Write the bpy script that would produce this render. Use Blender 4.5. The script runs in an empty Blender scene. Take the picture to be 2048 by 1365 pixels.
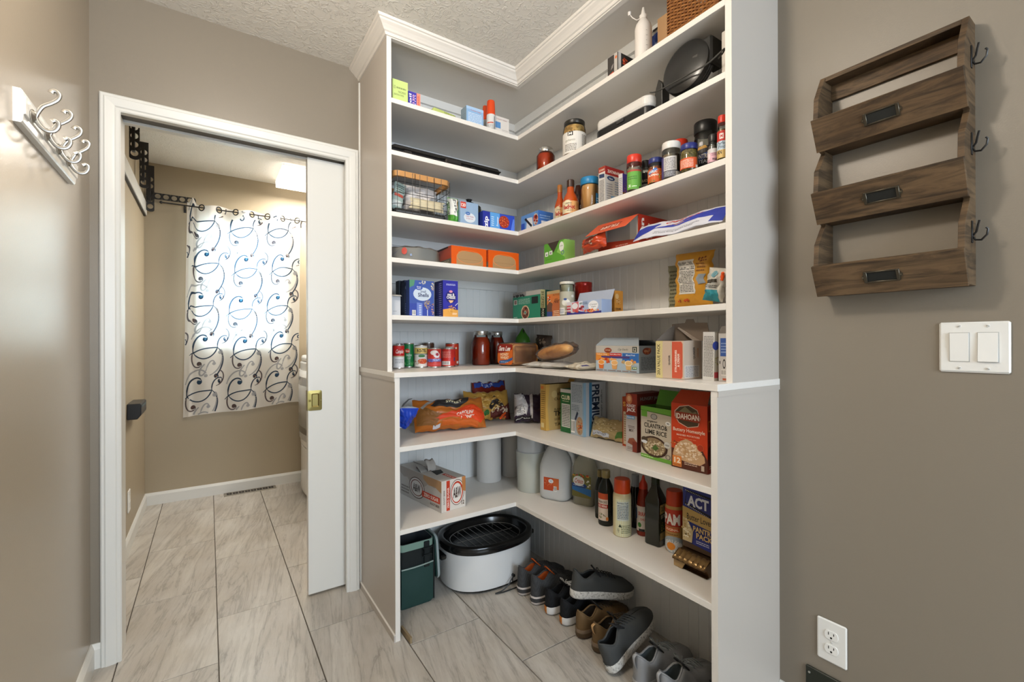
import bpy, math, random
from mathutils import Vector, Matrix
PI = math.pi
S = bpy.context.scene
COL = S.collection

# ---------------------------------------------------------------- camera
CAM = Vector((0.0, 0.0, 1.14)); FPX = 898.93
_y, _p, _r = math.radians(-34.0096), math.radians(0.0258), math.radians(-0.1702)
FW = Vector((-math.sin(_y) * math.cos(_p), math.cos(_y) * math.cos(_p), math.sin(_p)))
_rt = Vector((math.cos(_y), math.sin(_y), 0)); _up = _rt.cross(FW)
RT = _rt * math.cos(_r) + _up * math.sin(_r); UP = -_rt * math.sin(_r) + _up * math.cos(_r)
cd = bpy.data.cameras.new('camera'); cam = bpy.data.objects.new('camera', cd); COL.objects.link(cam)
cd.sensor_fit = 'HORIZONTAL'; cd.sensor_width = 36; cd.lens = FPX / 2048 * 36; cd.clip_start = 0.02
m = Matrix((RT, UP, -FW)).transposed().to_4x4(); m.translation = CAM; cam.matrix_world = m
S.camera = cam

# ---------------------------------------------------------------- world, exposure, lights
S.view_settings.view_transform = 'Standard'; S.view_settings.look = 'None'
S.view_settings.gamma = 1; S.view_settings.use_curve_mapping = False
S.view_settings.exposure = -0.13
w = bpy.data.worlds.new('world'); S.world = w; w.use_nodes = True
bg = w.node_tree.nodes['Background']; bg.inputs[0].default_value = (0.80, 0.90, 1.0, 1); bg.inputs[1].default_value = 3.0

def area(name, loc, target, sx, sy, power, colour, spread=180):
    ld = bpy.data.lights.new(name, 'AREA'); ld.shape = 'RECTANGLE'; ld.size = sx; ld.size_y = sy
    ld.energy = power; ld.color = colour; ld.spread = math.radians(spread)
    o = bpy.data.objects.new(name, ld); COL.objects.link(o); o.location = loc
    o.rotation_euler = (Vector(target) - Vector(loc)).to_track_quat('-Z', 'Y').to_euler()
    return o
# daylight through the window of the room behind, the laundry window, the laundry ceiling fixture
area('daylight_window_behind', (0.45, -2.36, 1.45), (0.45, 0, 1.4), 1.5, 1.4, 78, (0.74, 0.87, 1.0))
area('daylight_laundry', (0.22, 4.22, 1.62), (0.22, 2, 1.3), 0.75, 1.0, 48, (0.86, 0.93, 1.0))
area('laundry_fixture_light', (0.80, 3.68, 2.305), (0.80, 3.68, 0), 0.75, 0.32, 32, (1.0, 0.93, 0.83))
# flush ceiling lamp over the passage
ld = bpy.data.lights.new('passage_lamp', 'POINT'); ld.shadow_soft_size = 0.09; ld.energy = 35; ld.color = (1.0, 0.90, 0.77)
o = bpy.data.objects.new('passage_lamp', ld); COL.objects.link(o); o.location = (0.1, 0.87, 2.21)

# ---------------------------------------------------------------- measured room
YD, XLW, XL, YFU, YFL, XRU, XRL, YE, XW = 2.1247, -0.3443, 0.5837, 1.7438, 1.6594, 1.213, 1.1381, 0.6963, 1.4731
T = 0.019; H = 2.3995; YB = 4.024; XLL = -0.371; XLR = 1.75; YBK = -2.5
ZS = [None, 2.1099, 1.9030, 1.6583, 1.4750, 1.2458, 1.0212, 0.7362, 0.4189]
YPB = 2.105; XPB = 1.448         # faces of the bead boards

def at(px, py, **k):
    d = FW + RT * ((px - 1024) / FPX) + UP * ((682.5 - py) / FPX)
    (n, v), = k.items(); i = 'XYZ'.index(n)
    return CAM + d * ((v - CAM[i]) / d[i])

# ---------------------------------------------------------------- materials
def lin(h):
    h = h.lstrip('#'); c = [int(h[i:i + 2], 16) / 255 for i in (0, 2, 4)]
    return tuple((x / 12.92 if x <= .04045 else ((x + .055) / 1.055) ** 2.4) for x in c) + (1,)
_mc = {}
def mat(h, rough=.55, metal=0, spec=.4, trans=0, alpha=1, name=None):
    k = (h, rough, metal, spec, trans, alpha)
    if k in _mc: return _mc[k]
    M = bpy.data.materials.new(name or ('colour_' + h.strip('#'))); M.use_nodes = True
    b = M.node_tree.nodes['Principled BSDF']
    b.inputs['Base Color'].default_value = lin(h); b.inputs['Roughness'].default_value = rough
    b.inputs['Metallic'].default_value = metal; b.inputs['Specular IOR Level'].default_value = spec
    b.inputs['Transmission Weight'].default_value = trans; b.inputs['Alpha'].default_value = alpha
    _mc[k] = M; return M
class N:
    def __init__(s, name):
        s.m = bpy.data.materials.new(name); s.m.use_nodes = True; s.t = s.m.node_tree
        s.b = s.t.nodes['Principled BSDF']; s.out = s.t.nodes['Material Output']
    def n(s, ty, **k):
        x = s.t.nodes.new('ShaderNode' + ty)
        for a, v in k.items(): setattr(x, a, v)
        return x
    def l(s, a, b): s.t.links.new(a, b)
    def coord(s, scale=(1, 1, 1), kind='Object', rot=(0, 0, 0), rand=0):
        tc = s.n('TexCoord'); mp = s.n('Mapping'); mp.inputs['Scale'].default_value = scale; mp.inputs['Rotation'].default_value = rot
        src = tc.outputs[kind]
        if rand:
            oi = s.n('ObjectInfo'); mu = s.n('VectorMath', operation='SCALE'); ad = s.n('VectorMath', operation='ADD')
            co = s.n('CombineXYZ'); s.l(oi.outputs['Random'], co.inputs[0]); s.l(oi.outputs['Random'], co.inputs[1]); s.l(oi.outputs['Random'], co.inputs[2])
            s.l(co.outputs[0], mu.inputs[0]); mu.inputs['Scale'].default_value = rand
            s.l(src, ad.inputs[0]); s.l(mu.outputs[0], ad.inputs[1]); src = ad.outputs[0]
        s.l(src, mp.inputs[0]); return mp.outputs[0]
    def noise(s, vec, scale, detail=4, rough=.5, dist=0):
        x = s.n('TexNoise'); x.inputs['Scale'].default_value = scale; x.inputs['Detail'].default_value = detail
        x.inputs['Roughness'].default_value = rough; x.inputs['Distortion'].default_value = dist; s.l(vec, x.inputs['Vector']); return x.outputs['Fac']
    def ramp(s, fac, stops):
        x = s.n('ValToRGB'); e = x.color_ramp.elements
        while len(e) < len(stops): e.new(.5)
        for i, (p, c) in enumerate(stops): e[i].position = p; e[i].color = lin(c)
        s.l(fac, x.inputs[0]); return x.outputs[0]
    def bump(s, fac, strength, dist=.002):
        x = s.n('Bump'); x.inputs['Strength'].default_value = strength; x.inputs['Distance'].default_value = dist
        s.l(fac, x.inputs['Height']); s.l(x.outputs[0], s.b.inputs['Normal'])
    def set(s, rough=.5, spec=.4, metal=0):
        s.b.inputs['Roughness'].default_value = rough; s.b.inputs['Specular IOR Level'].default_value = spec; s.b.inputs['Metallic'].default_value = metal; return s

def paint(name, h, rough=.5, bump=.12, scale=220, spec=.4):
    q = N(name).set(rough, spec); q.b.inputs['Base Color'].default_value = lin(h)
    q.bump(q.noise(q.coord(), scale, 3, .6), bump, .001); return q.m
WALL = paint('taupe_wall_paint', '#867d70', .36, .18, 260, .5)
WALLG = paint('taupe_lit_gloss_wall_paint', '#a79b8a', .27, .16, 240, .55)  # same taupe paint; the left wall's stronger light is put into its colour
WALLL = paint('tan_laundry_paint', '#a89a82', .45, .15, 260)
WHITE = paint('white_trim_paint', '#dcdbd6', .32, .05, 60)
SHELF = paint('white_shelf_paint', '#e4dfd8', .38, .06, 50)
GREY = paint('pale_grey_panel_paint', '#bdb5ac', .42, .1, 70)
BEAD = paint('grey_white_beadboard_paint', '#dcdddc', .5, .05, 60)

q = N('swirled_plaster_ceiling').set(.8, .2)
v = q.coord(); d = q.noise(v, 3.2, 2)
wv = q.n('TexNoise'); wv.inputs['Scale'].default_value = 26; wv.inputs['Detail'].default_value = 3; wv.inputs['Distortion'].default_value = 2.6; q.l(v, wv.inputs['Vector'])
f2 = q.ramp(wv.outputs['Fac'], [(0.50, '#000000'), (0.60, '#ffffff'), (.68, '#9a9a9a')])
q.b.inputs['Base Color'].default_value = lin('#e9e5dd'); q.bump(f2, .5, .005); CEIL = q.m

q = N('veined_stone_tile').set(.33, .5)
v = q.coord((1, 1, 1), 'Object', (0, 0, .20), rand=37)
st = q.n('VectorMath', operation='MULTIPLY'); st.inputs[1].default_value = (1, .10, 1); q.l(v, st.inputs[0])
n1 = q.noise(st.outputs[0], 9, 9, .62, .55); n2 = q.noise(st.outputs[0], 55, 5, .7, .3); n3 = q.noise(v, 5, 3)
c1 = q.ramp(n1, [(.28, '#aba69f'), (.42, '#bfbab3'), (.475, '#b9b4ad'), (.490, '#a39e97'), (.508, '#bbb6af'), (.60, '#cac6bf'), (.74, '#b2ada7')])
c2 = q.ramp(n2, [(.25, '#a8a29b'), (.5, '#ffffff'), (.8, '#e9e5df')])
c3 = q.ramp(n3, [(.3, '#e4ddd2'), (.7, '#ffffff')])
mx = q.n('Mix', data_type='RGBA', blend_type='MULTIPLY'); mx.inputs[0].default_value = .55; q.l(c1, mx.inputs[6]); q.l(c2, mx.inputs[7])
my = q.n('Mix', data_type='RGBA', blend_type='MULTIPLY'); my.inputs[0].default_value = .6; q.l(mx.outputs[2], my.inputs[6]); q.l(c3, my.inputs[7])
q.l(my.outputs[2], q.b.inputs['Base Color']); q.bump(n2, .06, .001); TILE = q.m
GROUT = mat('#5b544c', .9, name='dark_grout')

q = N('weathered_brown_wood').set(.6, .3)
v = q.coord((2.2, 2.2, 22), rand=9); n1 = q.noise(v, 2.2, 8, .65, 1.2); n2 = q.noise(q.coord((1, 1, 1), rand=5), 7, 3)
c1 = q.ramp(n1, [(.28, '#352b21'), (.45, '#574633'), (.58, '#715b42'), (.75, '#4b3e31')])
c2 = q.ramp(n2, [(.3, '#b9b0a6'), (.7, '#ffffff')])
mx = q.n('Mix', data_type='RGBA', blend_type='MULTIPLY'); mx.inputs[0].default_value = .8; q.l(c1, mx.inputs[6]); q.l(c2, mx.inputs[7])
q.l(mx.outputs[2], q.b.inputs['Base Color']); q.bump(n1, .25, .001); WOOD = q.m

def thin_glass(name, tint, ior=1.45, body=0.0, bodycol='#ffffff'):
    q = N(name); q.t.nodes.remove(q.b)
    tr = q.n('BsdfTransparent'); tr.inputs[0].default_value = lin(tint); gl = q.n('BsdfGlossy'); gl.inputs['Roughness'].default_value = .06
    fr = q.n('Fresnel'); fr.inputs[0].default_value = ior; mix = q.n('MixShader'); q.l(fr.outputs[0], mix.inputs[0]); q.l(tr.outputs[0], mix.inputs[1]); q.l(gl.outputs[0], mix.inputs[2])
    last = mix
    if body:
        df = q.n('BsdfDiffuse'); df.inputs[0].default_value = lin(bodycol); m2 = q.n('MixShader'); m2.inputs[0].default_value = body
        q.l(mix.outputs[0], m2.inputs[1]); q.l(df.outputs[0], m2.inputs[2]); last = m2
    q.l(last.outputs[0], q.out.inputs[0]); return q.m
GLASS = thin_glass('clear_glass', '#eef3f0')
FILM = thin_glass('clear_plastic_film', '#fbfbfa', 1.32, .05, '#f2f0ec')
MILKY = thin_glass('milky_plastic', '#fafafa', 1.3, .62, '#eef1f1')
SMOKE = thin_glass('dark_green_glass', '#3a4a2a', 1.5, .3, '#171c12')

# ---------------------------------------------------------------- mesh building
class MB:
    def __init__(s): s.v = []; s.f = []; s.mi = []; s.sm = []; s.mats = []
    def m(s, mt):
        if isinstance(mt, str): mt = mat(mt)
        if mt not in s.mats: s.mats.append(mt)
        return s.mats.index(mt)
    def add(s, vs, fs, mt, smooth=False):
        o = len(s.v); s.v += [tuple(x) for x in vs]; i = s.m(mt)
        for f in fs: s.f.append(tuple(a + o for a in f)); s.mi.append(i); s.sm.append(smooth)
    def box(s, x0, x1, y0, y1, z0, z1, mt, faces=None):
        """mt: one material or dict F,K,L,R,T,B (front -y, back, left -x, right, top, bottom)"""
        v = [(x, y, z) for z in (z0, z1) for y in (y0, y1) for x in (x0, x1)]
        F = {'F': (0, 1, 5, 4), 'K': (3, 2, 6, 7), 'L': (2, 0, 4, 6), 'R': (1, 3, 7, 5), 'T': (4, 5, 7, 6), 'B': (2, 3, 1, 0)}
        if not isinstance(mt, dict): s.add(v, [F[k] for k in (faces or 'FKLRTB')], mt)
        else:
            for k in (faces or 'FKLRTB'): s.add([v[i] for i in F[k]], [(0, 1, 2, 3)], mt.get(k, mt['*']))
    def cbox(s, x0, x1, y0, y1, z0, z1, mt, c=.002):
        """box with chamfered edges all round"""
        X = (x0, x1); Y = (y0, y1); Z = (z0, z1); vs = []; idx = {}
        for i in (0, 1):
            for j in (0, 1):
                for k in (0, 1):
                    sx, sy, sz = (c if i == 0 else -c), (c if j == 0 else -c), (c if k == 0 else -c)
                    idx[i, j, k] = len(vs)
                    vs += [(X[i], Y[j] + sy, Z[k] + sz), (X[i] + sx, Y[j], Z[k] + sz), (X[i] + sx, Y[j] + sy, Z[k])]
        g = lambda i, j, k, a: idx[i, j, k] + a
        fs = [(g(0,0,0,0), g(0,0,1,0), g(0,1,1,0), g(0,1,0,0)), (g(1,0,0,0), g(1,1,0,0), g(1,1,1,0), g(1,0,1,0)),
              (g(0,0,0,1), g(1,0,0,1), g(1,0,1,1), g(0,0,1,1)), (g(0,1,0,1), g(0,1,1,1), g(1,1,1,1), g(1,1,0,1)),
              (g(0,0,0,2), g(0,1,0,2), g(1,1,0,2), g(1,0,0,2)), (g(0,0,1,2), g(1,0,1,2), g(1,1,1,2), g(0,1,1,2))]
        for i in (0, 1):
            for j in (0, 1): fs.append((g(i,j,0,0), g(i,j,0,1), g(i,j,1,1), g(i,j,1,0)) if (i + j) % 2 else (g(i,j,0,1), g(i,j,0,0), g(i,j,1,0), g(i,j,1,1)))
            for k in (0, 1): fs.append((g(i,0,k,2), g(i,0,k,0), g(i,1,k,0), g(i,1,k,2)) if (i + k) % 2 else (g(i,0,k,0), g(i,0,k,2), g(i,1,k,2), g(i,1,k,0)))
        for j in (0, 1):
            for k in (0, 1): fs.append((g(0,j,k,1), g(0,j,k,2), g(1,j,k,2), g(1,j,k,1)) if (j + k) % 2 else (g(0,j,k,2), g(0,j,k,1), g(1,j,k,1), g(1,j,k,2)))
        for i in (0, 1):
            for j in (0, 1):
                for k in (0, 1):
                    b = idx[i, j, k]; fs.append((b, b + 1, b + 2) if (i + j + k) % 2 == 0 else (b, b + 2, b + 1))
        s.add(vs, fs, mt)
    def prism(s, pts, a, b, mt, tf=lambda x, y, n: (x, y, n)):
        n = len(pts); v = [tf(x, y, a) for x, y in pts] + [tf(x, y, b) for x, y in pts]
        s.add(v, [tuple(range(n))[::-1], tuple(range(n, 2 * n))] + [(i, (i + 1) % n, n + (i + 1) % n, n + i) for i in range(n)], mt)
    def lathe(s, prof, mt, cx=0, cy=0, n=20, smooth=True, sx=1, sy=1):
        """prof: [(r,z) or (r,z,mat)] bottom to top; the mat of a point colours the band above it"""
        base = len(s.v); cur = mt
        for p in prof:
            for i in range(n):
                a = 2 * PI * i / n; s.v.append((cx + p[0] * sx * math.cos(a), cy + p[0] * sy * math.sin(a), p[1]))
        for j in range(len(prof) - 1):
            if len(prof[j]) > 2: cur = prof[j][2]
            mi = s.m(cur)
            for i in range(n):
                k = (i + 1) % n; a = base + j * n
                s.f.append((a + i, a + k, a + n + k, a + n + i)); s.mi.append(mi); s.sm.append(smooth)
        if prof[0][0] > 0: s.f.append(tuple(base + i for i in range(n))[::-1]); s.mi.append(s.m(mt)); s.sm.append(False)
        if prof[-1][0] > 0: s.f.append(tuple(base + (len(prof) - 1) * n + i for i in range(n))); s.mi.append(s.m(cur)); s.sm.append(False)
    def tube(s, path, r, mt, n=8, closed=False, flat=1.0):
        P = [Vector(p) for p in path]; base = len(s.v); L = len(P); mi = s.m(mt); up = None
        for i, p in enumerate(P):
            a = P[(i - 1) % L] if (closed or i > 0) else p; b = P[(i + 1) % L] if (closed or i < L - 1) else p
            d = (b - a).normalized()
            if up is None:
                up = Vector((0, 0, 1)) if abs(d.z) < .9 else Vector((1, 0, 0))
            up = (up - d * up.dot(d)).normalized(); sd = d.cross(up)
            rr = r[i] if isinstance(r, (list, tuple)) else r
            for k in range(n):
                t = 2 * PI * k / n; s.v.append(tuple(p + sd * (math.cos(t) * rr) + up * (math.sin(t) * rr * flat)))
        for i in range(L if closed else L - 1):
            for k in range(n):
                a = base + i * n; b = base + ((i + 1) % L) * n; q_ = (k + 1) % n
                s.f.append((a + k, b + k, b + q_, a + q_)); s.mi.append(mi); s.sm.append(True)
        if not closed:
            s.f.append(tuple(base + k for k in range(n))); s.mi.append(mi); s.sm.append(False)
            s.f.append(tuple(base + (L - 1) * n + k for k in range(n))[::-1]); s.mi.append(mi); s.sm.append(False)
    def grid(s, fn, nu, nv, mt, cu=False, cv=False, smooth=True):
        """fn(u,v) in 0..1; mt may be a function (u,v)->material"""
        base = len(s.v); U = nu if cu else nu + 1; V = nv if cv else nv + 1
        for j in range(V):
            for i in range(U): s.v.append(tuple(fn(i / nu, j / nv)))
        for j in range(nv):
            for i in range(nu):
                a, b = i, (i + 1) % U; c, d = j, (j + 1) % V
                mm = mt((i + .5) / nu, (j + .5) / nv) if callable(mt) and not isinstance(mt, bpy.types.Material) else mt
                if mm is None: continue
                s.f.append((base + c * U + a, base + c * U + b, base + d * U + b, base + d * U + a)); s.mi.append(s.m(mm)); s.sm.append(smooth)
def obj(name, mb, parent=None, loc=(0, 0, 0), rot=(0, 0, 0), bevel=0, kind=None, sub=0, sharp=True, solid=0):
    me = bpy.data.meshes.new(name); me.from_pydata(mb.v, [], mb.f)
    for mt in mb.mats: me.materials.append(mt)
    me.polygons.foreach_set('material_index', mb.mi); me.polygons.foreach_set('use_smooth', mb.sm)
    me.validate(); me.update()
    if sharp and any(mb.sm): me.set_sharp_from_angle(angle=math.radians(40))
    o = bpy.data.objects.new(name, me); COL.objects.link(o); o.location = loc; o.rotation_euler = rot
    if parent: o.parent = parent
    if kind: o['kind'] = kind
    if solid: md = o.modifiers.new('thickness', 'SOLIDIFY'); md.thickness = solid; md.offset = 0
    if bevel: md = o.modifiers.new('bevel', 'BEVEL'); md.width = bevel; md.segments = 2; md.limit_method = 'ANGLE'
    if sub: md = o.modifiers.new('smooth', 'SUBSURF'); md.levels = sub; md.render_levels = sub
    return o
def thing(name, label, cat, loc=(0, 0, 0), rotz=0, group=None):
    o = bpy.data.objects.new(name, None); COL.objects.link(o); o.empty_display_size = .05
    o.location = loc; o.rotation_euler = (0, 0, rotz); o['label'] = label; o['category'] = cat
    if group: o['group'] = group
    return o
def tag(o, label, cat, group=None):
    o['label'] = label; o['category'] = cat
    if group: o['group'] = group
    return o
def offs(path, o, closed=False):
    """mitred offset of a plan path to its right by o"""
    P = [Vector(p) for p in path]; out = []
    for i, p in enumerate(P):
        ds = []
        if i > 0: ds.append((P[i] - P[i - 1]).normalized())
        if i < len(P) - 1: ds.append((P[i + 1] - P[i]).normalized())
        ns = [Vector((d.y, -d.x)) for d in ds]
        if len(ns) == 1: out.append(p + ns[0] * o)
        else:
            b = (ns[0] + ns[1]).normalized(); out.append(p + b * (o / b.dot(ns[0])))
    return out
def sweep(path, prof, mt, tf, seg=None):
    """prof: closed [(offset, normal)]; returns one MB per segment with mitred ends"""
    rows = [offs(path, o) for o, n in prof]; res = []
    for i in range(len(path) - 1):
        mb = MB(); k = len(prof)
        v = [tf(rows[j][i].x, rows[j][i].y, prof[j][1]) for j in range(k)] + [tf(rows[j][i + 1].x, rows[j][i + 1].y, prof[j][1]) for j in range(k)]
        mb.add(v, [(j, (j + 1) % k, k + (j + 1) % k, k + j) for j in range(k)] + [tuple(range(k))[::-1], tuple(range(k, 2 * k))], mt)
        res.append(mb)
    return res

# ================================================================ the setting
def st(name, mb, **k): return obj(name, mb, kind='structure', **k)
mb = MB(); mb.box(-.9, 2.0, YBK - .1, YB + .12, -.08, -.0045, GROUT); floor = st('floor', mb)
tm = MB(); tw, tl = .2990 - .0035, .602 - .0035
tm.cbox(-tw / 2, tw / 2, -tl / 2, tl / 2, -.006, 0, TILE, .0012)
first = None
gx = [-.571, -.272, .0265, .3255, .6245, .9235, 1.2225]
for i, x in enumerate(gx):
    y = (1.911 if i % 2 == 1 else 1.614) - .602 * 6
    if i == 0: y = 1.614 - .602 * 6
    while y < YB:
        x0, x1, y0, y1 = x, x + .299, max(y, YBK), min(y + .602, YB)
        cxl = max(x0, XLL - .05); cxr = min(x1, XW + .2)
        full = (y1 - y0 > .6 and cxl == x0 and cxr == x1)
        if y1 - y0 > .02:
            if full:
                if first is None: first = o = obj('tile', tm, floor)
                else: o = bpy.data.objects.new('tile', first.data); COL.objects.link(o); o.parent = floor
            else:
                c = MB(); a, b = (cxr - cxl) / 2 - .00175, (y1 - y0) / 2 - .00175; c.cbox(-a, a, -b, b, -.006, 0, TILE, .0012); o = obj('tile', c, floor)
            o.location = ((cxl + cxr) / 2, (y0 + y1) / 2, 0)
        y += .602
# the strip of floor under the laundry machines, right of the last joint
x = 1.5215
mb = MB(); mb.box(x + .155, 2.0, YD + .12, YB, -.006, 0, TILE); obj('tile', mb, floor)

mb = MB(); mb.box(-.9, 2.0, YBK - .1, YD + .06, H, H + .1, CEIL); mb.box(-.9, 2.0, YD + .06, YB + .12, H, H + .1, CEIL); st('ceiling', mb)
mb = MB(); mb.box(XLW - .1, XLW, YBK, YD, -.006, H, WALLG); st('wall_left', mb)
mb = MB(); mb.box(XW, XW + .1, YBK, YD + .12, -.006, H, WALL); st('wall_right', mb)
# door wall with its opening
OX0, OX1, OZ = -.2597 - .004, .517 + .004, 1.9655 + .004
PK = (YD + .035, YD + .085)       # the pocket the door slides in
mb = MB()
mb.box(XLW - .1, OX0 - .012, YD, YD + .12, -.006, H, dict(F=WALL, K=WALLL, **{'*': WHITE}))
mb.box(OX0 - .012, OX1 + .012, YD, YD + .12, OZ + .012, H, dict(F=WALL, K=WALLL, **{'*': WHITE}))
mb.box(OX1 + .012, XW, YD, PK[0] - .006, -.006, H, dict(F=WALL, K=WALLL, **{'*': WHITE}))
mb.box(OX1 + .012, XW + .4, PK[1] + .006, YD + .12, -.006, H, dict(F=WALL, K=WALLL, **{'*': WHITE}))
st('wall_back', mb)
# wall behind the camera, with a window
mb = MB(); wx0, wx1, wz0, wz1 = -.25, 1.2, .8, 2.15
for a in ((XLW - .1, wx0, 0, H), (wx1, XW + .1, 0, H), (wx0, wx1, 0, wz0), (wx0, wx1, wz1, H)): mb.box(a[0], a[1], YBK - .1, YBK, a[2], a[3], WALL)
st('wall_front', mb)
mb = MB(); mb.box(wx0, wx1, YBK - .06, YBK - .03, wz0, wz0 + .05, WHITE); mb.box(wx0, wx1, YBK - .06, YBK - .03, wz1 - .05, wz1, WHITE)
mb.box(wx0, wx0 + .05, YBK - .06, YBK - .03, wz0, wz1, WHITE); mb.box(wx1 - .05, wx1, YBK - .06, YBK - .03, wz0, wz1, WHITE); st('window_2', mb)
# laundry walls
mb = MB(); mb.box(XLL - .1, XLL, YD + .12, YB + .12, -.006, H, WALLL); st('wall_laundry_left', mb)
mb = MB(); mb.box(XLR + .1, XLR + .2, YD + .12, YB + .12, -.006, H, WALLL); st('wall_laundry_right', mb)
lx0, lx1, lz0, lz1 = -.05, .50, 1.10, 2.03
mb = MB()
for a in ((XLL - .1, lx0, 0, H), (lx1, XLR + .2, 0, H), (lx0, lx1, 0, lz0), (lx0, lx1, lz1, H)): mb.box(a[0], a[1], YB, YB + .12, a[2] - .006 if a[2] == 0 else a[2], a[3], WALLL)
st('wall_laundry_back', mb)
mb = MB(); fw = .04
for a in ((lx0, lx1, lz0, lz0 + fw), (lx0, lx1, lz1 - fw, lz1), (lx0, lx0 + fw, lz0, lz1), (lx1 - fw, lx1, lz0, lz1), (lx0, lx1, 1.555, 1.59)):
    mb.box(a[0], a[1], YB + .03, YB + .07, a[2], a[3], WHITE)
win = st('window_1', mb)
mb = MB(); mb.box(lx0 + fw, lx1 - fw, YB + .048, YB + .052, lz0 + fw, lz1 - fw, GLASS); obj('pane', mb, win)

# door casing: three mitred moulded lengths and the jamb
cp = [(-.057, 0), (0, 0), (0, .009), (-.004, .012), (-.012, .012), (-.016, .0155), (-.022, .0165), (-.042, .019), (-.046, .0165), (-.053, .0165), (-.057, .013)]
dpath = [(OX0 + .004, 0), (OX0 + .004, OZ - .004), (OX1 - .004, OZ - .004), (OX1 - .004, 0)]
segs = sweep(dpath, cp, WHITE, lambda x, z, n: (x, YD - n, z))
root = st('trim_1', segs[1]); root.name = 'trim_1'
for sgm in (segs[0], segs[2]): obj('casing', sgm, root)
mb = MB()
mb.box(OX0 - .012, OX0, YD - .001, YD + .12, 0, OZ, WHITE)
mb.box(OX1, OX1 + .012, YD - .001, PK[0] - .006, 0, OZ, WHITE); mb.box(OX1, OX1 + .012, PK[1] + .006, YD + .12, 0, OZ, WHITE)
mb.box(OX0 - .012, OX1 + .012, YD - .001, PK[0] - .008, OZ, OZ + .012, WHITE); mb.box(OX0 - .012, OX1 + .012, PK[1] + .008, YD + .12, OZ, OZ + .012, WHITE)
mb.box(OX0 - .012, OX1 + .012, PK[0] - .008, PK[1] + .008, OZ + .010, OZ + .012, '#6a6660')  # dark strip up in the head slot: the slot's shadow painted in
obj('jamb', mb, root)
# pocket door with brass pull
mb = MB(); DX = .3655
mb.cbox(DX, 1.10, PK[0] + .006, PK[1] - .006, .012, OZ - .006, WHITE, .0015)
door = st('door_1', mb)
BR = mat('#8d7f4e', .3, 1.0); BRD = mat('#6b5e34', .4, 1.0)
def rr2(x0, x1, z0, z1, r, n=5):
    out = []
    for cx, cz, a0 in ((x1 - r, z0 + r, -PI / 2), (x1 - r, z1 - r, 0), (x0 + r, z1 - r, PI / 2), (x0 + r, z0 + r, PI)):
        for k in range(n + 1): a = a0 + PI / 2 * k / n; out.append((cx + r * math.cos(a), cz + r * math.sin(a)))
    return out
yf = PK[0] + .006; mb = MB(); z0, z1 = .832, .922; x0, x1 = DX - .0005, DX + .058
outer = rr2(x0, x1, z0, z1, .008); inner = rr2(x0 + .015, x1 - .013, z0 + .016, z1 - .014, .004); deep = rr2(x0 + .019, x1 - .017, z0 + .021, z1 - .018, .003)
n = len(outer)
for A, ya, B, yb in ((outer, yf, outer, yf - .0018), (outer, yf - .0018, inner, yf - .0028), (inner, yf - .0028, deep, yf - .0003)):
    mb.add([(a[0], ya, a[1]) for a in A] + [(b[0], yb, b[1]) for b in B], [(i, (i + 1) % n, n + (i + 1) % n, n + i) for i in range(n)], BR)
mb.add([(a[0], yf - .0003, a[1]) for a in deep], [tuple(range(n))], BR)
mb.box(DX - .0022, DX, yf, PK[1] - .008, z0, z1, BR)
mb.box(DX + .002, DX + .012, yf - .0035, yf - .0024, (z0 + z1) / 2 - .005, (z0 + z1) / 2 + .005, BRD)
mb.box(x1 - .006, x1 - .003, yf - .0035, yf - .002, (z0 + z1) / 2 - .0015, (z0 + z1) / 2 + .0015, mat('#c9bd8a', .2, 1.0))
h = obj('door_handle', mb, door); h['label'] = 'square recessed brass pull'

# baseboards
bp = lambda t=.012, h=.085: [(0, 0), (t, 0), (t, h - .018), (t * .6, h - .006), (t * .35, h), (0, h)]
def base(name, path, mt=WHITE, t=.012, h=.085):
    ss = sweep(path, bp(t, h), mt, lambda x, y, n: (x, y, n)); m0 = MB()
    for g in ss:
        o_ = len(m0.v); m0.v += g.v; m0.f += [tuple(a + o_ for a in f) for f in g.f]; m0.mi += g.mi; m0.sm += g.sm; m0.mats = g.mats
    return st(name, m0)
base('baseboard_left', [(OX0 - .053, YD), (XLW, YD), (XLW, YBK)][::-1] if False else [(XLW, YBK), (XLW, YD), (OX0 - .0535, YD)])
base('baseboard_laundry', [(XLL, YD + .12), (XLL, YB), (XLR + .1, YB)])
base('baseboard_right', [(XW, .5), (XW, YBK)][::-1] if False else [(XW, YE - .001), (XW, YBK)])

# ---------------------------------------------------------------- the built-in pantry
pan = thing('pantry_shelving', 'white built-in corner pantry shelves with crown moulding and deeper lower half', 'shelves', (0, 0, 0))
def pp(name, mb, **k): return obj(name, mb, pan, **k)
def lpoly(xl, yf, xr, ye): return [(xl, YPB), (xl, yf), (xr, yf), (xr, ye), (XPB, ye), (XPB, YPB)]
for i in (1, 2, 3, 4, 5):
    mb = MB(); mb.prism(lpoly(XL + T, YFU, XRU, YE + T)[::1], ZS[i] - T, ZS[i], SHELF); pp('shelf', mb, bevel=.0012)
for i in (7, 8):
    mb = MB(); mb.prism(lpoly(XL + T, YFL, XRL, YE + T), ZS[i] - T, ZS[i], SHELF); pp('shelf', mb, bevel=.0012)
z = ZS[6]; mb = MB()
mb.prism([(XL - .003, YD), (XL - .003, YFL - .003), (XRL - .003, YFL - .003), (XRL - .003, YE - .003), (XW, YE - .003), (XW, YD)], z - T, z, SHELF); c = pp('worktop', mb, bevel=.001)
c['label'] = 'deeper counter shelf between the upper and lower halves'
ZT = 2.345
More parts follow.
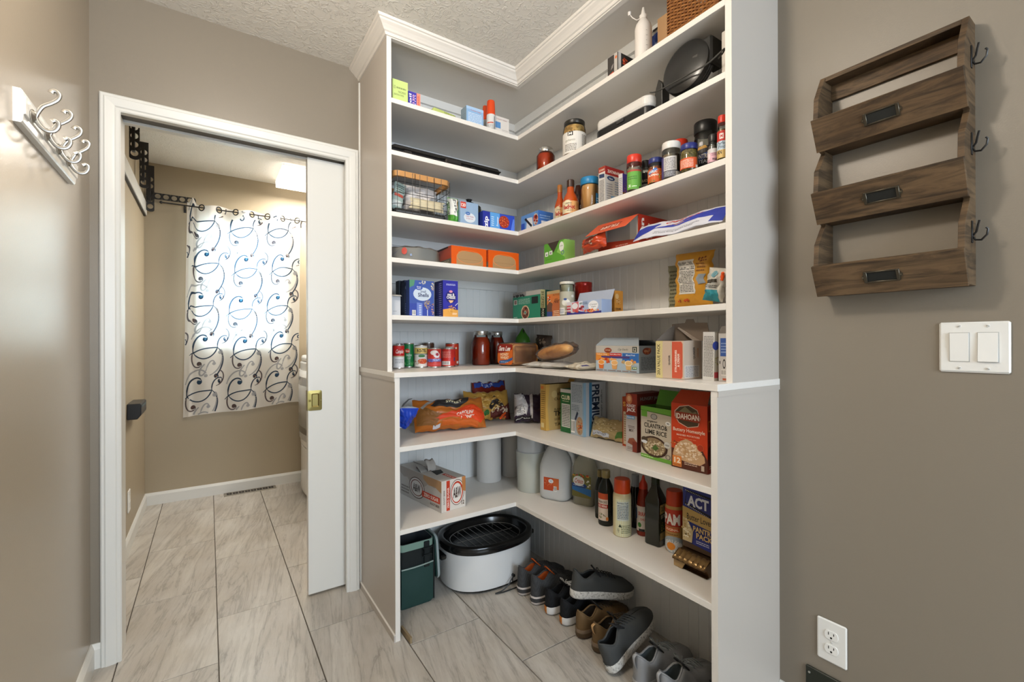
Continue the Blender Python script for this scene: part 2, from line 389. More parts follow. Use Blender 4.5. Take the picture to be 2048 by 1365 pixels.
# uprights / end panels
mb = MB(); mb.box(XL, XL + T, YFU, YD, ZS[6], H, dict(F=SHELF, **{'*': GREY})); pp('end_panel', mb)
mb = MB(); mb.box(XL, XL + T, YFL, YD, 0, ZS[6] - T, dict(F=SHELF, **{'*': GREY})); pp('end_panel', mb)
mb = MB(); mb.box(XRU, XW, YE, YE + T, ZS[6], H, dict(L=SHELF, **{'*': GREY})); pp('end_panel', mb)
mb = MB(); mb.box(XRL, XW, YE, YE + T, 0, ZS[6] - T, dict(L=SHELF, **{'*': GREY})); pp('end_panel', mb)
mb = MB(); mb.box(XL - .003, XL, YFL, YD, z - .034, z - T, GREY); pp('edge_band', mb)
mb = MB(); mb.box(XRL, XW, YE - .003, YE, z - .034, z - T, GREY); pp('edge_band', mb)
# top panel, fascia and crown
mb = MB(); mb.prism(lpoly(XL + T, YFU + T, XRU + T, YE + T), 2.362, H - .001, SHELF); pp('top_panel', mb)
mb = MB(); mb.box(XL + T, XRU + T, YFU, YFU + T, ZT, H - .001, SHELF); mb.box(XRU, XRU + T, YE + T, YFU, ZT, H - .001, SHELF); pp('fascia', mb)
cr = [(0, ZT + .004), (.006, ZT + .004), (.009, ZT + .009), (.010, ZT + .013), (.016, ZT + .016), (.021, ZT + .022), (.029, ZT + .030), (.038, ZT + .037), (.041, ZT + .042), (.046, ZT + .044), (.048, H - .001), (0, H - .001)]
for g in sweep([(XL, YD), (XL, YFU), (XRU, YFU), (XRU, YE), (XW, YE)], cr, SHELF, lambda x, y, n: (x, y, n)): pp('crown_moulding', g)
# bead boards on both backs
bw = .0405
def board(w, h):
    mb = MB(); a = .0026; pr = [(0, 0), (w, 0), (w, .0058), (w - a * .5, .0058), (w - a, .0075), (a, .0075), (a * .5, .0058), (0, .0058)]
    mb.prism(pr, 0, h, BEAD); return mb
for (z0, z1) in ((.0, ZS[6] - T), (ZS[6], 2.362)):
    m1 = None; x = XL + T
    while x < XPB + .001:
        w_ = min(bw, XPB + .006 - x)
        if w_ > bw - .001 and m1: o = bpy.data.objects.new('board', m1); COL.objects.link(o); o.parent = pan
        else:
            o = obj('board', board(w_, z1 - z0), pan)
            if w_ > bw - .001: m1 = o.data
        # local x along +x, local y (thickness) towards -y
        o.matrix_local = Matrix(((1, 0, 0, x), (0, -1, 0, YPB + .0075), (0, 0, 1, z0), (0, 0, 0, 1))); x += bw
    m1 = None; y = YE + T
    while y < YPB:
        w_ = min(bw, YPB - y)
        if w_ > bw - .001 and m1: o = bpy.data.objects.new('board', m1); COL.objects.link(o); o.parent = pan
        else:
            o = obj('board', board(w_, z1 - z0), pan)
            if w_ > bw - .001: m1 = o.data
        o.matrix_local = Matrix(((0, -1, 0, XPB + .0075), (1, 0, 0, y), (0, 0, 1, z0), (0, 0, 0, 1))); y += bw
mb = MB(); mb.box(XL + T, XW, YPB + .0075, YD, 0, 2.362, BEAD); mb.box(XPB + .0075, XW, YE + T, YPB, 0, 2.362, BEAD); pp('backing', mb)
for zz in [ZS[i] - T for i in (1, 2, 3, 4, 5, 7, 8)] + [2.362]:
    mb = MB(); mb.box(XL + T, XPB, YPB - .014, YPB, zz - .038, zz, BEAD); pp('cleat', mb)
mb = MB(); mb.box(XPB - .016, XPB, YE + T, YPB - .014, 2.362 - .045, 2.362, BEAD); pp('cleat', mb)
# quarter round beside the casing, shoe moulding, small shim
mb = MB(); qr = [(0, 0), (-.006, 0), (-.0055, -.003), (-.004, -.006), (0, -.008)]
mb.prism([(XL + a, YD + b) for a, b in qr], .03, z - .036, WHITE); mb.prism([(XL + a, YD + b) for a, b in qr], z + .002, 2.34, WHITE); pp('corner_bead', mb)
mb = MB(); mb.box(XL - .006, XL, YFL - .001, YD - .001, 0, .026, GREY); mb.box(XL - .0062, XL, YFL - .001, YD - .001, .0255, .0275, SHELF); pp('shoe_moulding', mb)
mb = MB(); mb.box(-.004, .004, -.045, .045, 0, .022, mat('#8f7d60', .8)); tag(obj('wood_shim', mb, loc=(.628, 1.665, 0), rot=(0, 0, .05)), 'small raw wood strip on the floor inside the left pantry end panel', 'wood strip')

# passage ceiling lamp (above the frame) and laundry fixture
LM = N('lit_lamp_glass'); LM.b.inputs['Emission Color'].default_value = (1, .92, .8, 1); LM.b.inputs['Emission Strength'].default_value = 3.0; LM = LM.m
t_ = thing('ceiling_lamp', 'round flush ceiling lamp over the passage', 'lamp', (.1, .87, H))
mb = MB(); mb.lathe([(.15, -.025), (.16, -.02), (.16, 0)], WHITE, n=28); obj('base', mb, t_)
mb = MB(); mb.lathe([(.001, -.07), (.07, -.062), (.12, -.045), (.145, -.025)], LM, n=28); d_ = obj('shade', mb, t_); d_.visible_shadow = True

# ================================================================ laundry room things
BLK = mat('#1f1d1c', .45, 0, .5); NICK = mat('#b9b7b2', .28, 1.0)
t_ = thing('ceiling_light', 'bright wraparound ceiling light in the laundry room beyond the doorway', 'lamp', (.44, 3.70, H))
mb = MB(); mb.box(.0, .80, -.17, .17, -.02, -.0005, WHITE); obj('base', mb, t_)
mb = MB(); mb.prism([(-.20, -.018), (-.165, -.075), (.165, -.075), (.20, -.018)], -.01, .81, LM, lambda a, b, n: (n, a, b)); obj('diffuser', mb, t_)

# white ledger board with perforated black drying arms
t_ = thing('ledger_board', 'long white board high on the laundry left wall carrying black arms', 'board', (XLL, 3.3, 2.05))
mb = MB(); mb.cbox(0, .018, -.75, .70, -.03, .055, WHITE, .002); obj('rail', mb, t_)
mb = MB(); mb.box(0, .012, -.75, .70, -.037, -.0305, BLK); obj('edge_strip', mb, t_)
def arm_bm(L, nh, w=.044, t=.004):
    """flat bar with round holes along +x, rounded at its far end"""
    mb = MB(); pitch = .046; r = .0165; ns = 12
    def plate(x0, x1, hole):
        c = ((x0 + x1) / 2, 0); sq = []
        for k in range(ns):
            a = 2 * PI * (k + .5) / ns; cx_, sy_ = math.cos(a), math.sin(a)
            q = min((x1 - x0) / 2 / abs(cx_), w / 2 / abs(sy_)); sq.append((c[0] + cx_ * q, sy_ * q))
        ci = [(c[0] + r * math.cos(2 * PI * (k + .5) / ns), r * math.sin(2 * PI * (k + .5) / ns)) for k in range(ns)]
        for yy, rev in ((-t / 2, 0), (t / 2, 1)):
            mb.add([(a, yy, b) for a, b in sq + ci], [((i, (i + 1) % ns, ns + (i + 1) % ns, ns + i) if not rev else (i, ns + i, ns + (i + 1) % ns, (i + 1) % ns)) for i in range(ns)], BLK)
        mb.add([(a, -t / 2, b) for a, b in ci] + [(a, t / 2, b) for a, b in ci], [(i, (i + 1) % ns, ns + (i + 1) % ns, ns + i) for i in range(ns)], BLK)
    x0 = L - nh * pitch - .01
    mb.box(0, x0, -t / 2, t / 2, -w / 2, w / 2, BLK)
    for k in range(nh): plate(x0 + k * pitch, x0 + (k + 1) * pitch, 1)
    xe = x0 + nh * pitch
    pts = [(xe, -w / 2)] + [(xe + .012 * math.cos(a), w / 2 * math.sin(a)) for a in [-PI / 2 + PI * k / 8 for k in range(1, 8)]] + [(xe, w / 2)]
    mb.prism(pts, -t / 2, t / 2, BLK, lambda a, b, n: (a, n, b)); return mb
for i, (y, zt, zb, lab) in enumerate(((3.12, 2.385, 2.12, 'nearest the doorway'), (3.55, 2.37, 2.09, 'middle one of three upright'), (3.90, 2.34, 2.03, 'closest to the window wall'))):
    a_ = thing('drying_arm', 'black perforated metal arm hanging upright on the laundry left wall, ' + lab, 'drying arm', (XLL + .044, y, zt), 0, 'perforated black drying arms')
    o = obj('bar', arm_bm(zt - zb, 5 if i else 5), a_, rot=(0, PI / 2, 0))
    mb = MB(); mb.box(-.012, .002, -.004, .028, -.22 if i == 0 else -.24, -.02, BLK); obj('bracket', mb, a_)
a_ = thing('drying_arm', 'black perforated metal arm swung out level beside the curtain rod', 'drying arm', (XLL + .050, 3.992, 2.163), 0, 'perforated black drying arms')
obj('bar', arm_bm(.245, 5), a_); mb = MB(); mb.box(-.03, 0, -.01, .02, -.035, .03, BLK); obj('bracket', mb, a_)

# curtain rod
CY = 3.945; RZ = 2.112
t_ = thing('curtain_rod', 'thin black curtain rod with scrolled end across the laundry window', 'curtain rod', (0, CY, RZ))
mb = MB(); mb.tube([(-.27, 0, 0), (.66, 0, 0)], .0045, BLK); obj('rod', mb, t_)
mb = MB(); pth = [(.66 + .03 * k / 6, 0, .006 * math.sin(k)) for k in range(4)] + [(.70 + (.028 - .0016 * k) * math.sin(k * .55), 0, .004 + (.020 - .0012 * k) * (1 - math.cos(k * .55)) * .9) for k in range(12)]
mb.tube(pth, .0035, BLK); obj('finial', mb, t_)
mb = MB(); mb.lathe([(.003, -.012), (.011, -.006), (.011, 0), (.003, .006)], BLK, n=10); obj('finial', mb, t_, loc=(-.275, 0, 0), rot=(0, -PI / 2, 0))
for x in (-.14, .625):
    mb = MB(); mb.tube([(x, 0, -.004), (x, .04, -.012), (x, YB - CY - .002, -.012)], .004, BLK); mb.box(x - .008, x + .008, YB - CY - .004, YB - CY - .0005, -.035, .012, BLK); obj('bracket', mb, t_)

# curtain
q = N('printed_sheer_cotton'); q.t.nodes.remove(q.b)
def cloth(name, col, tcol, f):
    q = N(name); q.t.nodes.remove(q.b); d = q.n('BsdfDiffuse'); d.inputs[0].default_value = lin(col); tr = q.n('BsdfTranslucent'); tr.inputs[0].default_value = lin(tcol)
    m_ = q.n('MixShader'); m_.inputs[0].default_value = f; q.l(d.outputs[0], m_.inputs[1]); q.l(tr.outputs[0], m_.inputs[2]); q.l(m_.outputs[0], q.out.inputs[0]); return q.m
CLOTH = cloth('off_white_curtain_cotton', '#f2efea', '#ffffff', .5)
PCH = cloth('charcoal_print', '#33373f', '#6f94b8', .35); PBR = cloth('brown_print', '#5e4438', '#9fb6cc', .35); PGR = cloth('grey_print', '#a2a1a3', '#d8dde6', .45); PBL = cloth('slate_blue_print', '#3b4658', '#5aa9d6', .4)
CW, CHT = .735, 1.50
def csurf(s, t, e=0):
    """s 0..1 across, t 0..1 from the top down"""
    x = -.125 - .028 * t + s * (CW + .028 * t - .015 * t)
    zt = RZ + .022 + .008 * math.cos(s * 3.5 * 2 * PI) ; zb = .603 + .055 * s + .006 * math.sin(s * 9)
    zt += .045 * max(0, 1 - abs(s - .045) / .03)
    z = zt + (zb - zt) * t
    y = CY + (.030 * math.sin(s * 3.5 * 2 * PI + .6) * (1 - .45 * t) + .005 * math.sin(s * 23 + t * 3) * t)
    y -= .02 * math.exp(-((s - .045) / .022) ** 2)
    return (x, y - e, z)
t_ = thing('curtain', 'white cotton curtain with printed black, brown and grey scrolls over the laundry window', 'curtain', (0, 0, 0))
GRM = [(k - .191) / 7 for k in range(1, 8)]
def clothm(u, v):
    x, y, z_ = csurf(u, (1 - v) ** 1.9)
    return None if any(math.hypot((u - g) * CW * 1.35, z_ - RZ) < .0215 for g in GRM) else CLOTH
mb = MB(); mb.grid(lambda s, t: csurf(s, (1 - t) ** 1.9), 150, 90, clothm); obj('cloth', mb, t_)
def ribbon(mb, pts, w, mt):
    """pts in metres on the cloth (x across, y down); w half width"""
    L = len(pts); vs = []; fs = []
    for i, (a, b) in enumerate(pts):
        p0 = pts[max(0, i - 1)]; p1 = pts[min(L - 1, i + 1)]; dx, dy = p1[0] - p0[0], p1[1] - p0[1]; n_ = math.hypot(dx, dy) or 1
        ww = w * (1 if .08 < i / L < .92 else .6)
        for sg in (1, -1): vs.append((a - dy / n_ * ww * sg, b + dx / n_ * ww * sg))
    ok = [(-.0 <= v[0] / CW <= 1 and 0 <= v[1] / CHT <= 1 and not (v[1] < .06 and any(abs(v[0] - g * CW) < .034 for g in GRM))) for v in vs]
    for i in range(L - 1):
        f = (2 * i, 2 * i + 1, 2 * i + 3, 2 * i + 2)
        if all(ok[k] for k in f): fs.append(f)
    mb.add([csurf(min(1, max(0, v[0] / CW)), min(1, max(0, v[1] / CHT)), .0012) for v in vs], fs, mt, True)
def cdot(mb, cx, cy, r, mt):
    P = [(cx + r * math.cos(2 * PI * k / 10), cy + r * math.sin(2 * PI * k / 10)) for k in range(10)]
    if all(0 < a / CW < 1 and 0 < b / CHT < 1 and not (b < .06 and any(abs(a - g * CW) < .034 for g in GRM)) for a, b in P): mb.add([csurf(a / CW, b / CHT, .0016) for a, b in P], [tuple(range(10))], mt)
def curl(cx, cy, r, a0, turns, sgn):      # spiral ending at its centre dot
    n = int(16 * turns) + 2
    return [(cx + r * (1 - .68 * k / n) * math.cos(a0 + sgn * 2 * PI * turns * k / n), cy + r * (1 - .68 * k / n) * math.sin(a0 + sgn * 2 * PI * turns * k / n)) for k in range(n + 1)]
prints = {n: MB() for n in 'abcd'}; mts = dict(a=PCH, b=PBR, c=PGR, d=PBL)
TX, TY = .245, .305
def bez(p, n=14):
    a, b, c, d = p; return [tuple((1 - t) ** 3 * a[k] + 3 * (1 - t) ** 2 * t * b[k] + 3 * (1 - t) * t * t * c[k] + t ** 3 * d[k] for k in (0, 1)) for t in [i / n for i in range(n + 1)]]
for j in range(-1, 6):
    for i in range(-1, 4):
        ox, oy = i * TX + (.0 if j % 2 == 0 else .03), j * TY + .02 * (i % 2)
        def R(key, pts, w): ribbon(prints[key], [(ox + a, oy + b * 1.4) for a, b in pts], w * 1.75, mts[key])
        R('a', bez([(.02, .10), (.01, .03), (.07, -.01), (.10, .02)]), .0028); R('a', curl(.088, .030, .016, -.6, .8, 1), .0025); cdot(prints['d'], ox + .090, oy + .033 * 1.4, .0125 * 1.15, PBL)
        R('a', bez([(.02, .10), (.06, .15), (.14, .14), (.165, .08)]), .0024); R('a', bez([(.0, .12), (.05, .07), (.12, .08), (.165, .08)]), .0024)
        R('a', bez([(.165, .08), (.225, .12), (.20, .19), (.15, .235)]), .0024); R('a', curl(.158, .228, .014, .8, 1.0, -1), .0022); cdot(prints['b'], ox + .158, oy + .228 * 1.4, .007 * 1.15, PBR)
        R('b', bez([(.02, .10), (.0, .15), (.03, .19), (.065, .17)]), .0024); R('b', curl(.055, .160, .016, .7, .8, -1), .0022); cdot(prints['b'], ox + .056, oy + .158 * 1.4, .0115 * 1.15, PBR)
        R('c', bez([(.10, .19), (.07, .25), (.03, .20), (.09, .16), ]), .0030); R('c', bez([(.12, .22), (.20, .20), (.21, .11), (.185, .09)]), .0028); cdot(prints['c'], ox + .183, oy + .105 * 1.4, .0125 * 1.15, PGR)
        R('c', bez([(.01, .04), (.03, -.03), (.10, -.05), (.13, -.01)]), .0026); cdot(prints['c'], ox + .128, oy + .002 * 1.4, .010 * 1.15, PGR); R('b', bez([(.19, .06), (.24, .05), (.25, -.01), (.21, -.02)]), .0022)
        R('c', bez([(.10, .19), (.11, .15), (.14, .13), (.15, .16)]), .0026); cdot(prints['c'], ox + .146, oy + .162 * 1.4, .010 * 1.15, PGR)
        R('a', bez([(.165, .08), (.16, .04), (.19, .01), (.225, .02)]), .0022); R('a', curl(.212, .034, .016, -.8, .9, 1), .0022); cdot(prints['a'], ox + .211, oy + .038 * 1.4, .006 * 1.15, PCH)
for k_ in 'abcd':
    if prints[k_].f: o = obj('scroll_print', prints[k_], t_, sharp=False); o['kind'] = 'stuff'; o['label'] = {'a': 'charcoal printed scrolls', 'b': 'brown printed curls', 'c': 'grey printed scrolls', 'd': 'slate blue printed dots'}[k_]
for k in range(7):
    s_ = GRM[k]; x, y, z_ = csurf(s_, 0)
    mb = MB(); mb.tube([(.0215 * math.cos(a), 0, .0215 * math.sin(a)) for a in [2 * PI * i / 16 for i in range(16)]], .004, mat('#4a4d52', .35, 1), closed=True)
    obj('grommet', mb, t_, loc=(x, y, RZ), rot=(0, 0, -.72 if k % 2 == 0 else .72))

# dryer
t_ = thing('dryer', 'white front-loading dryer with curved front beside the laundry curtain', 'dryer', (.635, 3.98, 0))
DW = mat('#eeece8', .18, 0, .6, name='white_enamel')
def dprof(b): # bulged front in plan: x as function of y
    W_ = .69; pts = []
    for k in range(13):
        u = k / 12; pts.append((-b * math.sin(PI * u) ** .7 if 0 < u < 1 else 0, -W_ * u))
    return pts + [(.62, -W_), (.62, 0)]
mb = MB(); mb.prism(dprof(.055), .02, .36, DW); mb.prism(dprof(.06), .37, .99, DW); mb.prism([(a + .01, b) for a, b in dprof(.02)], .0, .03, mat('#55524e', .6)); obj('cabinet', mb, t_, bevel=.008)
mb = MB(); mb.prism(dprof(.05), .99, 1.035, DW); obj('top', mb, t_, bevel=.015)
DG = mat('#77736e', .12, 0, .6); DS = mat('#b9b7b2', .15, 0, .6)
P = dprof(.062)[:13]
def dfr(ya, yb, za, zb, e, mt, name):
    mb = MB(); mb.grid(lambda u, v: ((lambda uu: (-.062 * math.sin(PI * uu) ** .7 - e, -.69 * uu, za + (zb - za) * v))(ya + (yb - ya) * u)), 10, 2, mt); return obj(name, mb, t_, solid=.004)
dfr(.06, .94, .42, .93, .004, DW, 'door'); dfr(.12, .88, .47, .88, .008, DG, 'door_window'); dfr(.2, .8, .52, .82, .011, DS, 'door_glass')

# floor register in front of the laundry back wall
t_ = thing('floor_register', 'grey metal floor vent register by the laundry back baseboard', 'vent', (.263, 3.968, 0))
RG = mat('#8b8478', .45, .6); mb = MB(); mb.cbox(-.173, .173, -.040, .040, 0, .004, RG, .001); obj('frame', mb, t_)
for k in range(8):
    mb = MB(); mb.box(-.019, .012, -.022, .022, .0035, .0046, mat('#2b2622', .8)); mb.box(-.013, .004, -.003, .003, .0046, .0052, RG); mb.box(-.005, -.003, -.022, .022, .0046, .0052, RG)
    obj('louvre', mb, t_, loc=(-.135 + k * .0395, 0, 0))
# black box and outlet on the laundry left wall
t_ = thing('wall_box', 'small black wall-mounted box on the laundry left wall', 'wall box', (XLL, 3.32, .76))
mb = MB(); mb.prism([(0, -.045), (.045, -.045), (.062, -.02), (.062, .035), (.058, .042), (0, .042)], -.12, .12, mat('#23262a', .3), lambda a, b, n: (a, n, b)); obj('body', mb, t_, bevel=.004)
mb = MB(); mb.box(.0625, .0635, -.10, .10, .018, .030, mat('#3b5a66', .3)); obj('trim_strip', mb, t_)
def plate(name, label, cat, loc, rotz, w, h, col='#e9e8e4'):
    t = thing(name, label, cat, loc, rotz); mb = MB(); mb.cbox(-w / 2, w / 2, -.006, 0, -h / 2, h / 2, mat(col, .3), .0035); obj('plate', mb, t); return t
t_ = plate('wall_outlet', 'white outlet plate low on the laundry left wall', 'outlet', (XLL, 3.25, .262), PI / 2, .075, .12)
mb = MB(); mb.box(-.017, .017, -.0075, -.006, .008, .036, WHITE); obj('socket', mb, t_); mb = MB(); mb.box(-.017, .017, -.0075, -.006, -.036, -.008, WHITE); obj('socket', mb, t_)

# ================================================================ right wall
# light switch plate
t_ = plate('light_switch', 'white double rocker switch plate under the wooden mail rack', 'light switch', (XW, .265, 1.123), -PI / 2, .118, .118)
for sx in (-.0235, .0235):
    mb = MB(); mb.box(sx - .0175, sx + .0175, -.0068, -.006, -.0345, .0345, mat('#b9b8b4', .4)); obj('bezel', mb, t_)
    mb = MB(); a_ = -.0112 if sx < 0 else -.008; b_ = -.008 if sx < 0 else -.0112
    mb.add([(sx - .016, -.0068, -.033), (sx + .016, -.0068, -.033), (sx + .016, -.0068, .033), (sx - .016, -.0068, .033), (sx - .016, b_, -.033), (sx + .016, b_, -.033), (sx + .016, a_, .033), (sx - .016, a_, .033)],
           [(4, 5, 6, 7), (0, 1, 5, 4), (1, 2, 6, 5), (2, 3, 7, 6), (3, 0, 4, 7)], mat('#eeede9', .25)); obj('rocker', mb, t_)
    for sz in (-.049, .049):
        mb = MB(); mb.lathe([(.0035, 0), (.0033, .0012), (.002, .0018)], mat('#dcdbd7', .3), n=10); mb.box(-.0028, .0028, -.0005, .0005, .0018, .002, mat('#77756f', .5)); obj('screw', mb, t_, loc=(sx, -.006, sz), rot=(PI / 2, .4 * (1 if sx > 0 else -1), 0))
# duplex outlet
t_ = plate('wall_outlet', 'white duplex outlet plate low on the right wall', 'outlet', (XW, .5535, .279), -PI / 2, .0745, .119)
for sz in (-.0198, .0198):
    mb = MB(); pts = [(.0172 * math.cos(a) , max(-.0125, min(.0125, .0172 * math.sin(a)))) for a in [2 * PI * k / 24 for k in range(24)]]
    mb.prism(pts, -.0085, -.006, mat('#efeeea', .3), lambda a, b, n: (a, n, b)); s_ = obj('socket', mb, t_, loc=(0, 0, sz), bevel=.0005)
    mb = MB(); D_ = mat('#15130f', .8); mb.box(-.0075, -.0055, -.0088, -.0084, .0005, .0085, D_); mb.box(.0055, .0075, -.0088, -.0084, .0012, .0078, D_)
    mb.prism([(.0028 * math.cos(a), -.0065 + .0028 * math.sin(a)) for a in [2 * PI * k / 10 for k in range(10)]], -.0088, -.0084, D_, lambda a, b, n: (a, n, b)); obj('slots', mb, s_).location = (0, 0, 0)
mb = MB(); mb.lathe([(.0028, 0), (.0026, .001), (.001, .0015)], mat('#cfcdc8', .3), n=10); obj('screw', mb, t_, loc=(0, -.006, 0), rot=(PI / 2, 0, 0))
# dark low plate
t_ = thing('low_wall_panel', 'black panel with a bright screw low on the right wall below the outlet', 'wall panel', (XW, .46, .132), -PI / 2)
mb = MB(); mb.cbox(-.16, .16, -.008, 0, -.046, .047, mat('#23271f', .35), .002); obj('panel', mb, t_)
mb = MB(); mb.lathe([(.0035, 0), (.003, .0015)], mat('#cfcfc8', .3, 1), n=8); obj('screw', mb, t_, loc=(-.15, -.008, .03), rot=(PI / 2, 0, 0))

# wooden mail rack
t_ = thing('mail_rack', 'dark weathered wooden three-tier mail rack with metal label holders on the right wall', 'mail rack', (XW, .411, 1.265), -PI / 2)
# local: x right (towards the camera side), y 0 wall .. negative out, z up from the bottom
HW = .1495; tk = .012
prof = [(0, 0), (-.061, 0), (-.098, .078), (-.090, .135)]
side = [(0, 0)]
for k in range(3):
    z0_ = k * .2; side += [(-.060, z0_), (-.095, z0_ + .0785), (-.090, z0_ + .137)] + ([(-.047, z0_ + .197)] if k < 2 else [(-.049, z0_ + .607 - .4)])
side += [(0, .607)]
for sx in (-1, 1):
    mb = MB(); mb.prism(side, sx * HW - (tk if sx > 0 else 0), sx * HW + (0 if sx > 0 else tk), WOOD, lambda a, b, n: (n, a, b)); s_ = obj('side_panel', mb, t_, bevel=.001)
mb = MB(); mb.box(-HW + tk, HW - tk, -.049, 0, .595, .607, WOOD); obj('top_board', mb, t_, bevel=.001)
mb = MB(); mb.box(-HW + tk, HW - tk, -.009, -.0005, .552, .595, WOOD); obj('back_rail', mb, t_, bevel=.001)
DM = mat('#5d574c', .35, .9); DK = mat('#181a18', .6)
for k in range(3):
    z0_ = k * .2; y0_, y1_ = -.060, -.0985; za, zb = z0_ + .0, z0_ + .079
    mb = MB(); v_ = []
    nx, nz = -(zb - za), (y1_ - y0_); l_ = math.hypot(nx, nz); nx, nz = nx / l_ * .011, nz / l_ * .011
    mb.prism([(y0_ + .0, za), (y1_, zb), (y1_ + nx, zb + nz + 0), (y0_ + nx, za + nz)][::-1], -HW - .001, HW + .001, WOOD, lambda a, b, n: (n, a, b)); fb = obj('front_board', mb, t_, bevel=.001)
    mb = MB(); mb.box(-HW + tk, HW - tk, -.060, -.0, z0_, z0_ + .010, WOOD); obj('shelf_board', mb, t_, bevel=.001)
    # label holder lying on the sloping board
    ang = math.atan2(y1_ - y0_, zb - za)
    cy, cz = (y0_ + y1_) / 2 + nx, (za + zb) / 2 + nz
    h_ = bpy.data.objects.new('label_holder', None)
    mb = MB(); W2, H2 = .033, .0150
    mb.cbox(-W2, W2, -.0035, 0, -H2, -H2 + .0035, DM, .0008); mb.cbox(-W2, W2, -.0035, 0, H2 - .0035, H2, DM, .0008)
    mb.cbox(-W2 - .003, -W2 + .004, -.004, 0, -H2, H2, DM, .0008); mb.cbox(W2 - .004, W2 + .003, -.004, 0, -H2, H2, DM, .0008)
    for s_ in (-1, 1): mb.prism([(s_ * (W2 + .002) + .006 * s_ * math.cos(a), .007 * math.sin(a)) for a in [-PI / 2 + PI * i / 8 for i in range(9)]][::s_], -.002, 0, DM, lambda a, b, n: (a, n, b))
    for s_ in (-1, 1): mb.lathe([(.0022, 0), (.0018, .0015)], mat('#8d8574', .3, 1), n=8, cx=0, cy=0); mb.v[-16:] = [(x_ + s_ * (W2 + .0045), -.002 - z_, y_) for x_, y_, z_ in mb.v[-16:]]
    mb.box(-W2 + .003, W2 - .003, -.0012, 0, -H2 + .003, H2 - .003, DK)
    fr = obj('label_holder', mb, t_, loc=(0, cy, cz), rot=(math.atan2(y0_ - y1_, zb - za), 0, 0)); fr['label'] = 'bronze metal label holder with a black insert'
    # side hook
    zz = [.123, .323, .52][k]
    mb = MB(); X = HW
    mb.cbox(X, X + .002, -.043, -.033, zz - .028, zz + .022, BLK, .0006)
    mb.tube([(X + .002, -.038, zz - .012), (X + .008, -.040, zz - .004), (X + .011, -.044, zz + .008), (X + .014, -.046, zz + .020)], .002, BLK, 6)
    mb.tube([(X + .002, -.038, zz - .012), (X + .006, -.039, zz - .022), (X + .016, -.040, zz - .024), (X + .025, -.042, zz - .014), (X + .027, -.044, zz - .002), (X + .024, -.045, zz + .002)], .0022, BLK, 6)
    obj('hook', mb, t_)

# ================================================================ hook rail on the left wall
t_ = thing('coat_rail', 'white wooden rail with four satin nickel double hooks on the left wall', 'coat hooks', (XLW, 0, 0))
pr = [(0, 1.612), (.012, 1.612), (.015, 1.616), (.016, 1.630), (.0195, 1.632), (.0205, 1.668), (.0165, 1.670), (.0155, 1.681), (.012, 1.685), (0, 1.685)]
mb = MB(); mb.prism(pr, 1.383, 1.845, mat('#f2f1ee', .2, 0, .6), lambda a, b, n: (a, n, b)); obj('rail', mb, t_)
for i, y in enumerate((1.4206, 1.527, 1.628, 1.7235)):
    z0_ = 1.6445
    mb = MB(); mb.lathe([(.001, 0), (.0145, 0), (.0150, .002), (.0125, .004), (.0115, .006), (.0085, .008)], NICK, n=16)
    h_ = obj('hook', mb, t_, loc=(.0205, y, z0_ - .002), rot=(0, PI / 2, 0)); h_.data.transform(Matrix.Identity(4))
    def sp(P, n=5):
        out = []
        for k in range(len(P) - 1):
            p0, p1, p2, p3 = P[max(0, k - 1)], P[k], P[k + 1], P[min(len(P) - 1, k + 2)]
            for j in range(n):
                u = j / n; out.append(tuple(.5 * ((2 * p1[c]) + (-p0[c] + p2[c]) * u + (2 * p0[c] - 5 * p1[c] + 4 * p2[c] - p3[c]) * u * u + (-p0[c] + 3 * p1[c] - 3 * p2[c] + p3[c]) * u ** 3) for c in range(len(p1))))
        out.append(P[-1]); return out
    A = [(.0245, 0, -.004), (.029, 0, .010), (.037, 0, .026), (.049, 0, .036), (.060, 0, .047), (.064, 0, .058), (.060, 0, .066), (.053, 0, .067), (.050, 0, .061)]
    B = [(.0245, 0, .004), (.027, 0, -.008), (.034, 0, -.020), (.044, 0, -.0265), (.055, 0, -.024), (.0615, 0, -.014), (.062, 0, -.005), (.057, 0, .000), (.051, 0, -.003)]
    for nm, P in (('upper_prong', A), ('lower_prong', B)):
        mb = MB(); pp_ = sp(P); n_ = len(pp_); mb.tube(pp_, [.0036 + (.0018 * max(0, (k / n_ - .85) / .15)) for k in range(n_)], NICK, 8, flat=1.25)
        o = obj(nm, mb, h_); o.matrix_parent_inverse = Matrix.Identity(4); o.rotation_euler = (0, -PI / 2, 0); o.location = (0, 0, -.020)
        # child frame undoes the base's turn

LIFT = .0009
_thing0 = thing
def thing(name, label, cat, loc=(0, 0, 0), rotz=0, group=None):      # things on shelves rest just clear of the paint
    return _thing0(name, label, cat, (loc[0], loc[1], loc[2] + LIFT), rotz, group)

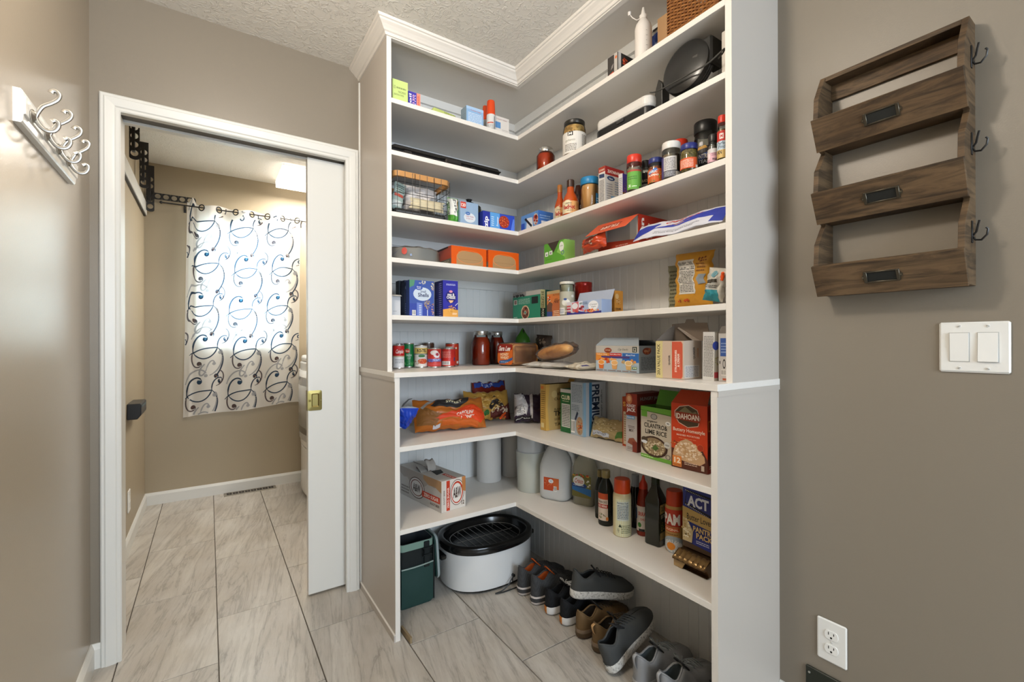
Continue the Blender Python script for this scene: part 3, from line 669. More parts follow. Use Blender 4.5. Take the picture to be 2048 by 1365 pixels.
# ================================================================ printing, packets, jars
_tc = {}
def glyphs(s, bold=.0, fine=False):
    k = (s, bold, fine)
    if k not in _tc:
        cu = bpy.data.curves.new('lettering', 'FONT'); cu.body = s; cu.resolution_u = 2; cu.offset = bold; cu.space_line = .85
        o = bpy.data.objects.new('lettering', cu); COL.objects.link(o); bpy.context.view_layer.update()
        me = bpy.data.meshes.new_from_object(o); v = [(a.co.x, a.co.y) for a in me.vertices]; f = [tuple(p.vertices) for p in me.polygons]
        bpy.data.objects.remove(o); bpy.data.curves.remove(cu); bpy.data.meshes.remove(me)
        x0 = min(a for a, b in v); x1 = max(a for a, b in v); y0 = min(b for a, b in v); y1 = max(b for a, b in v)
        if fine:
            lim = (y1 - y0) * .28; T3 = [(g[0], g[i], g[i + 1]) for g in f for i in range(1, len(g) - 1)]; mid = {}
            def mp_(i, j):
                q_ = (min(i, j), max(i, j))
                if q_ not in mid: mid[q_] = len(v); v.append(((v[i][0] + v[j][0]) / 2, (v[i][1] + v[j][1]) / 2))
                return mid[q_]
            for _ in range(3):
                out = []
                for a, b, c in T3:
                    if max(math.dist(v[a], v[b]), math.dist(v[b], v[c]), math.dist(v[a], v[c])) > lim:
                        x_, y_, z_ = mp_(a, b), mp_(b, c), mp_(c, a); out += [(a, x_, z_), (x_, b, y_), (z_, y_, c), (x_, y_, z_)]
                    else: out.append((a, b, c))
                T3 = out
            f = T3
        _tc[k] = ([((a - x0) / (x1 - x0 or 1), (b - y0) / (y1 - y0 or 1)) for a, b in v], f)
    return _tc[k]
_rng = random.Random(5)
def art(name, parent, mp, items, W=1, H_=1, du=0):
    """flat print as thin geometry on a face. mp(u,v,e) places a point; item coords are fractions of W x H_.
    ('r',x,y,w,h,col) ('e',cx,cy,rx,ry,col) ('t',text,x,y,w,h,col[,bold,rot,shear]) ('p',[(x,y)..],col) ('l',x,y,w,h,col,n) small print ('b',x,y,w,h) barcode ('o',cx,cy,rx,ry,col,th) ring ('s',cx,cy,rx,ry,col,n,sz) scatter"""
    mb = MB(); e = .0003
    def poly(P, col):
        if du and len(P) == 4:
            a_, b_, c_, d_ = P; n_ = 12
            def bl(u, v): return tuple((a_[k] * (1 - u) + b_[k] * u) * (1 - v) + (d_[k] * (1 - u) + c_[k] * u) * v for k in (0, 1))
            mb.add([mp(x * W, y * H_, e) for x, y in (bl(i / n_, j / n_) for j in range(n_ + 1) for i in range(n_ + 1))], [(j * (n_ + 1) + i, j * (n_ + 1) + i + 1, (j + 1) * (n_ + 1) + i + 1, (j + 1) * (n_ + 1) + i) for j in range(n_) for i in range(n_)], col); return
        if du:
            Q = [tuple(P[i][k] * (1 - t) + P[(i + 1) % len(P)][k] * t for k in (0, 1)) for i in range(len(P)) for t in ((0, .25, .5, .75) if len(P) < 12 else (0,))]
            cx_ = sum(p[0] for p in Q) / len(Q); cy_ = sum(p[1] for p in Q) / len(Q); m_ = len(Q); R_n = 5
            V = [mp(cx_ * W, cy_ * H_, e)] + [mp((cx_ + (x - cx_) * j / R_n) * W, (cy_ + (y - cy_) * j / R_n) * H_, e) for j in range(1, R_n + 1) for x, y in Q]
            mb.add(V, [(0, 1 + i, 1 + (i + 1) % m_) for i in range(m_)] + [(1 + j * m_ + i, 1 + j * m_ + (i + 1) % m_, 1 + (j + 1) * m_ + (i + 1) % m_, 1 + (j + 1) * m_ + i) for j in range(R_n - 1) for i in range(m_)], col); return
        mb.add([mp(a * W, b * H_, e) for a, b in P], [tuple(range(len(P)))], col)
    def rect(x, y, w_, h_, col):
        n_ = max(1, int(math.ceil(w_ * W / du))) if du else 1; m_ = 1
        if mp.__dict__.get('dv'): m_ = max(1, int(math.ceil(h_ * H_ / mp.dv)))
        vs = [mp((x + w_ * i / n_) * W, (y + h_ * j / m_) * H_, e) for j in range(m_ + 1) for i in range(n_ + 1)]
        mb.add(vs, [(j * (n_ + 1) + i, j * (n_ + 1) + i + 1, (j + 1) * (n_ + 1) + i + 1, (j + 1) * (n_ + 1) + i) for j in range(m_) for i in range(n_)], col)
    for it in items:
        k = it[0]
        if k == 'r': rect(*it[1:6])
        elif k == 'p': poly(it[1], it[2])
        elif k == 'e':
            _, cx, cy, rx, ry, col = it; ns = 20
            P = [(cx + rx * math.cos(2 * PI * i / ns), cy + ry * math.sin(2 * PI * i / ns)) for i in range(ns)]
            poly(P, col)
        elif k == 'o':
            _, cx, cy, rx, ry, col, th = it; ns = 24
            P = [(cx + f * rx * math.cos(2 * PI * i / ns), cy + f * ry * math.sin(2 * PI * i / ns)) for f in (1, 1 - th) for i in range(ns)]
            mb.add([mp(a * W, b * H_, e) for a, b in P], [(i, (i + 1) % ns, ns + (i + 1) % ns, ns + i) for i in range(ns)], col)
        elif k == 't':
            s_, x, y, w_, h_, col = it[1:7]; bold = it[7] if len(it) > 7 else 0; rot = it[8] if len(it) > 8 else 0; sh = it[9] if len(it) > 9 else 0
            v, f = glyphs(s_, bold, bool(du)); vs = []
            for a, b in v:
                a = a * (1 - sh) + sh * b
                if rot == 90: a, b = 1 - b, a
                elif rot == -90: a, b = b, 1 - a
                vs.append(mp((x + a * w_) * W, (y + b * h_) * H_, e))
            mb.add(vs, f, col)
        elif k == 'l':
            _, x, y, w_, h_, col, n_ = it
            for i in range(n_):
                x_ = x
                while x_ < x + w_ - .02 * w_:
                    ww = min(_rng.uniform(.06, .24) * w_, x + w_ - x_)
                    rect(x_, y + h_ * (i + .25) / n_, ww, h_ * .42 / n_, col); x_ += ww + .03 * w_
        elif k == 'b':
            _, x, y, w_, h_ = it; rect(x, y, w_, h_, '#f4f2ee'); e += .00006; x_ = x + w_ * .06
            while x_ < x + w_ * .92:
                ww = _rng.choice((.02, .03, .05)) * w_; rect(x_, y + h_ * .12, ww, h_ * .8, '#1c1a18'); x_ += ww + _rng.choice((.025, .04)) * w_
        elif k == 's':
            _, cx, cy, rx, ry, col, n_, sz = it; rr_ = random.Random(int(cx * 100 + cy * 1000 + n_))
            for i in range(n_):
                a = rr_.uniform(0, 2 * PI); q_ = math.sqrt(rr_.random()); s1 = sz * rr_.uniform(.6, 1.3); c_ = col[i % len(col)] if isinstance(col, (list, tuple)) else col
                x_, y_ = cx + rx * q_ * math.cos(a), cy + ry * q_ * math.sin(a); b0 = rr_.uniform(0, PI)
                mb.add([mp((x_ + s1 * math.cos(b0 + t) ) * W, (y_ + s1 * W / H_ * math.sin(b0 + t) * rr_.uniform(.5, .9)) * H_, e) for t in (0, 1.2, 2.2, 3.3, 4.4, 5.3)], [(0, 1, 2, 3, 4, 5)], c_)
                if i % 6 == 5: e += .00002
        e += .00005
    return obj(name, mb, parent)
def faces_of(w, d, h):
    return dict(F=(lambda u, v, e: (u, -e, v), w, h), L=(lambda u, v, e: (-e, d - u, v), d, h), R=(lambda u, v, e: (w + e, u, v), d, h),
                T=(lambda u, v, e: (u, v, h + e), w, d))
NM = dict(F='front_print', L='side_print', R='side_print', T='top_print')
def shell(mb, w, d, h, col, inner, t=.0012, x=0, y=0):
    """open-topped carton walls and floor; col may be a dict of faces"""
    c = col if isinstance(col, dict) else {'*': col}
    def two(a, b, cc): mb.box(*a, cc, b)
    cF = c.get('F', c['*']); cR = c.get('R', c['*']); cL = c.get('L', c['*']); cK = c.get('K', c['*'])
    mb.box(x, x + w, y, y + t, 0, h, {'F': cF, 'K': inner, '*': cF}); mb.box(x, x + w, y + d - t, y + d, 0, h, {'K': cK, 'F': inner, '*': cK})
    mb.box(x, x + t, y + t, y + d - t, 0, h, {'L': cL, 'R': inner, '*': cL}); mb.box(x + w - t, x + w, y + t, y + d - t, 0, h, {'R': cR, 'L': inner, '*': cR})
    mb.box(x + t, x + w - t, y + t, y + d - t, 0, t, {'T': inner, '*': c['*']})
def carton(name, label, cat, loc, w, d, h, col, rot=-PI / 2, prints={}, open_=None, inner='#8a8078', flaps=(), group=None, tilt=0):
    """loc: bottom front left corner as seen from the aisle"""
    if abs(rot + PI / 2) < .08: d = min(d, XPB - loc[0] - .006)
    t = thing(name, label, cat, loc, rot, group)
    if tilt: t.rotation_euler = (0, tilt, rot)
    mb = MB()
    if open_: shell(mb, w, d, h, col, inner)
    elif isinstance(col, dict): mb.box(0, w, 0, d, 0, h, col)
    else: mb.box(0, w, 0, d, 0, h, mat(col, .42))
    obj('carton', mb, t, bevel=0 if open_ else .0008)
    fc = faces_of(w, d, h)
    for k, its in prints.items(): art(NM[k], t, fc[k][0], its, fc[k][1], fc[k][2])
    for fl in flaps:        # (side, length, angle up from horizontal outwards, outer colour, inner colour)
        side_, L_, ang, co, ci = fl[:5]; mb = MB(); c_, s_ = math.cos(ang), math.sin(ang); tt = .0008
        if side_ == 'F': P = [(0, 0, h), (w, 0, h), (w, -L_ * c_, h + L_ * s_), (0, -L_ * c_, h + L_ * s_)]
        elif side_ == 'K': P = [(w, d, h), (0, d, h), (0, d + L_ * c_, h + L_ * s_), (w, d + L_ * c_, h + L_ * s_)]
        elif side_ == 'R': P = [(w, 0, h), (w, d, h), (w + L_ * c_, d, h + L_ * s_), (w + L_ * c_, 0, h + L_ * s_)]
        else: P = [(0, d, h), (0, 0, h), (-L_ * c_, 0, h + L_ * s_), (-L_ * c_, d, h + L_ * s_)]
        P = [Vector(p) for p in P]; n_ = (P[1] - P[0]).cross(P[3] - P[0]).normalized() * tt
        if len(fl) > 5: m_ = fl[5]; P[2] = P[2] + (P[3] - P[2]) * m_; P[3] = P[3] + (P[2] - P[3]) * m_
        mb.add(P, [(0, 1, 2, 3)], co); mb.add([p + n_ for p in P], [(3, 2, 1, 0)], ci)
        mb.add(P + [p + n_ for p in P], [(0, 4, 5, 1), (1, 5, 6, 2), (2, 6, 7, 3), (3, 7, 4, 0)], co); obj('flap', mb, t)
    return t
def cyl(r, z0=0, a0=0):
    f = lambda u, v, e: ((r + e) * math.sin(u / r + a0), -(r + e) * math.cos(u / r + a0), z0 + v); return f
def wrap(name, t, r, z0, h, items, a0=0, span=PI * .95, e0=.0002):
    """print wrapped round a cylinder of radius r; x fraction 0..1 spans angle span centred on the local front"""
    W = r * span; f = lambda u, v, e: ((r + e + e0) * math.sin((u - W / 2) / r + a0), -(r + e + e0) * math.cos((u - W / 2) / r + a0), z0 + v)
    return art(name, t, f, items, W, h, du=r * .2)
def spot(x, y, z): return (x, y, z)
def px_w(px0, px1, x, y):
    """radius of an upright cylinder centred at x,y seen between two columns of the photograph"""
    D = x * FW.x + y * FW.y; tt = ((px0 + px1) / 2 - 1024) / FPX; return abs(px1 - px0) * D / (2 * FPX * math.sqrt(1 + tt * tt))
def onR(px0, px1, ytop, shelf, X):          # cylinder on the right run: centre, radius, height
    c = at((px0 + px1) / 2, 640, X=X); z_ = ZS[shelf]; r = px_w(px0, px1, c.x, c.y); tt = at((px0 + px1) / 2, ytop, X=X).z - z_; return (c.x, c.y, z_), r, tt
def onL(px0, px1, ytop, shelf, Y):
    c = at((px0 + px1) / 2, 640, Y=Y); z_ = ZS[shelf]; r = px_w(px0, px1, c.x, c.y); return (c.x, c.y, z_), r, at((px0 + px1) / 2, ytop, Y=Y).z - z_
def boxR(px0, px1, ytop, shelf, X, py=640):         # front face on the plane X: left front corner, width, height
    a = at(px0, py, X=X); b = at(px1, py, X=X); h = at(px0, ytop, X=X).z - ZS[shelf]; return (X, a.y, ZS[shelf]), a.y - b.y, h
def boxL(px0, px1, ytop, shelf, Y, py=640):
    a = at(px0, py, Y=Y); b = at(px1, py, Y=Y); h = at(px0, ytop, Y=Y).z - ZS[shelf]; return (a.x, Y, ZS[shelf]), b.x - a.x, h
TIN = mat('#c9c7c2', .25, .9)
def aim(loc): return math.atan2(loc[0], -(-loc[1])) * -1     # turns local -y towards the camera
def face_cam(loc, k=.0): return -math.atan2(loc[0] - CAM.x, loc[1] - CAM.y)
def can(label, px0, px1, ytop, Y, base, items, group='food cans on the counter', h=None):
    loc, r, hh = onL(px0, px1, ytop, 6, Y); hh = h or hh; r *= .965
    t = thing('food_can', label, 'can', loc, face_cam(loc), group); mb = MB()
    mb.lathe([(r * .97, 0), (r, .001), (r, .003), (r * .985, .004), (r * .985, hh - .004), (r, hh - .003), (r, hh - .0008), (r * .97, hh), (r * .95, hh - .003), (.0005, hh - .003)], TIN, n=24); obj('tin', mb, t)
    mb = MB(); mb.lathe([(r * .985 + .0003, .005), (r * .985 + .0003, hh - .005)], mat(base, .35), n=24); mb.f = mb.f[:24]; mb.mi = mb.mi[:24]; mb.sm = mb.sm[:24]; obj('label_wrap', mb, t)
    wrap('label_print', t, r * .985 + .0003, .005, hh - .01, items); return t
def pouch(mb, w, h, th, mt, nu=26, nv=26, seed=1, wr=.10, top=None, bot=None, ends='uv', tf=None, back=None):
    """pillow bag: w across, h long, th thick; returns a surface function for print on its front.
    crimped flat at both ends of v (and pinched at u)"""
    rg = random.Random(seed); ph = [rg.uniform(0, 6) for _ in range(8)]; fr = [rg.uniform(3, 9) for _ in range(8)]
    def prof(u, v):
        a = max(0, 1 - (2 * u - 1) ** 2) ** .5; b = max(0, 1 - abs(2 * v - 1) ** 3.2) ** .75
        wv_ = sum(math.sin(fr[i] * (u * math.cos(i * 1.3) + v * math.sin(i * 1.3)) * 2.2 + ph[i]) for i in range(6)) / 6
        return th / 2 * a * b * (1 + wr * 2.4 * wv_) + th * wr * .35 * abs(math.sin(u * 17 + ph[6] + 3 * v)) * a * b
    def P(u, v, sgn=1, e=0):
        z_ = prof(u, v); sh = 1 - .10 * (1 - abs(2 * v - 1) ** 2)
        x = (u - .5) * w * sh + w * .022 * math.sin(v * 19 + ph[0]) + w * .015 * math.sin(v * 41 + ph[1]); y = -sgn * (z_ + e); q_ = (x, y, v * h)
        return tf(*q_) if tf else q_
    P.w, P.h = w, h
    mb.grid(lambda u, v: P(u, v, 1), nu, nv, mt); mb.grid(lambda u, v: P(1 - u, v, -1), nu, nv, back or mt)
    return P
def pouch_art(name, t, P, items):
    f = lambda u, v, e: P(u, v, 1, e + .0012)
    f.dv = .05; o = art(name, t, f, items, 1, 1, du=.06); return o
def lies(L0):   # maps pouch coords (x across, y thickness, z length) to a bag lying on its back, front up
    return lambda x, y, z_: (x, z_, -y + L0)

# ================================================================ LEFT RUN
def dL(x0, Y, px): return max(.01, at(px, 640, X=x0).y - Y)
def dR(yb, X, px): return max(.01, at(px, 640, Y=yb).x - X)
W_ = '#efece6'; K_ = '#1c1b1c'
# ---- top shelf
l, w_, h_ = boxL(786, 817, 157, 1, 1.778)
carton('paper_carton', 'lime green paper box at the left end of the top shelf', 'box', l, w_, .055, h_, {'F': '#c5d985', 'L': '#d9d6ca', '*': '#dfe3c4'}, 0, {'F': [('t', '10', .08, .60, .12, .15, '#6d7a4a'), ('l', .26, .60, .62, .16, '#8a9a62', 1), ('t', 'PARCHMENT', .38, .46, .5, .09, '#59663a'), ('t', 'BAKING PAPER', .12, .34, .62, .08, '#6d7a4a'), ('r', 0, 0, 1, .05, '#8a8e80')]})
l, w_, h_ = boxL(818, 842, 182, 1, 1.785)
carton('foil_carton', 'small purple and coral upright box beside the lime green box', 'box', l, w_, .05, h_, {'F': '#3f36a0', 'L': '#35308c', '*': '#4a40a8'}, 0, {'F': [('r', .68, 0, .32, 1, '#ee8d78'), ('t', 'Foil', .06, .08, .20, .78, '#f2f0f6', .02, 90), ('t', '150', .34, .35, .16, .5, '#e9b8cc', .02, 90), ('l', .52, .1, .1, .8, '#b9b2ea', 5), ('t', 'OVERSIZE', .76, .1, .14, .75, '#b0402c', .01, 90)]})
c = at(890, 222, Y=1.83); t = thing('slotted_tray', 'lime green slotted plastic tray lying on the top left shelf', 'tray', (c.x - .014, 1.83, ZS[1]), .15)
LG = mat('#c3d27a', .35); mb = MB(); wd = .085
mb.add([(-wd, -.05, 0), (wd, -.05, 0), (wd, .06, 0), (-wd, .06, 0), (-wd * .72, -.03, .042), (wd * .55, -.03, .042), (wd * .55, .045, .042), (-wd * .72, .045, .042)], [(0, 3, 2, 1), (4, 5, 6, 7), (0, 1, 5, 4), (1, 2, 6, 5), (2, 3, 7, 6), (3, 0, 4, 7)], LG); obj('body', mb, t, bevel=.006)
for k in range(7):
    mb = MB(); x = -.012 + k * .009; mb.add([(x, -.0335 - .0004, .037), (x + .004, -.0335, .037), (x + .006, -.0475, .006), (x + .002, -.0475, .006)], [(3, 2, 1, 0)], '#8c994e'); obj('slot', mb, t)
l, w_, h_ = boxL(934, 968, 211, 1, 1.785)
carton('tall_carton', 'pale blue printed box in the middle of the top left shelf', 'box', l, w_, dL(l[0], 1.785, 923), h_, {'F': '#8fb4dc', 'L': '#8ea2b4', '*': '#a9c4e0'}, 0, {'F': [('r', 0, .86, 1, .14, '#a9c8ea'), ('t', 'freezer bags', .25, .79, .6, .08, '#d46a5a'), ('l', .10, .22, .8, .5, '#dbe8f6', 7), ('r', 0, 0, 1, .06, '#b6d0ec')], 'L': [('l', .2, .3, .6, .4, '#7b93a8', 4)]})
def spray(label, px0, px1, ytop, Y, cap, body, cat='spray can', run='L', sh=1, items=(), hcap=.3, face=None):
    loc, r, h = onL(px0, px1, ytop, sh, Y) if run == 'L' else onR(px0, px1, ytop, sh, Y)
    t = thing('spray_can', label, cat, loc, face_cam(loc) if face is None else face); mb = MB(); hc = h * (1 - hcap)
    mb.lathe([(r * .96, 0), (r, .002), (r, hc - .012), (r * .93, hc - .004), (r * .9, hc)], mat(body, .3), n=22); obj('can_body', mb, t)
    mb = MB(); mb.lathe([(r * .97, hc - .008), (r * .97, hc + .002), (r * .90, h - .02), (r * .86, h - .004), (r * .80, h), (.0005, h)], mat(cap, .35), n=22); obj('cap', mb, t)
    if items: wrap('label_print', t, r, .006, hc - .02, items)
    return t
spray('white spray can with orange cap behind the front one on the top left shelf', 966, 977, 214, 1.86, '#cf4a1e', '#d7d5d0', items=[('r', 0, .1, 1, .3, '#a33f38')], hcap=.38)
spray('white spray can with orange cap standing in front on the top left shelf', 974, 992, 204, 1.80, '#dd4a1a', '#d9d8d6', items=[('r', .2, .5, .5, .07, '#c8553a'), ('l', .2, .15, .6, .3, '#9c9c9c', 4), ('r', .75, .05, .1, .9, '#8a8a8c')], hcap=.38)
l, w_, h_ = boxL(991, 1019, 231, 1, 1.80)
carton('white_carton', 'white box with blue squares near the corner of the top shelf', 'box', l, w_, .05, h_, {'*': '#dcd6d0'}, 0, {'F': [('r', .02, .42, .38, .3, '#5b8fc4'), ('r', .02, .1, .38, .14, '#6b9ccc'), ('t', 'freezer labels', .1, .84, .75, .06, '#a0605c'), ('l', .5, .12, .42, .3, '#b7b2ae', 4)]})
# ---- second shelf: long black case
z_ = ZS[2]; xa = XL + T + .004; xb = at(1003, 340, Y=1.79).x
t = thing('griddle', 'long low black plastic griddle case filling the second left shelf', 'griddle', (xa, 1.79, z_)); BP = mat('#1b1a19', .35, 0, .5)
Lw = xb - xa; h0 = at(800, 284, Y=1.79).z - z_; h1 = at(1000, 340, Y=1.79).z - z_; hh = (h0 + h1) / 2
mb = MB(); mb.prism([(.01, 0), (Lw - .03, 0), (Lw - .02, .02), (Lw - .004, hh * .45), (Lw, hh * .8), (Lw - .012, hh), (.03, hh), (.0, hh * .6)], .012, .25, BP, lambda a, b, n: (a, n, b)); obj('case', mb, t, bevel=.005)
mb = MB(); mb.cbox(.0, Lw, 0, .02, hh * .62, hh * .74, BP, .003); obj('rim', mb, t)
mb = MB(); mb.cbox(Lw * .46, Lw * .60, -.012, .014, hh * .30, hh * .66, mat('#2b2826', .3), .004); obj('handle', mb, t)
mb = MB(); mb.cbox(Lw * .12, Lw * .18, -.004, .014, hh * .1, hh * .55, mat('#2b2826', .3), .002); obj('latch', mb, t)
mb = MB(); mb.cbox(Lw * .70, Lw * .735, -.004, .014, hh * .05, hh * .5, mat('#2b2826', .3), .002); obj('latch', mb, t)
# ---- third shelf: wire basket and its bags
z_ = ZS[3]; Y0 = 1.775; x0 = at(787, 400, Y=Y0).x; x1 = at(903, 400, Y=Y0).x; hb = at(800, 341, Y=Y0).z - z_; D = .24
t = thing('wire_basket', 'black wire basket with a pale wooden rim on the third left shelf', 'basket', (x0, Y0, z_)); w_ = x1 - x0
WR = mat('#2c2b2b', .4, .6); WD = mat('#bd8a52', .5); mb = MB(); hr = hb - .012
def rring(w, d, r, n=6): return [(a, b) for a, b in rr2(0, w, 0, d, r, n)]
R1 = rring(w_, D, .03)
for zz in (.003, hb * .25, hb * .5, hb * .75): mb.tube([(a, b, zz) for a, b in R1], .0012, WR, 5, closed=True)
for k in range(8):
    x = w_ * (k + .5) / 8
    mb.tube([(x, 0, hb - .002), (x, 0, .002), (x, D, .002), (x, D, hb - .002)], .0012, WR, 5)
for k in range(7):
    y = D * (k + .5) / 7
    mb.tube([(0, y, hb - .002), (0, y, .002), (w_, y, .002), (w_, y, hb - .002)], .0012, WR, 5)
obj('wire_frame', mb, t)
mb = MB(); A = R1; B = [(w_ / 2 + (a - w_ / 2) * (1 - .012 / w_ * 2), D / 2 + (b - D / 2) * (1 - .012 / D * 2)) for a, b in R1]; n = len(A)
for zz0, zz1 in ((hb - .022, hb - .0),):
    mb.add([(a, b, zz0) for a, b in A] + [(a, b, zz1) for a, b in A] + [(a, b, zz0) for a, b in B] + [(a, b, zz1) for a, b in B],
           [(i, (i + 1) % n, n + (i + 1) % n, n + i) for i in range(n)] + [(n + i, n + (i + 1) % n, 3 * n + (i + 1) % n, 3 * n + i) for i in range(n)] + [(2 * n + (i + 1) % n, 2 * n + i, 3 * n + i, 3 * n + (i + 1) % n) for i in range(n)] + [((i + 1) % n, i, 2 * n + i, 2 * n + (i + 1) % n) for i in range(n)], WD)
obj('wooden_rim', mb, t)
mb = MB(); mb.tube([(w_ * .35, -.003, hb - .004), (w_ * .35, -.003, hb * .55), (w_ * .68, -.003, hb * .55), (w_ * .68, -.003, hb - .004)], .0014, WR, 5); obj('label_frame', mb, t)
def bag(name, label, cat, loc, rot, w, h, th, mt, seed=1, wr=.14, items=None, group=None, back=None, tf=None, n=26, film=None):
    t = thing(name, label, cat, loc, 0, group); t.rotation_euler = rot; mb = MB(); P = pouch(mb, w, h, th, mt, n, n, seed, wr, tf=tf, back=back); obj('bag', mb, t)
    if items: pouch_art('bag_print', t, P, items)
    return t
SHEET = mat('#dcdad6', .3); bag('plastic_bag', 'crumpled white plastic bag filling the wire basket', 'bag', (x0 + w_ * .60, Y0 + .11, z_ + .040), (-.06, .05, 0), w_ * .62, hb * .70, .10, mat('#d8d4d4', .35), 3, .20)
bag('paper_packet', 'teal and white flat packet leaning at the left of the wire basket', 'packet', (x0 + w_ * .13, Y0 + .07, z_ + .040), (-.05, .22, .1), .055, hb * .66, .02, mat('#a9bdb8', .35), 4, .1, [('r', .1, .1, .8, .2, '#d8dedb'), ('r', .1, .45, .8, .1, '#c0584a'), ('l', .15, .6, .7, .3, '#50625e', 4)])
bag('paper_packet', 'cream folded packet in front of the crumpled bag in the wire basket', 'packet', (x0 + w_ * .60, Y0 + .022, z_ + .041), (0, 0, 0), w_ * .62, .045, .016, mat('#cfc3a4', .5), 9, .12)
t = thing('black_pouch', 'black zipped pouch under the bags in the wire basket', 'pouch', (x0 + .01, Y0 + .02, z_ + .004)); mb = MB(); mb.cbox(0, w_ - .025, 0, .18, 0, .030, mat('#262626', .5), .008); obj('body', mb, t); mb = MB(); mb.box(.01, w_ - .04, -.001, .001, .014, .017, mat('#8a8d90', .3, 1)); obj('zip', mb, t)
# bag of chips beside the basket, pale blue box, freezer bag box
l, w2, h2 = boxL(894, 919, 403, 3, 1.80)
bag('snack_bag', 'green and white snack bag with black lettering right of the wire basket', 'bag', (l[0] + w2 * .64, 1.82, z_ + .001), (-.02, .0, 0), w2 * .85, h2 * 1.25, .05, mat('#4f9a35', .35), 12, .1, [('p', [(.0, .35), (.72, .30), (.80, .95), (0, .95)], '#e4e5e0'), ('t', 'uld', .34, .40, .30, .52, '#141414', .03, 90), ('p', [(.70, .5), (.82, .6), (.86, .9), (.75, .9)], '#d98a2e')])
l, w2, h2 = boxL(921, 957, 402, 3, 1.79)
carton('cutlery_box', 'pale blue box with a red 120 tag on the third left shelf', 'box', l, w2, .08, h2, {'*': '#8fa9c6'}, 0, {'F': [('r', .02, .72, .30, .26, '#c8402e'), ('t', '120', .05, .78, .24, .14, '#f4f0ea', .02), ('e', .52, .36, .32, .20, '#d4dbe2'), ('e', .42, .53, .13, .07, '#3a6bb0'), ('t', 'Great', .36, .51, .13, .04, '#f0f2f6'), ('t', 'Clear Forks', .30, .38, .44, .07, '#b5586a', .01), ('t', '& Spoons', .34, .28, .36, .07, '#b5586a', .01), ('l', .1, .04, .7, .08, '#7088a8', 1)]})
c = at(938, 396, Y=1.93); t = thing('dark_bowl', 'dark oval bowl turned over behind the pale blue box', 'bowl', (c.x, 1.93, z_ + .002), 0); mb = MB(); mb.lathe([(.075, 0), (.078, .004), (.06, .135), (.02, .155), (.0005, .157)], mat('#2e2f26', .3), n=24, sy=.8); obj('bowl', mb, t); mb = MB(); mb.lathe([(.008, .156), (.016, .168), (.0005, .172)], BLK, n=12); obj('knob', mb, t)
l, w2, h2 = boxL(962, 1030, 424, 3, 1.80)
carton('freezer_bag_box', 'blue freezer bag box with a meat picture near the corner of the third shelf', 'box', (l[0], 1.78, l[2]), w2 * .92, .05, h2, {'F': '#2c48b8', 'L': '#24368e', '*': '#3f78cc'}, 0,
       {'F': [('r', .0, 0, .22, 1, '#232f96'), ('t', 'zip', .04, .10, .15, .62, '#f2f2f6', .03, 90), ('r', .22, 0, .30, 1, '#5b9edd'), ('t', 'Freezer', .42, .25, .06, .55, '#eef4fa', .01, 90), ('l', .26, .2, .08, .6, '#cfe2f4', 5), ('e', .66, .55, .17, .36, '#a5321a'), ('s', .66, .55, .15, .32, ['#d8562c', '#e88a4e', '#8e2412'], 60, .014), ('p', [(.86, .0), (1, .0), (1, .8), (.95, .8)], '#5a7fe0')]}, tilt=0)
# ---- fourth shelf: paper plates and two orange trays of shells
z_ = ZS[4]; ca = at(827, 507, Y=1.87); t = thing('paper_plates', 'stack of white paper plates in clear wrap at the left of the fourth shelf', 'plates', (.735, 1.87, z_)); RPL = .118
mb = MB(); pr = [(.06, 0)]
for k in range(12): pr += [(RPL - .012, .002 + k * .0042), (RPL, .0045 + k * .0042), (RPL - .004, .0052 + k * .0042)]
mb.lathe(pr + [(RPL - .03, .050), (.0005, .049)], mat('#dddbd6', .6), n=36); obj('plate_stack', mb, t)
mb = MB(); mb.grid(lambda u, v: ((RPL + .004 + .003 * math.sin(u * 60) * (v > .1)) * math.cos(2 * PI * u) * (1 if v < .6 else 1 - (v - .6) * 2.4), (RPL + .004 + .003 * math.sin(u * 47)) * math.sin(2 * PI * u) * (1 if v < .6 else 1 - (v - .6) * 2.4), .0035 + min(v / .6, 1) * .056 + .002 * math.sin(u * 70)), 60, 6, FILM, cu=True); obj('clear_wrap', mb, t)
wrap('label_print', t, RPL + .008, .01, .045, [('e', .38, .55, .03, .32, '#b8473c'), ('p', [(.24, .2), (.30, .55), (.33, .75), (.28, .4)], '#4a5f9c'), ('r', .44, .1, .02, .2, '#8899b8')], a0=-.25)
def shellbox(label, px0, px1, ytop, Y, pside=None):
    l, w_, h_ = boxL(px0, px1, ytop, 4, Y); d = .13 if not pside else min(.2, dL(l[0], Y, pside))
    t = thing('shell_box', label, 'box', l, 0, 'orange food boxes with cardboard windows'); OR = mat('#d8580f', .35)
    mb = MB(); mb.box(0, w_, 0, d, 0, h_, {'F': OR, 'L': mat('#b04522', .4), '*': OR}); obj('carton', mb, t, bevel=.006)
    f = faces_of(w_, d, h_)
    art('window_print', t, f['F'][0], [('p', [(.14, .0), (.90, .0), (.90, .45), (.86, .66), (.76, .76), (.30, .80), (.20, .72), (.14, .5)], '#a9865c'), ('r', .2, .36, .66, .02, '#96744c'), ('o', .52, .50, .38, .34, '#e9823e', .04)], w_, h_)
    art('side_print', t, f['L'][0], [('r', 0, .0, 1, .38, '#6f6a5c'), ('l', .05, .05, .8, .28, '#c9c2ae', 4), ('p', [(.1, .9), (.8, .92), (.8, 1.0), (.1, .98)], '#3b2218')], d, h_); return t
shellbox('orange food box with a cardboard window, left of the pair on the fourth shelf', 903, 973, 491, 1.80, 873)
shellbox('orange food box with a cardboard window, right of the pair nearest the corner', 977, 1038, 500, 1.79)
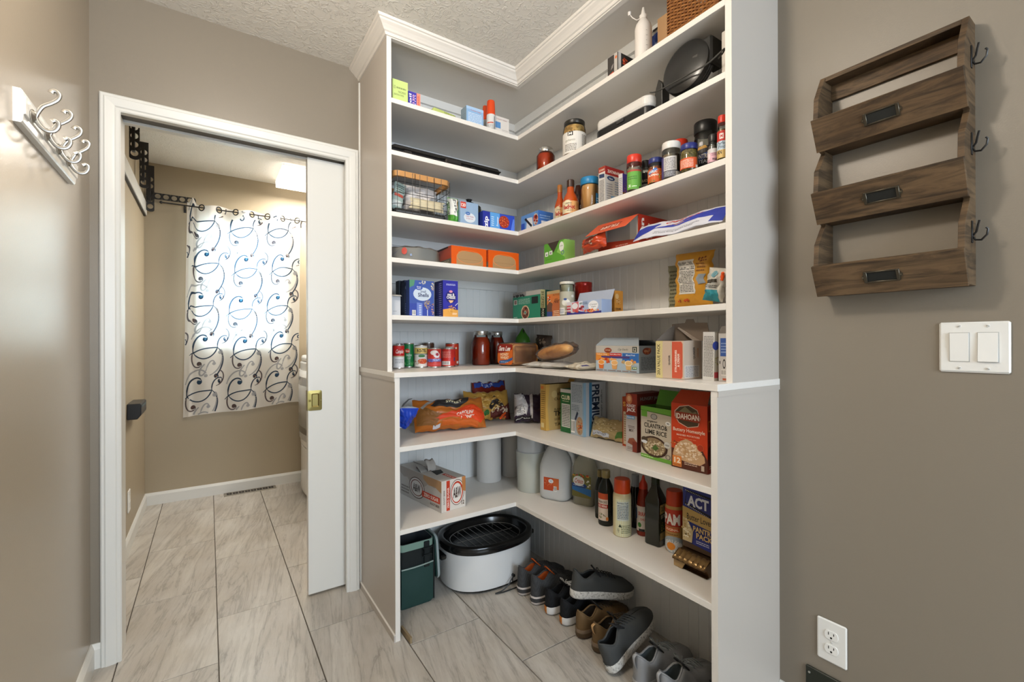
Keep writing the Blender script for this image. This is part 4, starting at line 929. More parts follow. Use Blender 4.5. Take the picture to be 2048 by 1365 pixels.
# ---- fifth shelf
l, w_, h_ = boxL(787, 801, 590, 5, 1.80)
carton('white_carton', 'small white box at the left end of the fifth shelf', 'box', (XL + T + .002, 1.80, l[2]), l[0] + w_ - XL - T - .002, .05, h_, {'*': '#c9cbd0'}, 0, {'F': [('r', .4, .2, .3, .02, '#9a9a9c')]}, flaps=(('F', .018, -.35, '#d2cfc8', '#a09c96'),))
l, w_, h_ = boxL(798, 812, 562, 5, 1.90)
carton('pasta_box', 'dark navy box standing furthest back at the left of the fifth shelf', 'box', l, w_ * 1.4, .04, h_, {'*': '#27303c'}, 0, {'F': [('l', .3, .1, .6, .3, '#8a94a0', 5)]})
l, w_, h_ = boxL(809, 818, 561, 5, 1.845)
carton('pasta_box', 'navy box squeezed behind the shell pasta box', 'box', l, w_ * 1.8, .04, h_, {'*': '#273452'}, 0, {'F': [('e', .28, .8, .18, .07, '#7f93a8'), ('l', .1, .08, .4, .3, '#6d7fc0', 5)]})
l, w_, h_ = boxL(819, 869, 560, 5, 1.78)
carton('pasta_box', 'blue small shells pasta box with a fork picture on the fifth shelf', 'box', l, w_ * .98, .04, h_, {'F': '#3b55a2', 'L': '#2c3f78', '*': '#2c3f78'}, 0,
       {'F': [('r', 0, 0, 1, .35, '#3145a0'), ('p', [(0, .78), (.18, .85), (.22, 1), (0, 1)], '#4f8a6a'), ('e', .52, .62, .37, .19, '#c9d6e4'), ('e', .38, .80, .15, .075, '#2c4aa4'), ('t', 'Great', .29, .80, .18, .04, '#f2f4f8', .01), ('t', 'Value', .30, .755, .16, .035, '#f2f4f8', .01), ('t', 'Small', .44, .66, .22, .07, '#2b3a6c', .01), ('t', 'Shells', .34, .54, .44, .11, '#1f2c5a', .02), ('s', .72, .34, .12, .15, ['#c9a84a', '#e0c878', '#a4822c'], 46, .02), ('r', .71, .02, .03, .16, '#cfd6e2'), ('s', .55, .95, .18, .05, ['#e4dfc4'], 14, .024), ('s', .94, .85, .05, .10, ['#e4dfc4', '#d8b08a'], 12, .03), ('s', .95, .22, .05, .18, ['#d8b08a', '#c98a5e'], 16, .025), ('b', .10, .02, .15, .14), ('p', [(.29, .0), (.52, .0), (.52, .36), (.29, .38)], '#6a80c8'), ('l', .38, .02, .09, .3, '#e6ebf6', 6)]})
l, w_, h_ = boxL(886, 916, 561, 5, 1.775)
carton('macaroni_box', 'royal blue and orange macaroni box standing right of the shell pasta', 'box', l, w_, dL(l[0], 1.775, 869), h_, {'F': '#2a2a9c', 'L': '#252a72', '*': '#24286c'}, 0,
       {'F': [('r', 0, 0, 1, .20, '#e0a24a'), ('p', [(0, .20), (1, .20), (1, .18), (.5, .24)], '#e0a24a'), ('l', .22, .86, .6, .06, '#c8cbf0', 2), ('e', .52, .55, .36, .17, '#1d1c70'), ('e', .52, .70, .12, .035, '#d88ea6'), ('t', 'mac &', .30, .58, .46, .075, '#f3f0ea', .03), ('t', 'CHEESE', .24, .50, .58, .075, '#f3f0ea', .03), ('p', [(.36, .46), (.70, .46), (.62, .40), (.48, .38)], '#e8b78a'), ('s', .55, .22, .30, .09, ['#e8a83c', '#f2c262', '#c97f22'], 50, .03), ('p', [(.80, .30), (.98, .38), (.98, .40), (.8, .325)], '#d6d8e4'), ('l', .62, .06, .3, .06, '#fff2dc', 2)],
        'L': [('l', .55, .02, .3, .93, '#8f95cf', 16), ('l', .05, .02, .38, .5, '#4c66a8', 9)]})
# ---- counter: cans and quart jars
can('squat food can with red and white label at the left end of the counter', 785, 809, 691, 1.90, '#dcdcde', [('r', 0, .54, 1, .46, '#c2201c'), ('t', 'Campbe', .30, .60, .55, .24, '#f4f2ee', .01, 0, .12), ('r', 0, .50, 1, .03, '#b8a05a'), ('l', .3, .2, .5, .2, '#8f8f92', 3)], h=.104)
can('green vegetable can standing second from the left on the counter', 806, 828, 687, 1.965, '#17733c', [('e', .42, .70, .16, .10, '#c5402e'), ('t', 'Monte', .32, .66, .22, .07, '#f4e9c8', .02), ('t', 'FRESH', .35, .45, .35, .10, '#c9e0cc', .01), ('t', 'CUT', .42, .33, .22, .08, '#c9e0cc', .01), ('s', .5, .14, .42, .12, ['#4fa05a', '#8ac878', '#2f8848'], 40, .03)])
can('dark blue can standing behind the red and white one', 791, 806, 688, 2.04, '#28406a', [('r', 0, .8, 1, .1, '#5a8fae')])
can('tomato can with yellow top band and a bowl picture on the counter', 828, 855, 691, 1.93, '#e4e0da', [('r', 0, .64, 1, .28, '#d8bc6c'), ('t', 'RO-TEL', .30, .70, .52, .16, '#20201e', .03), ('r', 0, .60, 1, .03, '#2a4a2e'), ('e', .55, .52, .18, .07, '#3f7d4a'), ('e', .60, .26, .26, .13, '#c8481e'), ('s', .60, .26, .22, .10, ['#e46a30', '#a82c14', '#eec08a'], 40, .02), ('s', .28, .2, .14, .12, ['#caa88a', '#b08868'], 16, .03)])
can('brown labelled can behind the tomato can', 843, 869, 686, 2.045, '#4e3326', [('r', .25, .55, .6, .22, '#b9b07c'), ('r', .1, .2, .8, .2, '#7a2a1c')])
can('red can with white and blue flower print in the middle of the counter', 854, 883, 697, 1.90, '#c03830', [('e', .5, .80, .2, .14, '#e6dcd6'), ('e', .62, .66, .16, .16, '#dbd0d2'), ('e', .64, .70, .08, .09, '#a03040'), ('t', 'Lot', .56, .50, .2, .12, '#d8e4f4', .02), ('r', .1, .28, .8, .16, '#6a64a8'), ('s', .4, .34, .36, .1, ['#8c88c4', '#4c4890'], 24, .03), ('t', 'CUT', .45, .33, .34, .12, '#c8d6ee', .02), ('r', 0, .05, 1, .14, '#c84a48')])
can('red can with a barcode right of the flower print can', 882, 911, 697, 1.91, '#bf2c26', [('l', .12, .48, .5, .4, '#e49a8c', 6), ('b', .14, .06, .44, .22), ('r', .78, .3, .1, .2, '#4a3c70')])
can('short dark can between and behind the two red cans', 872, 888, 697, 1.992, '#2e3a34', [('r', 0, .7, 1, .1, '#8aa0a8')])
can('tall red can at the right end of the can row', 890, 918, 687, 1.97, '#b93418', [('r', .10, .68, .42, .2, '#c4c6b8'), ('l', .14, .70, .34, .14, '#5f7a66', 2), ('t', 'e', .66, .76, .1, .1, '#f0e0c8', .02), ('r', .74, .06, .12, .12, '#e8ded4')])
def qjar(label, px0, px1, ytop, Y, fill='#7c1f08'):
    loc, r, h = onL(px0, px1, ytop, 6, Y); t = thing('quart_jar', label, 'jar', loc, 0, 'quart jars of red sauce'); hb = h * .82
    mb = MB(); mb.lathe([(r * .9, .002), (r * .97, .008), (r * .97, hb * .78), (r * .80, hb * .93), (r * .66, hb)], mat(fill, .15, 0, .5), n=26); obj('sauce', mb, t)
    mb = MB(); mb.lathe([(r * .92, 0), (r, .006), (r, hb * .80), (r * .84, hb * .96), (r * .72, hb * 1.03), (r * .72, h - .012)], GLASS, n=26); obj('glass', mb, t)
    mb = MB(); mb.lathe([(r * .76, h - .020), (r * .78, h - .018), (r * .78, h - .002), (r * .74, h), (r * .60, h), (r * .58, h - .0012), (.0005, h - .0012)], TIN, n=28); obj('lid', mb, t)
qjar('large glass jar of red sauce with silver lid, left of the two on the counter', 943, 981, 663, 1.95, '#a02c0a')
qjar('large glass jar of red sauce with silver lid, right of the two by the corner', 979, 1008, 664, 2.005, '#84200a')

# ---- lower left: bags on the shelf under the counter
z_ = ZS[7]
def flat(tf_rot): pass
BLUEF = mat('#1c3fae', .25); 
bag('chip_bag', 'shiny blue snack bag at the far left of the lower shelf', 'bag', (.652, 1.80, z_ + .058), (.75, .10, .15), .085, .105, .06, BLUEF, 21, .22, [('p', [(.1, .0), (.5, .0), (.35, .25), (.15, .2)], '#cfd8ea')], back=mat('#b9c4d6', .25))
t = thing('bag_clip', 'grey pointed clip sticking up from the blue snack bag', 'clip', (.695, 1.925, z_ + .088)); mb = MB(); mb.tube([(0, 0, 0), (.022, 0, .035), (.045, 0, .055), (.058, -.01, .06)], [.006, .008, .006, .002], mat('#77787a', .35), 6, flat=.4); obj('clip', mb, t)
# big orange bag, lying with its front up towards the aisle
def laybag(name, label, cx, cy, z0, ang, w, L, th, mt, seed, items, wr=.12, lean=.5, back=None):
    t = thing(name, label, 'bag', (cx, cy, z0), ang); mb = MB(); c_, s_ = math.cos(lean), math.sin(lean)
    # pouch length runs along local x, its front faces up and to the aisle
    tf = lambda x, y, z: (z - L / 2, y * c_ * 1 + x * s_ * -1 * -1, -y * s_ + x * c_ + 0)
    # x across -> up the slope; y thickness -> outwards
    def tf(x, y, z):
        up = x; out = -y
        return (z - L / 2, -(out * math.cos(lean)) + up * math.sin(lean), max(.001, out * math.sin(lean) + (up + w / 2) * math.cos(lean) * 1.0 + .0))
    P = pouch(mb, w, L, th, mt, 30, 34, seed, wr, tf=tf, back=back); obj('bag', mb, t)
    P2 = lambda u, v, sgn=1, e=0: P(v, 1 - u, sgn, e) if False else P(v, u, sgn, e)
    f = lambda u, v, e: P(v, u, 1, e + .0015); f.dv = .05
    art('bag_print', t, f, items, 1, 1, du=.05); return t
laybag('chip_bag', 'big orange and tan snack bag lying on the lower left shelf', .912, 1.862, z_ + .002, -.17, .150, .330, .125, mat('#bb6a26', .25), 31,
       [('p', [(.02, .15), (.25, .1), (.34, .40), (.1, .72), (.03, .5)], '#8a5a28'), ('p', [(.18, .30), (.42, .42), (.68, .62), (.85, .66), (.98, .45), (.99, .30), (.90, .12), (.5, .28), (.24, .22)], '#e2461a'), ('p', [(.20, .72), (.30, .95), (.78, .97), (.74, .80), (.60, .62), (.42, .62)], '#2d2a28'), ('p', [(.10, .62), (.28, .95), (.24, .96), (.08, .70)], '#9a948c'), ('p', [(.34, .05), (.86, .02), (.86, .18), (.6, .26), (.34, .2)], '#c8601c'), ('t', 'CAROLINA', .54, .34, .26, .10, '#f6e6d8', .03), ('t', 'HONEY', .60, .22, .20, .09, '#f6e6d8', .03), ('t', 'SWEET', .42, .78, .22, .09, '#d8cfa8', .03), ('r', .22, .03, .1, .09, '#cfd0d8')], .10, .45)
laybag('tortilla_bag', 'yellow and brown tortilla chip bag leaning behind the orange clip', 1.170, 1.962, z_ + .002, -.16, .155, .24, .075, mat('#b58a3e', .28), 32,
       [('s', .45, .62, .34, .30, ['#c99f50', '#a87a30', '#d8b468', '#8f6426'], 90, .035), ('p', [(.45, .35), (.62, .85), (.85, .35), (.80, .32), (.62, .72), (.50, .33)], '#2a1f16'), ('p', [(.52, .0), (1, .0), (1, .55), (.78, .40), (.5, .25)], '#5a2016'), ('t', 'Café Style', .50, .18, .44, .24, '#e8d8b8', .015, 0, .1), ('r', .1, .02, .35, .15, '#c89a48'), ('e', .42, .2, .06, .1, '#2e6a30')], .12, .30)
laybag('snack_bag', 'dark red snack bag with a blue banner behind the tortilla chips', 1.25, 2.062, z_ + .004, -.06, .19, .20, .035, mat('#7a2214', .3), 33, [('r', .05, .84, .9, .14, '#2c4aa0'), ('t', 'SNACKS', .25, .86, .4, .09, '#d8dcec', .02), ('r', .2, .3, .5, .3, '#942c16')], .12, .25)
t = thing('bag_clip', 'orange plastic clip on the tortilla chip bag', 'clip', (1.200, 1.862, z_ + .022), .6); OC = mat('#e2561c', .35)
for dz in (.018, 0): mb = MB(); mb.tube([(-.03, 0, .006), (0, 0, .008 + dz * .5), (.03, 0, dz + .004)], .0055, OC, 8); obj('jaw', mb, t)
mb = MB(); mb.lathe([(.005, -.006), (.005, .006)], mat('#b9b9b6', .3, 1), n=10); obj('spring', mb, t, loc=(-.005, 0, .010), rot=(PI / 2, 0, 0))
laybag('purple_bag', 'dark purple and white bag with a barcode in the corner of the lower shelf', 1.318, 1.800, z_ + .002, -.60, .150, .150, .085, mat('#33263a', .35), 34, [('p', [(.0, .2), (.40, .2), (.45, .5), (.30, .98), (0, .95)], '#c9c7c8'), ('b', .08, .24, .28, .26), ('p', [(.52, .05), (.60, .05), (.60, .95), (.50, .95)], '#cfcdd0'), ('r', .0, .05, .55, .10, '#1c1a1c'), ('l', .05, .07, .45, .05, '#d8d6d4', 1), ('r', .86, .3, .1, .16, '#9a98a0')], .16, .35)
laybag('white_bag', 'crumpled white bag end behind the yellow cracker box', 1.415, 1.895, z_ + .06, -1.45, .07, .09, .04, mat('#c4c3c6', .35), 35, [('e', .5, .5, .14, .18, '#2a2830')], .28, .2)
# ---- soda box, paper rolls, canister, jug
z_ = ZS[8]
a = at(883, 1028, Z=z_); b = at(931, 1013, Z=z_); cback = at(808, 980, Z=z_); w_ = (b - a).length; rz = math.atan2(b.y - a.y, b.x - a.x); d_ = .40; h_ = .132
d_ = (cback - a).length - .03
RB = '#c23a1c'
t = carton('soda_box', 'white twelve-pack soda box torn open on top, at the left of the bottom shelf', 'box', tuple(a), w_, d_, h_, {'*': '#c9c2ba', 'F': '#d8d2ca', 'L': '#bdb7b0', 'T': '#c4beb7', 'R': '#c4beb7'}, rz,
    {'F': [('r', .0, 0, .14, 1, '#cfc8c0'), ('r', .20, .02, .14, .96, RB), ('t', 'ZERO SUGAR', .235, .10, .07, .66, '#f0e6da', .02, 90), ('t', 'ROOT BEER', .08, .25, .06, .45, '#5a3a2c', .01, 90), ('e', .64, .54, .30, .42, '#5b2c20'), ('e', .64, .54, .28, .40, '#e4ded6'), ('e', .64, .54, .25, .36, RB), ('e', .63, .53, .21, .31, '#e4ded6'), ('t', 'A&W', .47, .36, .34, .36, '#3a2019', .03), ('p', [(.86, .55), (1, .5), (1, 1), (.84, 1)], '#b87a44'), ('t', '12', .82, .10, .12, .13, '#5a3a2c', .02)],
     'L': [('p', [(0, .80), (.12, .66), (.2, .7), (.3, .52), (.42, .62), (.52, .70), (.62, .60), (.72, .76), (.85, .70), (1, .84), (1, 1), (0, 1)], '#a79c92'), ('p', [(.60, .86), (.72, .72), (.86, .74), (1, .62), (1, 1), (.6, 1)], '#b58e66'), ('e', .44, .46, .19, .36, '#5b463e'), ('e', .44, .46, .175, .33, '#d3cec8'), ('e', .44, .46, .15, .28, '#7a4a3c'), ('e', .44, .46, .13, .25, '#d3cec8'), ('t', 'A&W', .35, .32, .18, .27, '#2f211c', .03), ('r', .57, .26, .40, .20, RB), ('t', 'ZERO SUGAR', .61, .30, .33, .12, '#eee4d8', .02), ('t', 'ROOT BEER', .76, .12, .2, .08, '#4a342a', .01), ('l', .05, .1, .2, .3, '#7c726a', 3)],
     'T': [('e', .42, .62, .22, .16, '#7a5a50'), ('e', .42, .62, .18, .13, '#cac4bd'), ('t', 'A&W', .32, .56, .22, .11, '#5a4038', .02), ('r', .48, .0, .16, .25, RB), ('t', 'SUGAR', .52, .02, .08, .2, '#eee4d8', .02, 90), ('p', [(.30, .26), (.66, .30), (.80, .44), (.42, .46)], '#181614')]})
mb = MB(); mb.grid(lambda u, v: (w_ * (.30 + .35 * u), d_ * (.46 + .10 * v ** 2), h_ + .001 + .06 * v * (1 - .25 * v) + .004 * math.sin(u * 7)), 6, 6, '#a9a39c'); obj('flap', mb, t, solid=.001)
mb = MB(); mb.grid(lambda u, v: (w_ * (.05 + .35 * u), d_ * (.48 + .2 * v), h_ + .001 + .038 * v * (1 - u * .6)), 5, 4, '#8f8a84'); obj('flap', mb, t, solid=.001)
def roll(label, px0, px1, ybase, ydep, h, col, name='paper_roll', cat='paper roll', taper=1, mt=None, lip=0, grp=None):
    c = at((px0 + px1) / 2, ybase, Z=z_); r = px_w(px0, px1, c.x, c.y); dv = Vector((c.x, c.y, 0)).normalized(); c = c + dv * r * .92
    t = thing(name, label, cat, (c.x, c.y, z_), 0, grp); return t, r, c
t, r, c = roll('upright white paper towel roll on the bottom left shelf', 953, 1003, 967, 0, .275, '')
PW = mat('#d3d0cc', .8); mb = MB(); mb.lathe([(r * .98, 0), (r, .003), (r, .272), (r * .98, .275), (r * .32, .275), (r * .32, .01), (.0005, .01)], PW, n=30); obj('roll', mb, t)
c = at(1022, 953, Z=z_); t = thing('paper_roll', 'second white paper roll half hidden in the back corner of the bottom shelf', 'paper roll', (1.355, 2.015, z_)); mb = MB(); mb.lathe([(.052, 0), (.054, .003), (.054, .262), (.052, .265), (.0005, .265)], PW, n=28); obj('roll', mb, t)
c = at(1062, 988, Z=z_); r = px_w(1031, 1092, c.x, c.y); c = c + Vector((c.x, c.y, 0)).normalized() * r * .9; t = thing('plastic_canister', 'tall frosted grey plastic canister at the corner of the bottom shelf', 'canister', (c.x, c.y, z_))
FR = mat('#b9bdb5', .35, 0, .4); mb = MB(); mb.lathe([(r * .86, 0), (r * .90, .004), (r, .185), (r * .99, .187)], FR, n=34); obj('canister', mb, t)
mb = MB(); mb.lathe([(r * 1.0, .187), (r * 1.02, .189), (r * .93, .193), (r * .93, .28), (r * .9, .285), (.0005, .285)], mat('#bfc3c6', .25, 0, .5), n=34); obj('insert', mb, t)
# one-gallon jug
a = at(1120, 1001, Z=z_); t = thing('water_jug', 'empty translucent gallon jug with an orange label on the bottom shelf', 'jug', (1.345, 1.612, z_), -1.15)
JW = .072; mb = MB()
def jring(z, hw, r=.03): return [(a, b, z) for a, b in rr2(-hw, hw, -hw, hw, min(r, hw * .98), 6)]
lv = [(.0, .060), (.006, .068), (.015, .072), (.135, .072), (.155, .070), (.175, .064), (.20, .052), (.225, .036), (.240, .023), (.248, .018), (.268, .018)]
rings = [jring(z, hw, .034) for z, hw in lv]; n = len(rings[0]); vs = [p for r_ in rings for p in r_]
vs = [(x + (.0 if z < .17 else -(z - .17) * .25), y, z) for x, y, z in vs]
mb.add(vs, [(j * n + i, j * n + (i + 1) % n, (j + 1) * n + (i + 1) % n, (j + 1) * n + i) for j in range(len(lv) - 1) for i in range(n)] + [tuple(range(n))[::-1], tuple((len(lv) - 1) * n + i for i in range(n))], MILKY, True)
obj('jug', mb, t)
mb = MB(); mb.tube([(.030, 0, .232), (.052, 0, .225), (.074, 0, .195), (.082, 0, .160), (.078, 0, .125), (.070, 0, .108)], .011, mat('#cdd3d6', .3, 0, .5, 0, 1), 10); obj('handle', mb, t)
mb = MB(); mb.lathe([(.019, .258), (.020, .259), (.020, .274), (.018, .276), (.0005, .276)], mat('#d8dadb', .4), n=18, cx=-.022); obj('cap', mb, t)
art('label_print', t, lambda u, v, e: (-.038 + u, -.0725 - e, .045 + v), [('r', 0, 0, .62, 1, '#b5441c'), ('r', .62, .15, .38, .85, '#c4622e'), ('s', .3, .6, .28, .36, ['#d87a48', '#a03a18', '#e09a6e'], 30, .03), ('e', .48, .74, .16, .16, '#dfe3e6'), ('t', 'Great', .38, .76, .2, .07, '#3a5f9c', .01), ('t', 'Water', .40, .66, .18, .07, '#3a5f9c', .01), ('b', .66, .02, .2, .36)], .076, .058)

# ================================================================ RIGHT RUN
def cR(name, label, cat, px0, px1, ytop, sh, X, col, prints={}, side=None, d=None, **k):
    l, w_, h_ = boxR(px0, px1, ytop, sh, X)
    if side: d = dR(l[1] - w_, X, side)
    return carton(name, label, cat, l, w_, d, h_, col, -PI / 2, prints, **k)
# ---- top shelf
cR('tool_box', 'black and orange power tool box on the top right shelf', 'box', 1217, 1238, 117, 1, 1.25, {'F': '#3c3734', 'R': '#2c2a29', '*': '#34302e'},
   {'F': [('r', .62, .0, .3, 1, '#b9b4ae'), ('p', [(.15, .1), (.55, .1), (.55, .35), (.15, .3)], '#d8562c'), ('p', [(.3, .45), (.5, .5), (.58, .66), (.4, .6)], '#8f8a86'), ('e', .8, .84, .1, .06, '#d8723c')],
    'R': [('r', 0, 0, .16, 1, '#c6c1bb'), ('s', .40, .66, .16, .22, ['#d8522a', '#e87040', '#a8381c'], 30, .05), ('s', .66, .56, .12, .14, ['#d8c49c', '#7a3c24'], 14, .035), ('p', [(.3, .34), (.7, .26), (.7, .30), (.34, .40)], '#8b3a20')]}, side=1272, open_=True, inner='#9a948c')
loc, r, h = onR(1271, 1306, 30, 1, 1.285); hB = at(1288, 28, X=1.285).z - ZS[1]
t = thing('squeeze_bottle', 'tall white squeeze bottle with measure marks and a tethered cap on the top right shelf', 'bottle', loc, face_cam(loc)); PB = mat('#e4ded8', .35)
mb = MB(); mb.lathe([(r * .94, 0), (r, .004), (r * .985, hB * .6), (r * .99, hB * .72), (r * .86, hB * .80), (r * .42, hB * .90), (r * .40, hB * .93)], PB, n=26); obj('bottle', mb, t)
mb = MB(); mb.lathe([(r * .46, hB * .90), (r * .46, hB * .97), (r * .30, hB * .985), (r * .12, hB * 1.12), (.0005, hB * 1.12)], mat('#ece8e2', .3), n=20); obj('nozzle', mb, t)
mb = MB(); mb.tube([(-r * .3, -.002, hB * .93), (-r * .75, -.004, hB * .90), (-r * 1.25, -.004, hB * .96), (-r * 1.6, -.004, hB * 1.04)], .0016, PB, 6); mb.lathe([(.005, -.008), (.006, .004), (.004, .006)], PB, n=10, cx=-r * 1.6, cy=-.004); mb.v[-30:] = [(x, y, z + hB * 1.05) for x, y, z in mb.v[-30:]]; obj('tether_cap', mb, t)
wrap('measure_print', t, r * .99, .0, hB * .7, [('r', .60, .08 + k * .13, .07 if k % 2 else .04, .008, '#7d7872') for k in range(7)])
a = at(1318, 85, X=1.40); bag('bread_bag', 'clear bag with blue print and a dark red twist behind the squeeze bottle', 'bag', (1.395, at(1330, 60, X=1.395).y, ZS[1] + .001), (.02, 0, -PI / 2), .12, .20, .05, mat('#b9b5ae', .2), 41, .2, [('r', .0, .62, 1, .2, '#2c4a9c'), ('r', .0, .55, 1, .07, '#8fa6cc'), ('r', .1, .9, .8, .08, '#231f22'), ('s', .5, .45, .2, .05, ['#7a2c1a'], 6, .05)])
cR('flat_box', 'tan cardboard packet standing beside the wicker basket', 'box', 1317, 1340, 38, 1, 1.33, {'*': '#b9936a'}, {'F': [('l', .55, .04, .4, .14, '#6b5a48', 3)]}, d=.025)
# wicker basket
a = at(1331, 64, X=1.225); yb0 = a.y; yb1 = at(1442, -5, X=1.225).y; t = thing('wicker_basket', 'honey brown woven wicker basket at the near end of the top right shelf', 'basket', (1.225, yb0, ZS[1]), -PI / 2); Lb = yb0 - yb1; Db = .20; Hb = .19
WK = [mat('#8c5a2e', .55), mat('#9c6834', .55), mat('#7d4e26', .55)]
mb = MB(); ns = 64; rows = 34
def bpath(z, o_):
    g = 1 + .12 * z / Hb; pts = []
    for a_, b_ in rr2(0, Lb, 0, Db, .02, 3): pts.append((a_, b_))
    out = []; P_ = pts + [pts[0]]; tot = sum(math.dist(P_[i], P_[i + 1]) for i in range(len(P_) - 1)); k_ = 0
    for i in range(len(P_) - 1):
        n_ = max(1, int(math.dist(P_[i], P_[i + 1]) / .006))
        for j in range(n_):
            f_ = j / n_; x = P_[i][0] * (1 - f_) + P_[i + 1][0] * f_; y = P_[i][1] * (1 - f_) + P_[i + 1][1] * f_
            dx, dy = x - Lb / 2, y - Db / 2; q_ = 1 + (.0032 * math.sin(k_ * PI / 2 + o_ * PI)) / max(.03, math.hypot(dx, dy)) * 1.0; out.append((Lb / 2 + dx * q_, Db / 2 + dy * q_, z)); k_ += 1
    return out
for j in range(rows): mb.tube(bpath(.006 + j * (Hb - .02) / rows, j % 2), .0030, WK[j % 3], 5, closed=True)
o = obj('woven_side', mb, t); o['kind'] = 'stuff'
mb = MB()
for o_ in (0, 1): mb.tube([(x, y, z + (.004 if (i // 2 + o_) % 2 else -.002)) for i, (x, y, z) in enumerate(bpath(Hb - .004, 0))], .005, WK[o_], 5, closed=True)
obj('rim', mb, t); mb = MB()
for o_ in (0, 1): mb.tube([(x, y - .0 , z + (.003 if (i // 2 + o_) % 2 else 0)) for i, (x, y, z) in enumerate(bpath(.005, 0))], .0045, WK[o_ + 1], 5, closed=True)
mb.box(.005, Lb - .005, .005, Db - .005, .001, .005, WK[0]); obj('base', mb, t)
# ---- second shelf
def jar(name, label, loc, r, h, lid, fill, items=(), base_r=1.0, neck=.8, fillh=.75, hl=.14, lidr=None, glass=None, group=None, e=.001, a0=0, span=PI * .95, lh=None, rot=None):
    t = thing(name, label, 'jar', loc, face_cam(loc) if rot is None else rot, group); hb = h * (1 - hl); lr = lidr or neck * 1.06
    mb = MB(); mb.lathe([(r * .9, .002), (r * .95, .006), (r * .95, hb * min(fillh, .80)), (r * (.95 if fillh < .8 else .85), hb * fillh), (.0005, hb * fillh)], fill if isinstance(fill, bpy.types.Material) else mat(fill, .4), n=22); obj('contents', mb, t)
    mb = MB(); mb.lathe([(r * .93, 0), (r, .004), (r, hb * .80), (r * (neck + .06), hb * .96), (r * neck, hb)], glass or GLASS, n=24); obj('glass', mb, t)
    mb = MB(); L_ = mat(lid, .35) if isinstance(lid, str) else lid; mb.lathe([(r * lr * .97, hb - .002), (r * lr, hb), (r * lr, h - .0025), (r * lr * .95, h), (.0005, h)], L_, n=26)
    obj('lid', mb, t)
    if items: wrap('label_print', t, r, .004, lh or hb * .72, items, a0=a0, span=span, e0=e)
    return t
def speck(name, cols, scale):
    q = N(name).set(.5, .4); v = q.n('TexVoronoi'); v.inputs['Scale'].default_value = scale; q.l(q.coord(), v.inputs['Vector'])
    s_ = q.n('SeparateColor'); q.l(v.outputs['Color'], s_.inputs[0]); q.l(q.ramp(s_.outputs[0], [(i / max(1, len(cols) - 1), c) for i, c in enumerate(cols)]), q.b.inputs['Base Color']); q.bump(v.outputs['Distance'], .5, .002); return q.m
CHICK = speck('chickpeas', ['#b98a4a', '#d8b070', '#c99a58', '#8f6a34'], 90); SPICE = speck('red_spice_flakes', ['#6a2c14', '#b5562a', '#4a2414', '#c98a5a'], 260); HERB = speck('mixed_herbs', ['#6a5a28', '#8f7a3c', '#4a3c1c', '#b59a5c'], 300); PEPP = speck('ground_spice', ['#8a5c44', '#a87a60', '#6c4430'], 420)
loc, r, h = onR(1074, 1111, 298, 2, 1.27); jar('sauce_jar', 'small round jar of orange-red sauce with silver lid on the second right shelf', loc, r, h, TIN, mat('#b83c10', .2), neck=.72, fillh=.88, hl=.17)
loc, r, h = onR(1127, 1173, 246, 2, 1.265); jar('chickpea_jar', 'tall glass jar of pale chickpeas with dark lid and white label', loc, r, h, '#26221c', CHICK, [('r', 0, 0, 1, 1, '#ddd8d0'), ('r', .30, .80, .16, .2, '#1c1a18'), ('t', 'M', .33, .84, .10, .12, '#e8e4dc', .02), ('t', 'garbanzo', .22, .52, .30, .14, '#8c8a74', 0), ('l', .2, .1, .36, .34, '#5d5a54', 5), ('l', .72, .08, .22, .8, '#4a4844', 12)], neck=.86, fillh=.94, hl=.10, lh=h * .60)
# white and black rectangular appliance
la, wa, ha = boxR(1189, 1299, 238, 2, 1.235); Dp = .17; hm = (ha + at(1299, 190, X=1.235).z - ZS[2]) / 2
t = thing('kitchen_appliance', 'low white and black rounded kitchen appliance on the second right shelf', 'appliance', la, -PI / 2)
mb = MB(); P_ = rr2(0, wa, 0, Dp, .028, 6); mb.prism(P_, .0, hm * .48, mat('#1d1c1c', .25)); obj('base', mb, t, bevel=.003)
mb = MB(); P_ = rr2(.002, wa - .002, .002, Dp - .002, .028, 6); mb.prism(P_, hm * .50, hm, mat('#d8d5d0', .25)); obj('lid', mb, t, bevel=.010)
mb = MB(); mb.cbox(wa * .45, wa * .58, -.004, 0, hm * .30, hm * .42, mat('#3a3837', .3), .001); obj('latch', mb, t)
# black waffle iron, propped open on edge
BG = mat('#1e1d1b', .28, 0, .6); BG2 = mat('#2a2926', .35, 0, .6)
cx, cy = 1.268, at(1378, 150, X=1.268).y; zz = ZS[2]
t = thing('waffle_iron', 'round black waffle iron propped open at the near end of the second right shelf', 'waffle iron', (1.272, cy, zz), -PI / 2)
R_ = .082
mb = MB(); mb.lathe([(.0005, -.020), (R_ * .70, -.022), (R_ * .80, -.016), (R_ * .98, -.010), (R_, -.002), (R_ * .97, 0), (R_, .003), (R_, .007), (R_ * .97, .009), (R_, .012), (R_ * .98, .026), (R_ * .8, .034), (.0005, .036)][::1], BG, n=44)
o = obj('upper_plate', mb, t, loc=(0, .0, R_ + .016), rot=(PI / 2 - .12, 0, 0))
mb = MB(); mb.tube([(.055 * math.cos(a), -.020, R_ + .016 + .055 * math.sin(a)) for a in [2 * PI * k / 28 for k in range(28)]], .0022, BG2, 6, closed=True); obj('ridge', mb, t)
mb = MB(); mb.lathe([(.082, .001), (.086, .004), (.084, .014), (.070, .024), (.0005, .028)], BG2, n=40, cx=-.01, cy=.050); obj('lower_plate', mb, t)
mb = MB(); mb.cbox(.050, .088, -.02, .045, .075, .160, BG, .006); obj('hinge', mb, t)
mb = MB(); mb.cbox(.030, .052, -.034, -.018, .075, .115, mat('#4a4744', .3), .003); obj('catch', mb, t)
